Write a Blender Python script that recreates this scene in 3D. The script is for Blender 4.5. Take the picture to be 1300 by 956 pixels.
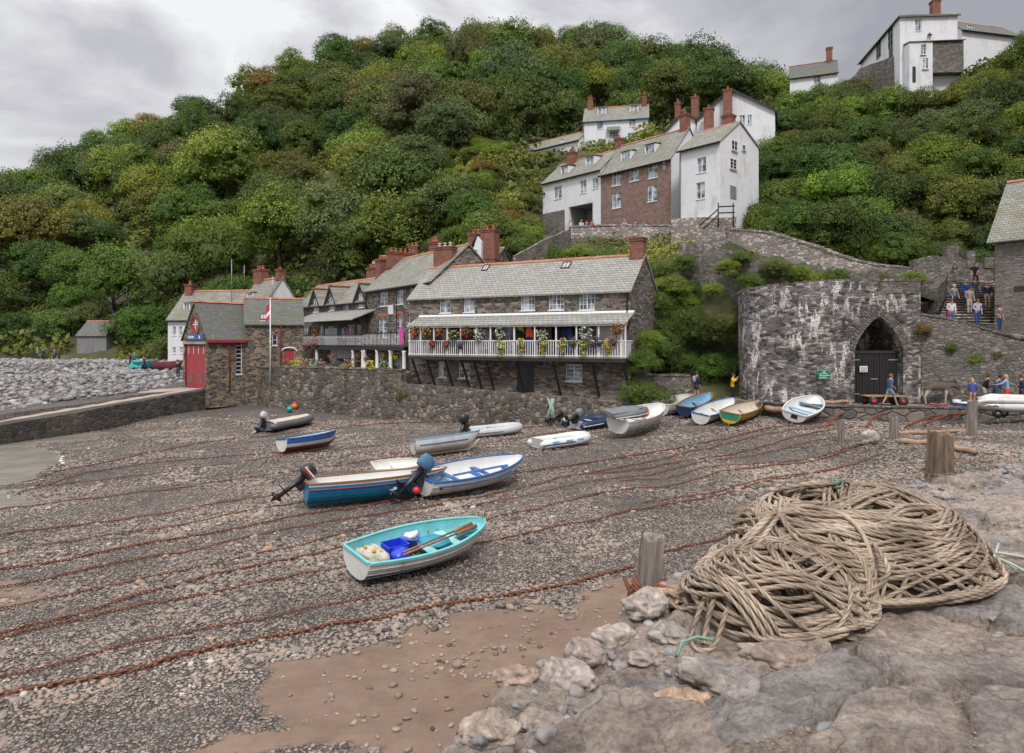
import bpy, bmesh, math, random
import numpy as np
from math import sin, cos, pi, radians, sqrt, atan2, hypot
from mathutils import Vector, Matrix
for o in list(bpy.data.objects): bpy.data.objects.remove(o)
random.seed(7); RNG = np.random.default_rng(11)
SC = bpy.context.scene; COL = SC.collection
EYE = 6.0; F = 867.0            # eye height above datum, focal length in photo pixels

# ---------------------------------------------------------------- camera
cam_d = bpy.data.cameras.new('camera'); cam = bpy.data.objects.new('camera', cam_d); COL.objects.link(cam)
cam.location = (0, 0, EYE); cam.rotation_euler = (pi/2, 0, 0)
cam_d.sensor_width = 36; cam_d.lens = 24.0; cam_d.shift_y = -44.5/1300
cam_d.clip_start = .1; cam_d.clip_end = 4000
SC.camera = cam

# ---------------------------------------------------------------- light
SUN_EL, SUN_AZ = radians(50), radians(174)      # azimuth from +Y towards +X : high behind the viewer
w = bpy.data.worlds.new('World'); SC.world = w; w.use_nodes = True
nt = w.node_tree; nt.nodes.clear()
def N(nt, typ, **kw):
    n = nt.nodes.new(typ)
    for k, v in kw.items():
        if k[0] == '_': setattr(n, k[1:], v)
        else: n.inputs[k.replace('__', ' ')].default_value = v
    return n
out = N(nt, 'ShaderNodeOutputWorld'); sky = N(nt, 'ShaderNodeTexSky', _sky_type='NISHITA', _sun_disc=False)
sky.sun_elevation = SUN_EL; sky.sun_rotation = SUN_AZ; sky.air_density = 1.5; sky.dust_density = 3
bg1 = N(nt, 'ShaderNodeBackground', Strength=.07); nt.links.new(sky.outputs[0], bg1.inputs[0])
tc = N(nt, 'ShaderNodeTexCoord'); mp = N(nt, 'ShaderNodeMapping'); mp.inputs['Scale'].default_value = (1, 1, 2.1); mp.inputs['Location'].default_value = (.55, 0, .35)
nt.links.new(tc.outputs['Generated'], mp.inputs[0])
nz = N(nt, 'ShaderNodeTexNoise', Scale=2.3, Detail=8.0, Roughness=.55, Distortion=.35); nt.links.new(mp.outputs[0], nz.inputs['Vector'])
cr = N(nt, 'ShaderNodeValToRGB'); e = cr.color_ramp.elements
e[0].position = .38; e[0].color = (.37, .37, .41, 1); e[1].position = .64; e[1].color = (.90, .90, .91, 1)
m_ = cr.color_ramp.elements.new(.52); m_.color = (.56, .55, .585, 1)
# low on the left the cloud thins out and lets more light through
sep = N(nt, 'ShaderNodeSeparateXYZ'); nt.links.new(tc.outputs['Generated'], sep.inputs[0])
lm = N(nt, 'ShaderNodeMath', _operation='MULTIPLY_ADD'); lm.inputs[1].default_value = -.19; lm.inputs[2].default_value = 0.0
nt.links.new(sep.outputs[0], lm.inputs[0])
ad = N(nt, 'ShaderNodeMath', _operation='ADD'); nt.links.new(nz.outputs[0], ad.inputs[0]); nt.links.new(lm.outputs[0], ad.inputs[1])
nt.links.new(ad.outputs[0], cr.inputs[0])
# an overcast sky is brighter overhead than near the horizon
zr = N(nt, 'ShaderNodeMapRange'); zr.inputs[1].default_value = .42; zr.inputs[2].default_value = 1.0; zr.inputs[3].default_value = .70; zr.inputs[4].default_value = 2.1
nt.links.new(sep.outputs[2], zr.inputs[0]); bg2 = N(nt, 'ShaderNodeBackground'); nt.links.new(cr.outputs[0], bg2.inputs[0]); nt.links.new(zr.outputs[0], bg2.inputs[1])
mx = N(nt, 'ShaderNodeMixShader', Fac=.93); nt.links.new(bg1.outputs[0], mx.inputs[1]); nt.links.new(bg2.outputs[0], mx.inputs[2])
nt.links.new(mx.outputs[0], out.inputs[0])
sl = bpy.data.lights.new('sun', 'SUN'); sl.energy = 1.5; sl.angle = radians(10); sl.color = (1, .955, .9)
so = bpy.data.objects.new('sun', sl); COL.objects.link(so)
sd = Vector((sin(SUN_AZ)*cos(SUN_EL), cos(SUN_AZ)*cos(SUN_EL), sin(SUN_EL)))
so.rotation_euler = sd.to_track_quat('Z', 'Y').to_euler(); so.location = (-30, -30, 60)
vs = SC.view_settings; vs.view_transform = 'Standard'; vs.look = 'None'; vs.exposure = 0.6; vs.gamma = 1; vs.use_curve_mapping = False
SC.render.engine = 'CYCLES'; SC.cycles.max_bounces = 5; SC.cycles.diffuse_bounces = 2; SC.cycles.glossy_bounces = 2
SC.cycles.transmission_bounces = 3; SC.cycles.transparent_max_bounces = 4; SC.cycles.caustics_reflective = False; SC.cycles.caustics_refractive = False

# ---------------------------------------------------------------- helpers
def at(px, py, Y): return Vector(((px-650)/F*Y, Y, EYE-(py-433)/F*Y))
def tag(o, label=None, cat=None, group=None, kind=None):
    if label: o['label'] = label
    if cat: o['category'] = cat
    if group: o['group'] = group
    if kind: o['kind'] = kind
    return o
def thing(name, label, cat, loc=(0, 0, 0), rz=0, group=None):
    o = bpy.data.objects.new(name, None); COL.objects.link(o); o.location = loc; o.rotation_euler = (0, 0, rz)
    o.empty_display_size = .2
    return tag(o, label, cat, group)

class MB:
    """collects shapes; build() links them as ONE mesh object"""
    def __init__(s): s.v = []; s.f = []; s.m = []; s.sm = []
    def face(s, pts, mi=0, sm=False):
        n = len(s.v); s.v += [tuple(p) for p in pts]; s.f.append(list(range(n, n+len(pts)))); s.m.append(mi); s.sm.append(sm)
    def add(s, vs, fs, mi=0, sm=False, M=None):
        n = len(s.v); s.v += [tuple(M @ Vector(p)) if M else tuple(p) for p in vs]
        for f in fs: s.f.append([n+i for i in f]); s.m.append(mi); s.sm.append(sm)
    def box(s, x0, x1, y0, y1, z0, z1, mi=0, M=None):
        vs = [(x0,y0,z0),(x1,y0,z0),(x1,y1,z0),(x0,y1,z0),(x0,y0,z1),(x1,y0,z1),(x1,y1,z1),(x0,y1,z1)]
        s.add(vs, [(0,3,2,1),(4,5,6,7),(0,1,5,4),(1,2,6,5),(2,3,7,6),(3,0,4,7)], mi, False, M)
    def prism(s, poly, d, mi=0, M=None):
        """poly: list of 3d points (planar), d: extrusion vector"""
        n = len(poly); d = Vector(d); a = [Vector(p) for p in poly]; b = [p+d for p in a]
        s.add(a+b, [list(range(n))[::-1], list(range(n, 2*n))] + [(i, (i+1) % n, n+(i+1) % n, n+i) for i in range(n)], mi, False, M)
    def tube(s, pts, r, n=8, mi=0, sm=True, cap=True, M=None, twist=0):
        pts = [Vector(p) for p in pts]; k = len(pts); rs = r if hasattr(r, '__len__') else [r]*k
        vs = []; up = None
        for i, p in enumerate(pts):
            t = (pts[min(i+1, k-1)]-pts[max(i-1, 0)])
            t = t.normalized() if t.length > 1e-9 else Vector((0, 0, 1))
            if up is None: up = t.orthogonal().normalized()
            u = (up - t*up.dot(t)); u = u.normalized() if u.length > 1e-6 else t.orthogonal().normalized(); up = u
            q = t.cross(u)
            for j in range(n):
                a = 2*pi*j/n+twist*i; vs.append(p+(u*cos(a)+q*sin(a))*rs[i])
        fs = [(i*n+j, i*n+(j+1) % n, (i+1)*n+(j+1) % n, (i+1)*n+j) for i in range(k-1) for j in range(n)]
        if cap: fs += [list(range(n))[::-1], [(k-1)*n+j for j in range(n)]]
        s.add(vs, fs, mi, sm, M)
    def lathe(s, prof, c=(0, 0, 0), n=12, mi=0, sm=True, M=None, axis='z', sx=1, sy=1):
        """prof: list of (r,h)"""
        vs = []; c = Vector(c)
        for r, h in prof:
            for j in range(n):
                a = 2*pi*j/n; p = (r*cos(a)*sx, r*sin(a)*sy, h)
                if axis == 'x': p = (p[2], p[0], p[1])
                if axis == 'y': p = (p[0], p[2], p[1])
                vs.append(c+Vector(p))
        k = len(prof)
        fs = [(i*n+j, i*n+(j+1) % n, (i+1)*n+(j+1) % n, (i+1)*n+j) for i in range(k-1) for j in range(n)]
        fs += [list(range(n))[::-1], [(k-1)*n+j for j in range(n)]]
        s.add(vs, fs, mi, sm, M)
    def ball(s, c, r, n=10, mi=0, M=None):
        r = r if hasattr(r, '__len__') else (r, r, r); k = max(4, n//2+1)
        pr = []; vs = []; 
        for i in range(k+1):
            a = pi*i/k
            for j in range(n):
                b = 2*pi*j/n; q = max(sin(a), .02)
                vs.append((c[0]+r[0]*q*cos(b), c[1]+r[1]*q*sin(b), c[2]-r[2]*cos(a)))
        fs = [(i*n+j, i*n+(j+1) % n, (i+1)*n+(j+1) % n, (i+1)*n+j) for i in range(k) for j in range(n)]
        fs += [list(range(n))[::-1], [k*n+j for j in range(n)]]
        s.add(vs, fs, mi, True, M)
    def wall(s, x0, x1, z0, z1, holes, y=0.0, depth=.14, mi=0, ztop=None):
        """front wall panel in plane y, with real openings and reveals going depth into +y. holes: (x0,x1,z0,z1)"""
        zt = ztop or (lambda x: z1)
        xs = sorted(set([x0, x1]+[a for h in holes for a in h[:2]])); zs = sorted(set([z0, z1]+[a for h in holes for a in h[2:4]]))
        for i in range(len(xs)-1):
            for j in range(len(zs)-1):
                cx = (xs[i]+xs[i+1])/2; cz = (zs[j]+zs[j+1])/2
                if any(h[0] < cx < h[1] and h[2] < cz < h[3] for h in holes): continue
                a, b = xs[i], xs[i+1]; c, d = zs[j], zs[j+1]; top = (j == len(zs)-2)
                s.face([(a, y, c), (b, y, c), (b, y, zt(b) if top else d), (a, y, zt(a) if top else d)], mi)
        for h in holes:
            a, b, c, d = h[:4]; e_ = y+depth
            s.face([(a,y,c),(a,e_,c),(b,e_,c),(b,y,c)], mi); s.face([(a,y,d),(b,y,d),(b,e_,d),(a,e_,d)], mi)
            s.face([(a,y,c),(a,y,d),(a,e_,d),(a,e_,c)], mi); s.face([(b,y,c),(b,e_,c),(b,e_,d),(b,y,d)], mi)
    def build(s, name, mats, parent=None, loc=None, rot=None, color=None, fix=True):
        me = bpy.data.meshes.new(name); me.from_pydata(s.v, [], s.f)
        mats = mats if isinstance(mats, (list, tuple)) else [mats]
        for m in mats: me.materials.append(m)
        me.polygons.foreach_set('material_index', s.m); me.polygons.foreach_set('use_smooth', s.sm); me.update()
        o = bpy.data.objects.new(name, me); COL.objects.link(o)
        if parent: o.parent = parent
        if loc is not None: o.location = loc
        if rot is not None: o.rotation_euler = rot
        if color: o.color = (*color, 1)
        return o
def npmesh(name, V, Fq, mats, sm=True, attrs=None, parent=None):
    """fast mesh from numpy: V (n,3), Fq (m,k)"""
    me = bpy.data.meshes.new(name); V = np.asarray(V, 'f'); Fq = np.asarray(Fq, 'i'); k = Fq.shape[1]
    me.vertices.add(len(V)); me.vertices.foreach_set('co', V.ravel())
    me.loops.add(Fq.size); me.loops.foreach_set('vertex_index', Fq.ravel())
    me.polygons.add(len(Fq)); me.polygons.foreach_set('loop_start', np.arange(0, Fq.size, k, dtype='i'))
    try: me.polygons.foreach_set('loop_total', np.full(len(Fq), k, 'i'))
    except Exception: pass
    me.polygons.foreach_set('use_smooth', np.full(len(Fq), sm, bool))
    for m in (mats if isinstance(mats, (list, tuple)) else [mats]): me.materials.append(m)
    for an, arr in (attrs or {}).items():
        arr = np.asarray(arr, 'f')
        if arr.ndim == 1: a = me.attributes.new(an, 'FLOAT', 'POINT'); a.data.foreach_set('value', arr)
        else:
            a = me.attributes.new(an, 'FLOAT_COLOR', 'POINT'); c = np.ones((len(arr), 4), 'f'); c[:, :3] = arr; a.data.foreach_set('color', c.ravel())
    me.update(calc_edges=True); me.validate()
    o = bpy.data.objects.new(name, me); COL.objects.link(o)
    if parent: o.parent = parent
    return o
def copy_thing(root, loc, rz=None, scale=None, rot=None):
    """one thing and copies of its parts and sub-parts"""
    def rec(o, par):
        c = o.copy(); COL.objects.link(c)
        if par is not None: c.parent = par
        for ch in KIDS.get(o.name, []): rec(ch, c)
        return c
    KIDS = {}
    for o in root.children_recursive: KIDS.setdefault(o.parent.name, []).append(o)
    r = rec(root, None); r.location = loc
    if rz is not None: r.rotation_euler = (0, 0, rz)
    if rot is not None: r.rotation_euler = rot
    if scale is not None: r.scale = scale if hasattr(scale, '__len__') else (scale,)*3
    return r
def grid_faces(nu, nv):
    a = np.arange(nu*nv).reshape(nu, nv)
    return np.stack([a[:-1, :-1], a[1:, :-1], a[1:, 1:], a[:-1, 1:]], -1).reshape(-1, 4)
def hash3(ix, iy, iz, seed):
    n = (ix*374761393 + iy*668265263 + iz*2147483647 + seed*1274126177) & 0xffffffff
    n = ((n ^ (n >> 13))*1274126177) & 0xffffffff
    return ((n ^ (n >> 16)) & 0xffff)/65535.0
def vnoise(x, y, z=0.0, seed=0):
    x = np.asarray(x, float); y = np.asarray(y, float); z = np.zeros_like(x)+z
    ix = np.floor(x).astype(np.int64); iy = np.floor(y).astype(np.int64); iz = np.floor(z).astype(np.int64)
    fx = x-ix; fy = y-iy; fz = z-iz; fx = fx*fx*(3-2*fx); fy = fy*fy*(3-2*fy); fz = fz*fz*(3-2*fz)
    r = 0
    for dx in (0, 1):
        for dy in (0, 1):
            for dz in (0, 1):
                r = r+hash3(ix+dx, iy+dy, iz+dz, seed)*(fx if dx else 1-fx)*(fy if dy else 1-fy)*(fz if dz else 1-fz)
    return r*2-1
def fbm(x, y, z=0.0, oct=4, seed=0, gain=.5):
    r = 0; a = 1; k = 1
    for i in range(oct): r = r+a*vnoise(np.asarray(x)*k, np.asarray(y)*k, np.asarray(z)*k, seed+i); a *= gain; k *= 2.03
    return r

# ---------------------------------------------------------------- materials
def newmat(name):
    m = bpy.data.materials.new(name); m.use_nodes = True; nt = m.node_tree; nt.nodes.clear()
    o = N(nt, 'ShaderNodeOutputMaterial'); b = N(nt, 'ShaderNodeBsdfPrincipled'); nt.links.new(b.outputs[0], o.inputs[0])
    return m, nt, b
def L(nt, a, b): nt.links.new(a, b)
def rgba(c): return (c[0], c[1], c[2], 1)
def mixc(nt, fac, a, b, mode='MIX'):
    n = nt.nodes.new('ShaderNodeMix'); n.data_type = 'RGBA'; n.blend_type = mode
    for sock, v in ((n.inputs[0], fac), (n.inputs[6], a), (n.inputs[7], b)):
        if hasattr(v, 'is_linked'): nt.links.new(v, sock)
        else: sock.default_value = v if not isinstance(v, tuple) or len(v) == 4 else rgba(v)
    return n.outputs[2]
def ramp(nt, fac, stops, interp='LINEAR'):
    n = nt.nodes.new('ShaderNodeValToRGB'); n.color_ramp.interpolation = interp; el = n.color_ramp.elements
    while len(el) > 1: el.remove(el[-1])
    el[0].position = stops[0][0]; el[0].color = rgba(stops[0][1]) if hasattr(stops[0][1], '__len__') else (stops[0][1],)*3+(1,)
    for p, c in stops[1:]:
        q = el.new(p); q.color = rgba(c) if hasattr(c, '__len__') else (c, c, c, 1)
    nt.links.new(fac, n.inputs[0]); return n.outputs[0]
def coords(nt, scale=(1, 1, 1), src='Object'):
    t = N(nt, 'ShaderNodeTexCoord'); m = N(nt, 'ShaderNodeMapping'); m.inputs['Scale'].default_value = scale
    L(nt, t.outputs[src], m.inputs[0]); return m.outputs[0]
def noise(nt, vec, scale, detail=4.0, rough=.55, dist=0.0):
    n = N(nt, 'ShaderNodeTexNoise', Scale=scale, Detail=detail, Roughness=rough, Distortion=dist); L(nt, vec, n.inputs['Vector']); return n.outputs[0]
def bump(nt, b, h, strength=.5, dist=.02):
    n = N(nt, 'ShaderNodeBump', Strength=strength, Distance=dist); L(nt, h, n.inputs['Height']); L(nt, n.outputs[0], b.inputs['Normal'])
def simple(name, col, rough=.7, metal=0.0, var=.25, scale=3.0, bmp=0.0, dirt=None, dirtamt=.5):
    m, nt, b = newmat(name); v = coords(nt)
    n = noise(nt, v, scale, 6.0, .6)
    d = tuple(max(c*(1-var), 0) for c in col); l = tuple(min(c*(1+var*.6), 1) for c in col)
    c = ramp(nt, n, [(.3, d), (.7, l)])
    if dirt:
        n2 = noise(nt, coords(nt, (1, 1, .35)), scale*.6, 8.0, .65)
        c = mixc(nt, ramp(nt, n2, [(.52, 0), (.75, dirtamt)]), c, dirt)
    L(nt, c, b.inputs['Base Color']); b.inputs['Roughness'].default_value = rough; b.inputs['Metallic'].default_value = metal
    if bmp: bump(nt, b, noise(nt, v, scale*5, 5.0), bmp, .02)
    return m
def rubble(name, cols, scale=3.2, zs=2.2, mortar=(.2, .18, .16), mw=.05, bmp=.8, moss=None, lime=None, wet=None, dist=.12, big_=.65):
    """random rubble: 3d cells flattened in z, mortar between, weather stains"""
    m, nt, b = newmat(name)
    v0 = coords(nt, (1, 1, zs))
    dn = N(nt, 'ShaderNodeTexNoise', Scale=scale*1.3, Detail=2.0); L(nt, v0, dn.inputs['Vector'])
    vm = N(nt, 'ShaderNodeVectorMath', _operation='MULTIPLY_ADD'); L(nt, dn.outputs[1], vm.inputs[0]); vm.inputs[1].default_value = (dist,)*3; L(nt, v0, vm.inputs[2])
    v = vm.outputs[0]
    vo = N(nt, 'ShaderNodeTexVoronoi', Scale=scale, Randomness=.9); L(nt, v, vo.inputs['Vector'])
    ve = N(nt, 'ShaderNodeTexVoronoi', _feature='DISTANCE_TO_EDGE', Scale=scale, Randomness=.9); L(nt, v, ve.inputs['Vector'])
    sp = N(nt, 'ShaderNodeSeparateColor'); L(nt, vo.outputs['Color'], sp.inputs[0])
    c = ramp(nt, sp.outputs[0], [(i/(len(cols) if len(cols) > 4 else len(cols)-1), q) for i, q in enumerate(cols)], 'CONSTANT' if len(cols) > 4 else 'LINEAR')
    n1 = noise(nt, coords(nt), scale*5, 6.0, .65)
    c = mixc(nt, .75, c, ramp(nt, n1, [(.3, .5), (.7, 1.0)]), 'MULTIPLY')
    mm = ramp(nt, ve.outputs[0], [(mw*.4, 1), (mw*1.3, 0)])
    c = mixc(nt, mm, c, mortar)
    big = noise(nt, coords(nt, (1, 1, .6)), .55, 5.0, .6)
    c = mixc(nt, big_, c, ramp(nt, big, [(.35, .55), (.62, 1.0)]), 'MULTIPLY')
    if moss:
        q = noise(nt, coords(nt), 1.4, 6.0, .7); c = mixc(nt, ramp(nt, q, [(.55, 0), (.68, moss[3])]), c, moss[:3])
    if lime:
        q = noise(nt, coords(nt, (1.9, 1.9, .6)), 1.1, 8.0, .72); r = noise(nt, coords(nt, (1, 1, 1)), .35, 3.0)
        r2 = N(nt, 'ShaderNodeMath', _operation='MULTIPLY'); L(nt, ramp(nt, q, [(lime, 0), (lime+.035, 1)]), r2.inputs[0]); L(nt, ramp(nt, r, [(.42, 0), (.52, 1)]), r2.inputs[1])
        c = mixc(nt, ramp(nt, noise(nt, coords(nt), .7, 7.0, .7), [(.5, 0), (.64, .32)]), c, (.50, .48, .46)); c = mixc(nt, r2.outputs[0], c, (.66, .64, .61))
    if wet is not None:      # tide-stained foot of the wall: darker below a height (real stain)
        s = N(nt, 'ShaderNodeSeparateXYZ'); g = N(nt, 'ShaderNodeNewGeometry'); L(nt, g.outputs['Position'], s.inputs[0])
        a = N(nt, 'ShaderNodeMath', _operation='MULTIPLY_ADD'); L(nt, noise(nt, coords(nt), .8, 4.0), a.inputs[0]); a.inputs[1].default_value = 1.4; L(nt, s.outputs[2], a.inputs[2])
        c = mixc(nt, ramp(nt, a.outputs[0], [(0, 1), (1, 0)]) if False else rampf(nt, a.outputs[0], wet, wet+.9), c, (.045, .042, .036))
    L(nt, c, b.inputs['Base Color']); b.inputs['Roughness'].default_value = .88
    hgt = N(nt, 'ShaderNodeMath', _operation='MULTIPLY_ADD'); L(nt, ramp(nt, ve.outputs[0], [(0, 0), (mw*2.5, 1)]), hgt.inputs[0]); hgt.inputs[1].default_value = 1; 
    hh = N(nt, 'ShaderNodeMath', _operation='MULTIPLY_ADD'); L(nt, n1, hh.inputs[0]); hh.inputs[1].default_value = .5; L(nt, sp.outputs[1], hh.inputs[2]); L(nt, hh.outputs[0], hgt.inputs[2])
    bump(nt, b, hgt.outputs[0], bmp, .05)
    return m
def rampf(nt, val, a, b_):
    """1 below a, 0 above b"""
    n = N(nt, 'ShaderNodeMapRange'); n.inputs[1].default_value = a; n.inputs[2].default_value = b_; n.inputs[3].default_value = 1; n.inputs[4].default_value = 0
    L(nt, val, n.inputs[0]); return n.outputs[0]
def slate(name, c1, c2, axis='x', row=.26, w=.34, moss=(.13, .13, .045), mossamt=.6, mortar=(.05, .05, .05)):
    m, nt, b = newmat(name)
    t = N(nt, 'ShaderNodeTexCoord'); s = N(nt, 'ShaderNodeSeparateXYZ'); L(nt, t.outputs['Object'], s.inputs[0])
    wob = noise(nt, t.outputs['Object'], 1.1, 3.0)
    zz = N(nt, 'ShaderNodeMath', _operation='MULTIPLY_ADD'); L(nt, wob, zz.inputs[0]); zz.inputs[1].default_value = .05; L(nt, s.outputs[2], zz.inputs[2])
    cb = N(nt, 'ShaderNodeCombineXYZ'); L(nt, s.outputs[0 if axis == 'x' else 1], cb.inputs[0]); L(nt, zz.outputs[0], cb.inputs[1])
    br = N(nt, 'ShaderNodeTexBrick', Scale=1.0, Mortar__Size=.012, Mortar__Smooth=.1, Bias=0.0, Brick__Width=w, Row__Height=row*.62)
    br.inputs['Color1'].default_value = rgba(c1); br.inputs['Color2'].default_value = rgba(c2); br.inputs['Mortar'].default_value = rgba(mortar)
    L(nt, cb.outputs[0], br.inputs['Vector'])
    n1 = noise(nt, t.outputs['Object'], 7, 6.0, .7); c = mixc(nt, .7, br.outputs[0], ramp(nt, n1, [(.3, .55), (.68, 1.05)]), 'MULTIPLY')
    n2 = noise(nt, coords(nt, (1, 1, .5)), .9, 6.0, .68); c = mixc(nt, ramp(nt, n2, [(.46, 0), (.66, mossamt)]), c, moss)
    n3 = noise(nt, coords(nt), 3.1, 6.0, .7); c = mixc(nt, ramp(nt, n3, [(.6, 0), (.72, .55)]), c, (.34, .34, .31))
    L(nt, c, b.inputs['Base Color']); b.inputs['Roughness'].default_value = .75
    # each course: tilt up to the lower edge
    fr = N(nt, 'ShaderNodeMath', _operation='FRACT'); dv = N(nt, 'ShaderNodeMath', _operation='DIVIDE'); L(nt, zz.outputs[0], dv.inputs[0]); dv.inputs[1].default_value = row*.62; L(nt, dv.outputs[0], fr.inputs[0])
    h = N(nt, 'ShaderNodeMath', _operation='MULTIPLY_ADD'); L(nt, fr.outputs[0], h.inputs[0]); h.inputs[1].default_value = -1; L(nt, br.outputs[1], h.inputs[2])
    h2 = N(nt, 'ShaderNodeMath', _operation='MULTIPLY_ADD'); L(nt, n1, h2.inputs[0]); h2.inputs[1].default_value = .8; L(nt, h.outputs[0], h2.inputs[2])
    bump(nt, b, h2.outputs[0], .6, .03)
    return m
def brick(name, c1, c2, mortar, axis='x', w=.23, row=.075, grime=.5):
    m, nt, b = newmat(name)
    t = N(nt, 'ShaderNodeTexCoord'); s = N(nt, 'ShaderNodeSeparateXYZ'); L(nt, t.outputs['Object'], s.inputs[0])
    a = N(nt, 'ShaderNodeMath', _operation='ADD'); L(nt, s.outputs[0], a.inputs[0]); L(nt, s.outputs[1], a.inputs[1])
    cb = N(nt, 'ShaderNodeCombineXYZ'); L(nt, a.outputs[0], cb.inputs[0]); L(nt, s.outputs[2], cb.inputs[1])
    br = N(nt, 'ShaderNodeTexBrick', Scale=1.0, Mortar__Size=.008, Mortar__Smooth=.2, Bias=-.1, Brick__Width=w, Row__Height=row)
    br.inputs['Color1'].default_value = rgba(c1); br.inputs['Color2'].default_value = rgba(c2); br.inputs['Mortar'].default_value = rgba(mortar); L(nt, cb.outputs[0], br.inputs['Vector'])
    n1 = noise(nt, t.outputs['Object'], 2.2, 7.0, .7); c = mixc(nt, grime, br.outputs[0], ramp(nt, n1, [(.32, .35), (.62, 1.05)]), 'MULTIPLY')
    L(nt, c, b.inputs['Base Color']); b.inputs['Roughness'].default_value = .85; bump(nt, b, br.outputs[1], -.4, .02)
    return m
MT = {}
def solid(name, col, rough=.5, metal=0.0, **k):
    if name not in MT: MT[name] = simple(name, col, rough, metal, **k)
    return MT[name]
def foliage_mat(name):
    m, nt, b = newmat(name)
    oi = N(nt, 'ShaderNodeObjectInfo'); at_ = N(nt, 'ShaderNodeAttribute', _attribute_name='tint')
    c = mixc(nt, 1.0, oi.outputs['Color'], ramp(nt, at_.outputs['Fac'], [(0, (.45, .52, .45)), (.5, (1.0, 1.02, .9)), (1, (2.0, 1.85, 1.2))]), 'MULTIPLY')
    L(nt, c, b.inputs['Base Color']); b.inputs['Roughness'].default_value = .6
    b.inputs['Specular IOR Level'].default_value = .25
    tr = N(nt, 'ShaderNodeBsdfTranslucent'); L(nt, mixc(nt, 1.0, c, (1.2, 1.25, .6, 1), 'MULTIPLY'), tr.inputs[0])
    mx = N(nt, 'ShaderNodeMixShader', Fac=.22); L(nt, b.outputs[0], mx.inputs[1]); L(nt, tr.outputs[0], mx.inputs[2])
    o = [n for n in nt.nodes if n.type == 'OUTPUT_MATERIAL'][0]; L(nt, mx.outputs[0], o.inputs[0])
    return m
FOL = foliage_mat('foliage')
BARK = simple('bark', (.09, .075, .06), .9, var=.4, scale=6)
WHITE = simple('white_render', (.70, .71, .74), .8, var=.07, scale=1.5, bmp=.3, dirt=(.40, .39, .35), dirtamt=.75)
WPAINT = simple('white_paint', (.76, .77, .79), .45, var=.06, scale=5, dirt=(.45, .43, .38), dirtamt=.35)
BLACKP = simple('black_paint', (.018, .018, .02), .5, var=.3)
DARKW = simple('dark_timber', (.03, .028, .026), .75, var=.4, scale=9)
REDP = simple('red_paint', (.36, .035, .045), .5, var=.18, scale=4, dirt=(.28, .1, .09), dirtamt=.5)
BLUEP = simple('blue_paint', (.05, .2, .5), .5, var=.15)
BRICKC = brick('chimney_brick', (.30, .115, .08), (.20, .075, .055), (.16, .1, .08), w=.23, row=.09, grime=.6)
BRICKH = brick('house_brick', (.29, .175, .14), (.17, .11, .095), (.32, .26, .23), w=.3, row=.12, grime=.65)
TERRA = simple('terracotta', (.48, .15, .07), .7, var=.3, scale=4)
RIDGE = simple('ridge_tile', (.44, .17, .09), .8, var=.4, scale=2.5, dirt=(.18, .15, .12), dirtamt=.6)
LEAD = simple('lead_flashing', (.3, .31, .33), .6, var=.2)
SLATE1 = slate('slate_grey_green', (.25, .245, .215), (.34, .33, .295))
SLATE2 = slate('slate_dark', (.12, .13, .125), (.17, .175, .165), moss=(.12, .12, .04), mossamt=.75)
SLATE3 = slate('slate_pale', (.30, .295, .275), (.40, .39, .36), moss=(.22, .22, .13), mossamt=.4)
SLATE_Y = slate('slate_side', (.12, .13, .125), (.17, .175, .165), axis='y', moss=(.12, .12, .04), mossamt=.75)
STONE_H = rubble('house_stone', [(.09, .08, .072), (.25, .21, .17), (.13, .115, .105), (.40, .335, .275), (.20, .17, .14)], 2.3, 3.0, (.32, .28, .24), .045, .8)
STONE_B = rubble('boathouse_stone', [(.07, .06, .052), (.30, .215, .14), (.14, .12, .10), (.42, .31, .20), (.12, .11, .10)], 3.0, 2.2, (.34, .29, .23), .05, .8)
STONE_K = rubble('kiln_stone', [(.05, .048, .05), (.24, .21, .195), (.10, .095, .097), (.46, .41, .38), (.16, .145, .14)], 3.0, 2.3, (.26, .235, .22), .05, .9, lime=.53)
STONE_P = rubble('pale_wall_stone', [(.34, .30, .28), (.60, .53, .49), (.46, .36, .33), (.70, .66, .62), (.36, .31, .29)], 2.8, 1.9, (.26, .225, .205), .06, .9, big_=.25)
STONE_W = rubble('terrace_stone', [(.12, .11, .10), (.30, .265, .235), (.18, .16, .15), (.42, .375, .335)], 3.0, 2.2, (.15, .135, .12), .05, .8, moss=(.07, .085, .03, .6))
STONE_S = rubble('harbour_wall_cobble', [(.085, .07, .062), (.24, .19, .155), (.13, .12, .118), (.33, .27, .225), (.16, .135, .12)], 3.1, 1.05, (.13, .112, .09), .09, 1.0, moss=(.10, .10, .035, .4), wet=.35, dist=.05)
STONE_D = rubble('slip_wall_stone', [(.045, .043, .04), (.13, .115, .10), (.075, .07, .063), (.19, .17, .145)], 2.4, 1.6, (.13, .118, .10), .05, .9)
GLASS, _nt, _b = newmat('window_glass')
_c = noise(_nt, coords(_nt), 1.7, 3.0)
L(_nt, ramp(_nt, _c, [(.4, (.05, .07, .09)), (.5, (.22, .28, .34)), (.62, (.5, .54, .58))]), _b.inputs['Base Color']); _b.inputs['Roughness'].default_value = .12
GLASSD = simple('dark_glass', (.02, .022, .026), .12)
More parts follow.
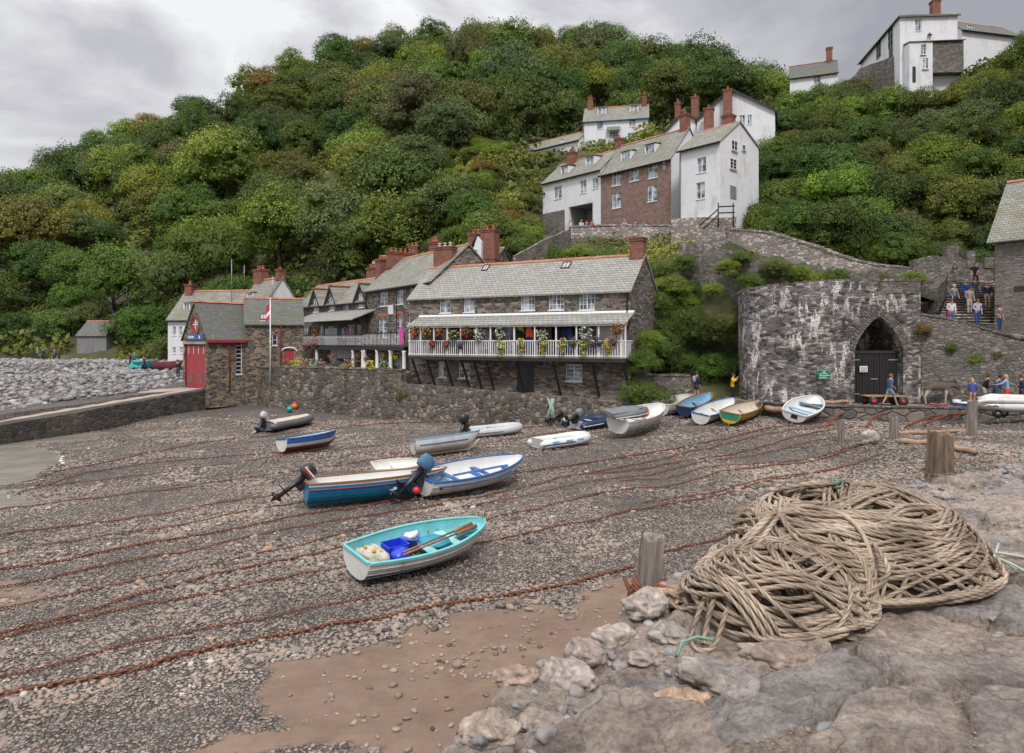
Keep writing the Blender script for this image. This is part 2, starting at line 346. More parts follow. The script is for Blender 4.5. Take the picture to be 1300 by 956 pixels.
# ================================================================ ground
_bp = [(550,860,5.5),(0,860,5.6),(525,740,5.47),(300,740,5.52),(0,740,5.62),(0,660,5.68),(0,632,5.80),(82,591,5.76),(62,565,5.75),(0,559,5.82),(150,560,5.58),
 (250,522,5.35),(345,515,5.15),(395,572,5.5),(500,528,5.6),(600,540,5.66),(700,541,5.38),(780,550,5.0),(850,527,4.55),(900,512,3.95),(930,508,3.6),(950,528,4.35),
 (1020,537,4.3),(1100,545,4.15),(1200,560,3.95),(1300,560,3.9),(1000,600,4.8),(800,620,5.2),(600,640,5.5),(800,700,5.35),(700,760,5.5),(1000,660,5.2),(880,506,3.8),(850,505,3.9)]
BP = np.array([((a-650)/F*(F*h/(b-433)), F*h/(b-433), EYE-h) for a, b, h in _bp] +
              [(4, 6, .6), (10, 10, 1.0), (16, 18, 1.6), (24, 24, 2.0), (-6, 3, .5), (-14, 6, .4), (-45, 20, -.9), (-40, 5, -.9), (30, 34, 2.2), (0, 54, 1.2), (14, 46, 2.4), (-30,30,-.15), (-34,38,-.5), (-28, 22, .1), (-26.5, 33, -.25), (-24.5, 30, -.25), (-29, 35, -.4), (-22.5, 30.5, .0), (-22, 27.5, .05), (-20.5, 25.5, .12), (-24, 26, -.1), (-18, 33, .44), (-17, 36.5, .46), (-20.3, 35.2, .38), (-19, 30, .40), (-20, 27, .33), (-21.5, 37.5, .36)])
def beach_z(x, y):
    x = np.asarray(x, float); y = np.asarray(y, float)
    d2 = (x[..., None]-BP[:, 0])**2+(y[..., None]-BP[:, 1])**2
    w = 1/(d2+2.0)**1.7
    return (w*BP[:, 2]).sum(-1)/w.sum(-1)
def bz(x, y): return float(beach_z(np.array([x]), np.array([y]))[0])
def ground(px, py):
    """world point of the beach seen at a photo pixel"""
    D = F*5.2/(py-433)
    for _ in range(25): D = .5*D+.5*F*(EYE-bz((px-650)/F*D, D))/(py-433)
    x = (px-650)/F*D
    return Vector((x, D, bz(x, D)))
SANDP = [(330,960),(352,880),(395,838),(455,815),(530,796),(620,774),(720,755),(800,742),(850,735),(850,960),(250,960)]
SANDW = [ground(a, b).to_2d() for a, b in SANDP]; SANDW2 = [ground(a, b).to_2d() for a, b in [(-60,722),(30,722),(62,742),(40,765),(-60,780)]]
SANDW3 = [ground(a, b).to_2d() for a, b in [(915,640),(985,630),(1010,650),(960,665)]]
def inpoly(x, y, P):
    r = np.zeros(np.shape(x), bool); n = len(P)
    for i in range(n):
        (x1, y1), (x2, y2) = P[i], P[(i+1) % n]
        c = ((y1 > y) != (y2 > y)) & (x < (x2-x1)*(y-y1)/((y2-y1) if y2 != y1 else 1e-9)+x1); r ^= c
    return r
def sandmask(x, y):
    nx = x+.8*fbm(x*.8, y*.8, seed=5, oct=6, gain=.6); ny = y+.7*fbm(x*.8+9, y*.8, seed=8, oct=6, gain=.6)
    return inpoly(nx, ny, SANDW) | inpoly(nx, ny, SANDW2) | inpoly(nx, ny, SANDW3)
def grounds_mat():
    m, nt, b = newmat('shingle')
    v = coords(nt, (1, 1, 1)); sa = N(nt, 'ShaderNodeAttribute', _attribute_name='sand')
    vo = N(nt, 'ShaderNodeTexVoronoi', Scale=13.0); L(nt, v, vo.inputs['Vector']); ve = N(nt, 'ShaderNodeTexVoronoi', _feature='DISTANCE_TO_EDGE', Scale=13.0); L(nt, v, ve.inputs['Vector'])
    sp = N(nt, 'ShaderNodeSeparateColor'); L(nt, vo.outputs['Color'], sp.inputs[0])
    c = ramp(nt, sp.outputs[0], [(0, (.09, .08, .07)), (.4, (.19, .158, .135)), (.7, (.25, .215, .19)), (1, (.36, .30, .255))])
    c = mixc(nt, ramp(nt, ve.outputs[0], [(.02, 1), (.12, 0)]), c, (.035, .03, .026))
    c = mixc(nt, .6, c, ramp(nt, noise(nt, v, .35, 4.0), [(.35, .62), (.65, 1.1)]), 'MULTIPLY')
    sn = noise(nt, v, 3.0, 7.0, .7); sc = ramp(nt, sn, [(.3, (.165, .108, .073)), (.7, (.235, .158, .11))])
    sc = mixc(nt, .5, sc, ramp(nt, noise(nt, coords(nt, (.5, 1.6, 1)), .9, 4.0), [(.35, .7), (.65, 1.1)]), 'MULTIPLY')
    L(nt, mixc(nt, sa.outputs['Fac'], c, sc), b.inputs['Base Color'])
    rr = mixc(nt, sa.outputs['Fac'], (.8, .8, .8, 1), ramp(nt, noise(nt, v, .8, 3.0), [(.4, .38), (.6, .7)])); L(nt, rr, b.inputs['Roughness'])
    sub = N(nt, 'ShaderNodeMath', _operation='SUBTRACT'); sub.inputs[0].default_value = 1; L(nt, sa.outputs['Fac'], sub.inputs[1])
    hm = N(nt, 'ShaderNodeMath', _operation='MULTIPLY'); L(nt, ramp(nt, ve.outputs[0], [(0, 0), (.35, 1)]), hm.inputs[0]); L(nt, sub.outputs[0], hm.inputs[1])
    h2 = N(nt, 'ShaderNodeMath', _operation='MULTIPLY_ADD'); L(nt, sn, h2.inputs[0]); h2.inputs[1].default_value = .12; L(nt, hm.outputs[0], h2.inputs[2])
    bump(nt, b, h2.outputs[0], .9, .06)
    return m
SHINGLE = grounds_mat()
xs = np.concatenate([np.arange(-60, -26, 1.0), np.arange(-26, 30, .16), np.arange(30, 60, 1.0)]); ys = np.concatenate([np.arange(-12, 6, .8), np.arange(6, 22, .12), np.arange(22, 62, .3)])
X, Y = np.meshgrid(xs, ys, indexing='ij')
Z = np.stack([beach_z(X[i], Y[i]) for i in range(len(xs))])
sm_ = sandmask(X, Y).astype('f')
Z += .05*fbm(X*.7, Y*.7, seed=3)+.012*fbm(X*5, Y*5, seed=4)*(1-sm_)
beach = npmesh('shingle_beach', np.stack([X, Y, Z], -1).reshape(-1, 3), grid_faces(len(xs), len(ys)), SHINGLE, attrs={'sand': sm_.ravel()})
tag(beach, kind='structure')

# pebbles
def icos(sub):
    bm = bmesh.new(); bmesh.ops.create_icosphere(bm, subdivisions=sub, radius=1.0)
    v = np.array([p.co[:] for p in bm.verts]); f = np.array([[q.index for q in p.verts] for p in bm.faces]); bm.free(); return v, f
IC1, IC2, IC3 = icos(1), icos(2), icos(3)
PEBBLE, _nt, _b = newmat('pebble')
_a = N(_nt, 'ShaderNodeAttribute', _attribute_name='tone')
_c = ramp(_nt, _a.outputs['Fac'], [(0, (.06, .053, .05)), (.16, (.17, .142, .12)), (.38, (.28, .225, .182)), (.58, (.30, .262, .23)), (.72, (.36, .27, .205)), (.84, (.38, .25, .175)), (.95, (.40, .36, .32)), (1, (.58, .52, .46))])
_c = mixc(_nt, .6, _c, ramp(_nt, noise(_nt, coords(_nt), 16, 5.0, .65), [(.3, .65), (.7, 1.15)]), 'MULTIPLY')
_c = mixc(_nt, .7, _c, ramp(_nt, noise(_nt, coords(_nt), .3, 4.0), [(.35, .68), (.65, 1.1)]), 'MULTIPLY')
L(_nt, _c, _b.inputs['Base Color']); _b.inputs['Roughness'].default_value = .62
def stones(name, P, R, base, mat, flat=.45, lump=.12, seed=1, parent=None, sink=.25, tone=None):
    """many little stones as one mesh. P (n,3) ground points, R (n) half lengths"""
    rg = np.random.default_rng(seed); v, f = base; n = len(P)
    nv = 6; var = np.stack([v*(1+lump*np.stack([fbm(v[:, 0]*1.3+k*7, v[:, 1]*1.3, v[:, 2]*1.3, 2, seed+k)]*3, -1)) for k in range(nv)])
    S = np.stack([R, R*rg.uniform(.55, .9, n), R*flat*rg.uniform(.7, 1.2, n)], -1)
    V = var[rg.integers(0, nv, n)]*S[:, None, :]
    a = rg.uniform(0, 2*pi, n); tx = rg.normal(0, .28, n)
    c, s = np.cos(tx)[:, None], np.sin(tx)[:, None]; y, z = V[..., 1].copy(), V[..., 2].copy(); V[..., 1] = y*c-z*s; V[..., 2] = y*s+z*c
    c, s = np.cos(a)[:, None], np.sin(a)[:, None]; x, y = V[..., 0].copy(), V[..., 1].copy(); V[..., 0] = x*c-y*s; V[..., 1] = x*s+y*c
    V += P[:, None, :]; V[..., 2] += (S[:, 2]*(1-2*sink))[:, None]
    Fc = (f[None]+(np.arange(n)*len(v))[:, None, None]).reshape(-1, 3)
    t = rg.uniform(0, 1, n) if tone is None else tone
    return V.reshape(-1, 3), Fc, np.repeat(t, len(v))
def onbeach(n, y0, y1, pw=1.0, mg=1.5):
    y = RNG.uniform(0, 1, n); y = np.sqrt(y0*y0+(y1*y1-y0*y0)*y); x = RNG.uniform(-1, 1, n)*(.76*y+mg); return x, y
SLIP_A, SLIP_B = Vector((-24.2, 53.6)), Vector((-29.0, 38.0))       # edge of the slipway on the harbour side
def left_of_slip(x, y, off=0): # > 0 on the harbour side
    d = SLIP_B-SLIP_A; return -((x-SLIP_A.x)*d.y-(y-SLIP_A.y)*d.x)/d.length*(1) - off
QEDGE = [(-8, -9), (-3.2, -3), (-1.3, .9), (-.36, 2.55), (-.02, 3.2), (.72, 4.1), (1.12, 4.7), (1.9, 5.7), (3.0, 6.8), (4.75, 8.05), (6.7, 8.9), (10, 10.6), (16, 13), (26, 15)]
def off_quay(x, y):
    ex = np.array([p[0] for p in QEDGE]); ey = np.array([p[1] for p in QEDGE]); return y > np.interp(x, ex, ey)+.1
VV, FF, TT = [], [], []; off = 0
for n, y0, y1, r0, r1, base, sd_ in ((36000, 8.2, 15.5, .024, .068, IC2, 1), (1500, 8.2, 24, .07, .13, IC2, 2), (62000, 15.5, 27, .028, .066, IC1, 3), (60000, 27, 48, .042, .095, IC1, 4), (1400, 24, 50, .10, .18, IC1, 5)):
    x, y = onbeach(n, y0, y1); s = sandmask(x, y); keep = (~s | (RNG.uniform(0, 1, n) < .03+.25*np.clip(fbm(x*.9, y*2.2, seed=29, oct=3)-.35, 0, 1))) & off_quay(x, y)
    fb = fbm(x*.5, y*.5, seed=21, oct=3)
    z = beach_z(x, y)+.05*fbm(x*.7, y*.7, seed=3)
    keep &= (z > .22) & ((x-SLIP_A.x)*(SLIP_B.y-SLIP_A.y)-(y-SLIP_A.y)*(SLIP_B.x-SLIP_A.x) < 0)
    x, y, z, fb = x[keep], y[keep], z[keep], fb[keep]
    R = (r0+(r1-r0)*RNG.beta(1.3, 3.2, len(x)))*(1+.6*fb)
    tone = np.clip(RNG.beta(1.5, 1.7, len(x))+.12*fbm(x*.22, y*.35, seed=23, oct=3), 0, 1)
    v, f, t = stones('', np.stack([x, y, z], -1), R, base, None, seed=sd_, sink=.3, tone=tone)
    VV.append(v); FF.append(f+off); TT.append(t); off += len(v)
pb = npmesh('beach_pebbles', np.concatenate(VV), np.concatenate(FF), PEBBLE, attrs={'tone': np.concatenate(TT)})
tag(pb, kind='stuff'); pb['label'] = 'grey and brown pebbles covering the harbour beach'; pb['category'] = 'pebbles'

# sea
SEA, _nt, _b = newmat('sea_water'); _v = coords(_nt, (1, 1, 1))
L(_nt, ramp(_nt, noise(_nt, coords(_nt, (1, 1, 1)), .5, 5.0), [(.35, (.20, .18, .15)), (.65, (.30, .275, .235))]), _b.inputs['Base Color']); _b.inputs['Roughness'].default_value = .22
bump(_nt, _b, noise(_nt, coords(_nt, (.7, 1.6, 1)), 2.4, 4.0), .25, .08)
WL = EYE-5.77
mb = MB(); mb.face([(-1500, -1500, WL), (1500, -1500, WL), (1500, 60, WL), (-1500, 60, WL)]); mb.face([(-1500, 60, WL), (-60, 60, WL), (-60, 2500, WL), (-1500, 2500, WL)])
tag(mb.build('sea', SEA), kind='structure')
# thin line of foam where the ripple meets the shingle
FOAM = simple('foam', (.7, .7, .68), .6, var=.2, scale=9)
mb = MB(); fp = [ground(a, b) for a, b in [(62,564),(75,574),(82,590),(72,598),(55,604),(45,613),(28,622),(5,634)]]
for i in range(len(fp)-1):
    a, b = fp[i], fp[i+1]
    for k in range(6):
        p, q = a.lerp(b, k/6), a.lerp(b, (k+.8)/6); r = .035+.05*random.random()
        mb.lathe([(.01, 0), (r, .02), (r*.8, .035), (.01, .045)], (0, 0, 0), 6, M=Matrix.Translation((p.x+random.uniform(-.1, .1), p.y, WL-.012)) @ Matrix.Rotation(atan2((q-p).y, (q-p).x), 4, 'Z') @ Matrix.Diagonal(((q-p).length*6, 1.3, .5, 1)))
tag(mb.build('foam', FOAM), kind='stuff')

# pebble bank left of the slipway
BKP = np.array([(-33.5, 45, 1.7), (-31, 50, 2.1), (-28.5, 56, 2.35), (-26.6, 62.7, 2.6), (-48, 64.6, 2.5), (-66, 90, 3.5), (-55, 86, 3.5), (-33, 68, 3.0), (-30, 80, 3.5), (-24, 70, 2.7), (-40, 40, .6), (-60, 50, .3), (-80, 70, 1), (-25, 58, 2.3), (-38, 85, 3.7), (-80, 96, 3.4)])
def bank_z(x, y):
    d2 = (x[..., None]-BKP[:, 0])**2+(y[..., None]-BKP[:, 1])**2; w = 1/(d2+6)**1.8
    return (w*BKP[:, 2]).sum(-1)/w.sum(-1)
xs = np.arange(-110, -14, .5); ys = np.arange(30, 100, .5); X, Y = np.meshgrid(xs, ys, indexing='ij')
Z = bank_z(X, Y)+.12*fbm(X*.4, Y*.4, seed=31)
side = (X-SLIP_A.x)*(SLIP_B.y-SLIP_A.y)-(Y-SLIP_A.y)*(SLIP_B.x-SLIP_A.x)      # <0 harbour side
Z = np.where((side < 12) & (Y < 58), -1.0, Z)
tag(npmesh('pebble_bank', np.stack([X, Y, Z], -1).reshape(-1, 3), grid_faces(len(xs), len(ys)), SHINGLE, attrs={'sand': np.zeros(X.size)}), kind='structure')
BOULD = PEBBLE.copy(); BOULD.name = 'boulder'
for n in BOULD.node_tree.nodes:
    if n.type == 'VALTORGB' and len(n.color_ramp.elements) == 8:
        for k, q in enumerate([(.13, .125, .125), (.19, .185, .185), (.25, .24, .24), (.28, .275, .28), (.26, .235, .22), (.33, .31, .30), (.38, .37, .36), (.5, .47, .44)]): n.color_ramp.elements[k].color = rgba(q)
VV, FF, TT = [], [], []; off = 0
for n, r0, r1, base, sd_ in ((6500, .16, .42, IC2, 1), (9000, .1, .2, IC1, 2)):
    x = RNG.uniform(-82, -23, n); y = RNG.uniform(38, 92, n)
    far = (x > -.42*y-4.5) & (RNG.uniform(0, 1, n) < (.95 if r0 > .15 else 0))
    side = (x-SLIP_A.x)*(SLIP_B.y-SLIP_A.y)-(y-SLIP_A.y)*(SLIP_B.x-SLIP_A.x)
    keep = ~far & ((side > 3.6*16) | (y > 60)) & (x > -.8*y-2)
    x, y = x[keep], y[keep]; z = bank_z(x, y)
    R = r0+(r1-r0)*RNG.beta(1.4, 3, len(x))
    v, f, t = stones('', np.stack([x, y, z], -1), R, base, None, seed=sd_+40, flat=.6, sink=.25, lump=.25)
    VV.append(v); FF.append(f+off); TT.append(t); off += len(v)
pb = npmesh('boulder_bank', np.concatenate(VV), np.concatenate(FF), BOULD, attrs={'tone': np.concatenate(TT)})
tag(pb, kind='stuff'); pb['label'] = 'grey sea-worn boulders banked up left of the slipway'; pb['category'] = 'boulders'

# hillside: control profiles by bearing
HC = {-900: [(40,-1),(80,-1),(200,0),(430,0)], -300: [(40,-1),(70,2.8),(95,4),(120,12),(200,30),(260,32),(430,10)],
 0: [(40,-2),(88,2),(93,3.3),(98,4.2),(110,10),(200,43),(250,48),(430,20)], 100: [(40,-2),(80,1.5),(90,3.3),(96,4.5),(105,9),(200,54),(250,60),(430,30)],
 200: [(40,-2),(65,1.5),(75,2.8),(86,4),(100,10),(200,64),(250,72),(430,40)], 300: [(40,-2),(56,-1.5),(60,2),(75,4),(82,6),(100,16),(210,75),(260,84),(430,50)],
 400: [(44,-2),(55,-1.5),(58,2),(62,3),(72,4),(80,10),(100,22),(220,89),(260,96),(430,60)], 500: [(44,-2),(50,-1.5),(51,2),(55,3.5),(66,6),(80,15),(100,26),(230,98),(270,106),(430,60)],
 600: [(44,-2),(48,-1),(50,2.5),(56,6),(64,13),(80,23),(100,33),(230,102),(270,108),(430,60)],
 700: [(42,-2),(46,2.5),(50,4),(62,12),(66,14.5),(72,16.9),(78,17.2),(80,19.5),(88,26),(98,33),(112,37),(225,98),(260,103),(430,60)],
 790: [(40,-2),(44,2.2),(49,4.5),(58,10.5),(66,14.2),(69,16.9),(75,17.2),(77,19.5),(86,27),(93,32.5),(103,34),(115,40),(225,97),(260,101),(430,60)],
 870: [(40,-2),(43,2.2),(48,5),(51,11.2),(60,13.2),(64,15.9),(69,16.8),(73,19.5),(82,26),(90,32),(100,36),(210,84),(250,84),(430,50)],
 940: [(39,-2),(43,2.4),(47,5),(48.5,10.8),(56.5,12),(59.5,14.7),(64,15.2),(70,19),(80,30),(95,36),(180,66),(230,62),(430,40)],
 1000: [(38,-2),(43,2.4),(44,6.5),(46,7.2),(47.5,10.2),(54,10.8),(56.2,13.4),(60,13.8),(66,19),(85,33),(100,40.5),(112,41),(200,50),(430,30)],
 1100: [(38,-2),(42.5,2.4),(44,7.8),(45.6,8.3),(46.5,9.9),(50,10.1),(51.3,11),(55,11.3),(62,19),(80,33),(95,41),(110,42),(200,46),(430,30)],
 1200: [(38,-2),(42,2.4),(44.5,7),(47,8.3),(51,9.5),(55,12),(63,21),(85,38.6),(110,42),(200,46),(430,30)],
 1300: [(38,-2),(40.5,2),(43,6),(48,9.5),(54,13),(62,24),(77,40),(110,44),(200,46),(430,30)],
 2300: [(38,-2),(40.5,2),(43,6),(48,9.5),(54,13),(62,24),(77,40),(110,44),(200,46),(430,30)]}
HK = sorted(HC)
def hill_z(x, y):
    x = np.atleast_1d(np.asarray(x, float)); y = np.atleast_1d(np.asarray(y, float)); px = np.clip(650+F*x/np.maximum(y, 5), -899, 2299)
    cols = np.stack([np.interp(y, [p[0] for p in HC[k]], [p[1] for p in HC[k]]) for k in HK]); i = np.clip(np.searchsorted(HK, px)-1, 0, len(HK)-2)
    k0 = np.array(HK)[i]; k1 = np.array(HK)[i+1]; t = (px-k0)/(k1-k0); ii = np.arange(len(x.ravel()))
    c = cols.reshape(len(HK), -1); return (c[i.ravel(), ii]*(1-t.ravel())+c[i.ravel()+1, ii]*t.ravel()).reshape(x.shape)
def hz(x, y): return float(hill_z([x], [y])[0])
pxs = np.concatenate([np.arange(-900, -200, 60), np.arange(-200, 1500, 9), np.arange(1500, 2301, 50)]); yy = np.concatenate([np.arange(38, 60, .6), np.arange(60, 120, 1.2), np.arange(120, 431, 5)])
PX, Y = np.meshgrid(pxs, yy, indexing='ij'); X = (PX-650)/F*Y; Z = hill_z(X.ravel(), Y.ravel()).reshape(X.shape)
Z += np.clip((Y-50)/30, .1, 1)*.8*fbm(X*.12, Y*.12, seed=51)
EARTH, _nt, _b = newmat('hill_earth'); _v = coords(_nt)
_c = ramp(_nt, noise(_nt, _v, .35, 8.0, .7), [(.35, (.045, .06, .018)), (.52, (.08, .085, .028)), (.68, (.15, .11, .07))])
_c = mixc(_nt, .6, _c, ramp(_nt, noise(_nt, _v, 2.5, 6.0, .7), [(.3, .5), (.7, 1.2)]), 'MULTIPLY')
L(_nt, _c, _b.inputs['Base Color']); _b.inputs['Roughness'].default_value = .95; bump(_nt, _b, noise(_nt, _v, 2.0, 8.0, .7), 1.0, .3)
tag(npmesh('hillside', np.stack([X, Y, Z], -1).reshape(-1, 3), grid_faces(len(pxs), len(yy)), EARTH), kind='structure')

# ================================================================ trees
def crown(seed, ncl, leaves, leaf, squash=.85, spread=.62, up=.15, name='crown'):
    rg = np.random.default_rng(seed); C = []; 
    for i in range(ncl):
        d = rg.normal(0, 1, 3); d /= np.linalg.norm(d); d[2] = abs(d[2])*1.0-up if rg.random() < .75 else d[2]
        rr = spread*rg.uniform(.5, 1.22); C.append((d[0]*rr, d[1]*rr, d[2]*rr*squash, rg.choice([.12, .16, .2, .26, .34])*rg.uniform(.85, 1.15)))
    C.append((0, 0, -.05, .5)); C = np.array(C)
    nc = len(C); wts = C[:, 3]**2; idx = rg.choice(nc, leaves, p=wts/wts.sum())
    d = rg.normal(0, 1, (leaves, 3)); d /= np.linalg.norm(d, axis=1)[:, None]; d[:, 2] = np.where(d[:, 2] < -.35, -d[:, 2], d[:, 2])
    rad = C[idx, 3]*(1.0+.34*rg.normal(0, .6, leaves))
    P = C[idx, :3]+d*rad[:, None]*np.array([1, 1, .85])
    # drop leaves buried in other clumps
    dd = np.linalg.norm(P[:, None, :]-C[None, :, :3], axis=2)/C[None, :, 3]; keep = dd.min(1) > .78
    P, d, idx = P[keep], d[keep], idx[keep]; n = len(P)
    nrm = d+rg.normal(0, .55, (n, 3)); nrm[:, 2] += .25; nrm /= np.linalg.norm(nrm, axis=1)[:, None]
    t = np.cross(nrm, rg.normal(0, 1, (n, 3))); t /= np.linalg.norm(t, axis=1)[:, None]; b = np.cross(nrm, t)
    sz = leaf*rg.uniform(.6, 1.35, n)[:, None]
    V = np.stack([P-t*sz, P-b*sz*.6, P+t*sz, P+b*sz*.6], 1).reshape(-1, 3)
    tint = np.clip(rg.uniform(.2, .8, nc)[idx]+rg.normal(0, .16, n)+.0, 0, 1)
    Fq = np.arange(n*4).reshape(n, 4)
    # inner masses so that one cannot look straight through
    v, f = IC1; f4 = np.concatenate([f, f[:, 2:3]], 1); cv = (v[None]*(C[:, 3]*.46)[:, None, None]*np.array([1, 1, .85])+C[:, None, :3]).reshape(-1, 3)
    cf = (f[None]+(np.arange(nc)*len(v))[:, None, None]).reshape(-1, 3)
    me = bpy.data.meshes.new(name)
    allv = np.concatenate([V, cv]); faces = Fq.tolist()+(cf+len(V)).tolist()
    me.from_pydata(allv.tolist(), [], faces); me.materials.append(FOL)
    a = me.attributes.new('tint', 'FLOAT', 'POINT'); a.data.foreach_set('value', np.concatenate([np.repeat(tint, 4), np.repeat(rg.uniform(.25, .6, nc), len(v))]).astype('f'))
    me.update(); return me
def trunk_mesh(seed, h=1.0, r=.035):
    rg = random.Random(seed); mb = MB(); top = Vector((rg.uniform(-.05, .05), rg.uniform(-.05, .05), h))
    pts = [Vector((0, 0, -.25)), Vector((rg.uniform(-.02, .02), 0, h*.3)), Vector((rg.uniform(-.04, .04), rg.uniform(-.04, .04), h*.65)), top]
    mb.tube(pts, [r*1.5, r*1.1, r*.8, r*.35], 7)
    for k in range(6):
        a = rg.uniform(0, 2*pi); z0 = h*rg.uniform(.35, .8); l = rg.uniform(.35, .6)
        mb.tube([(0, 0, z0), (cos(a)*l*.5, sin(a)*l*.5, z0+l*.35), (cos(a)*l, sin(a)*l, z0+l*.5)], [r*.55, r*.35, r*.12], 5)
    o = mb.build('trunk', BARK); me = o.data; bpy.data.objects.remove(o); return me
FAR = [crown(100+i, 70, 26000, .0245, squash=rg_s) for i, rg_s in enumerate((.8, .95, 1.1, .85, 1.0, .9, 1.2, .75))]; MID = [crown(200+i, 70, 30000, .024, squash=.95) for i in range(4)]
NEAR = [crown(300+i, 90, 46000, .019, squash=.78, spread=.68, up=.05) for i in range(3)]
TRK = [trunk_mesh(i) for i in range(4)]
def plant(name, cat, label, x, y, z, r, color, protos, group=None, hs=1.0, trunk=True, lift=.55, seed=None):
    rg = random.Random(int(x*131+y*517)) 
    t = thing(name, label, cat, (x, y, z), rg.uniform(0, 6.28), group)
    c = bpy.data.objects.new('crown', rg.choice(protos)); COL.objects.link(c); c.parent = t
    c.location = (0, 0, r*lift*hs*1.6 if trunk else r*lift*hs); c.scale = (r*rg.uniform(.85, 1.18), r*rg.uniform(.85, 1.18), r*hs*rg.uniform(.9, 1.15)); c.color = (*color, 1)
    c.rotation_euler = (0, 0, rg.uniform(0, 6.28))
    if trunk:
        k = bpy.data.objects.new('trunk', rg.choice(TRK)); COL.objects.link(k); k.parent = t; s = r*lift*1.7*hs; k.scale = (s, s, s)
    return t
GREENS = {'dark green': (.064, .104, .028), 'mid green': (.098, .148, .033), 'bright green': (.158, .215, .036), 'olive green': (.114, .140, .036), 'yellow-green': (.18, .21, .045), 'rusty brown-green': (.18, .13, .044), 'grey-green': (.112, .135, .058)}
def scr(x, y, z): return (650+F*x/y, 433+F*(EYE-z)/y)
rg = random.Random(5); pts = []
CLEAR = [(470, 1010, 60, 112)]           # px range and depth range kept free of big trees
def ok(x, y, mind):
    for q in pts:
        if (q[0]-x)**2+(q[1]-y)**2 < mind*mind: return False
    return True
tries = 0
while tries < 9000 and len(pts) < 285:
    tries += 1
    y = rg.uniform(80, 236); px = rg.uniform(-70, 985); x = (px-650)/F*y
    base = np.interp(px, [-70, 0, 100, 200, 300, 400, 500, 600, 700, 800, 900, 980], [104, 104, 101, 96, 88, 84, 86, 104, 112, 112, 112, 106])
    ridge = np.interp(px, [-70, 300, 500, 700, 800, 900, 980], [206, 214, 234, 230, 228, 212, 184])
    if y < base or y > ridge: continue
    if px > 930 and y > 150: pass
    z = hz(x, y); spx, spy = scr(x, y, z+5)
    if 388 < px < 456 and 218 < scr(x, y, z)[1] < 348: continue      # bare scree
    if 122 < px < 190 and 316 < scr(x, y, z)[1] < 410: continue      # rock face
    if ok(x, y, 7.3+.02*(y-80)): pts.append((x, y, z, px))
for x, y, z, px in pts:
    _, sy = scr(x, y, z)
    r = rg.uniform(5.2, 8.4)*(1 if y > 120 else .85)
    u = rg.random()
    if px > 480 and y < 165: kind = ['bright green', 'mid green', 'olive green', 'grey-green', 'dark green'][int(u*5)]
    elif y > 185: kind = ['dark green', 'mid green', 'olive green', 'dark green', 'mid green', 'mid green', 'bright green', 'grey-green', 'dark green', 'rusty brown-green'][int(u*10)]
    else: kind = ['dark green', 'mid green', 'olive green', 'mid green', 'grey-green', 'dark green', 'bright green' if rg.random() < .7 else 'yellow-green'][int(u*7)]
    if px < 110 and 110 < y < 150 and rg.random() < .2: kind = 'rusty brown-green'
    zone = 'along the skyline of the wooded hill' if y > 195 else ('high on the wooded hill' if y > 150 else ('halfway up the wooded hill' if y > 118 else 'at the foot of the wooded hill'))
    side = 'above the boulder bank' if px < 200 else ('above the boathouse' if px < 400 else ('above the harbour cottages' if px < 640 else 'above the white village houses'))
    c = tuple(v*rg.uniform(.85, 1.18) for v in GREENS[kind])
    plant('broadleaf_tree', 'tree', f'{kind} broadleaf tree {zone}, {side}', x, y, z-.6, r, c, FAR, f'{kind} trees {zone}, {side}', hs=rg.uniform(.85, 1.3))
# shrubs and low scrub on the open slope and on the right-hand bank
def sp(px, y, name, cat, label, r, kind, protos=None, hs=.85, group=None, dz=0, lift=.45):
    x = (px-650)/F*y; z = hz(x, y)+dz
    c = tuple(v*rg.uniform(.88, 1.15) for v in GREENS[kind])
    return plant(name, cat, label, x, y, z-.2, r, c, protos or MID, group, hs=hs, trunk=False, lift=lift)
n = 0; sh = []
while n < 95:
    px = rg.uniform(455, 960); y = rg.uniform(60, 108); x = (px-650)/F*y
    if px < 560 and y < 74: continue
    if 675 < px < 990 and y < 83: continue                 # houses stand here
    if 640 < px < 980 and 84 < y: continue
    if any((q[0]-x)**2+(q[1]-y)**2 < 6.5 for q in sh): n += .05; continue
    sh.append((x, y)); n += 1
    k = rg.choice(['olive green', 'yellow-green', 'mid green', 'bright green', 'rusty brown-green', 'bright green', 'olive green'])
    sp(px, y, 'shrub', 'shrub', f'{k} shrub on the open slope left of the white village houses', rg.uniform(1.3, 2.6), k, FAR, group=f'{k} shrubs on the open slope')
n = 0; sh = []
while n < 125:
    px = rg.uniform(965, 1420); y = rg.uniform(54, 90); x = (px-650)/F*y
    if px < 1010 and y < 62 or y < 3+np.interp(px, [960, 1000, 1060, 1110, 1200, 1215], [58.5, 56.3, 53.2, 51.4, 50.2, 40]): continue
    ymax = np.interp(px, [965, 1010, 1090, 1130, 1230, 1300], [72, 88, 84, 76, 72, 74])
    if y > ymax: n += .02; continue
    if any((q[0]-x)**2+(q[1]-y)**2 < 5.5 for q in sh): n += .05; continue
    sh.append((x, y)); n += 1
    k = rg.choice(['mid green', 'dark green', 'mid green', 'bright green', 'grey-green', 'dark green', 'olive green']) if rg.random() > .04 else 'rusty brown-green'
    sp(px, y, 'bush', 'bush', f'{k} bush on the steep bank below the top cottages', rg.uniform(1.9, 3.3), k, MID, hs=1.1, group=f'{k} bushes on the steep bank')
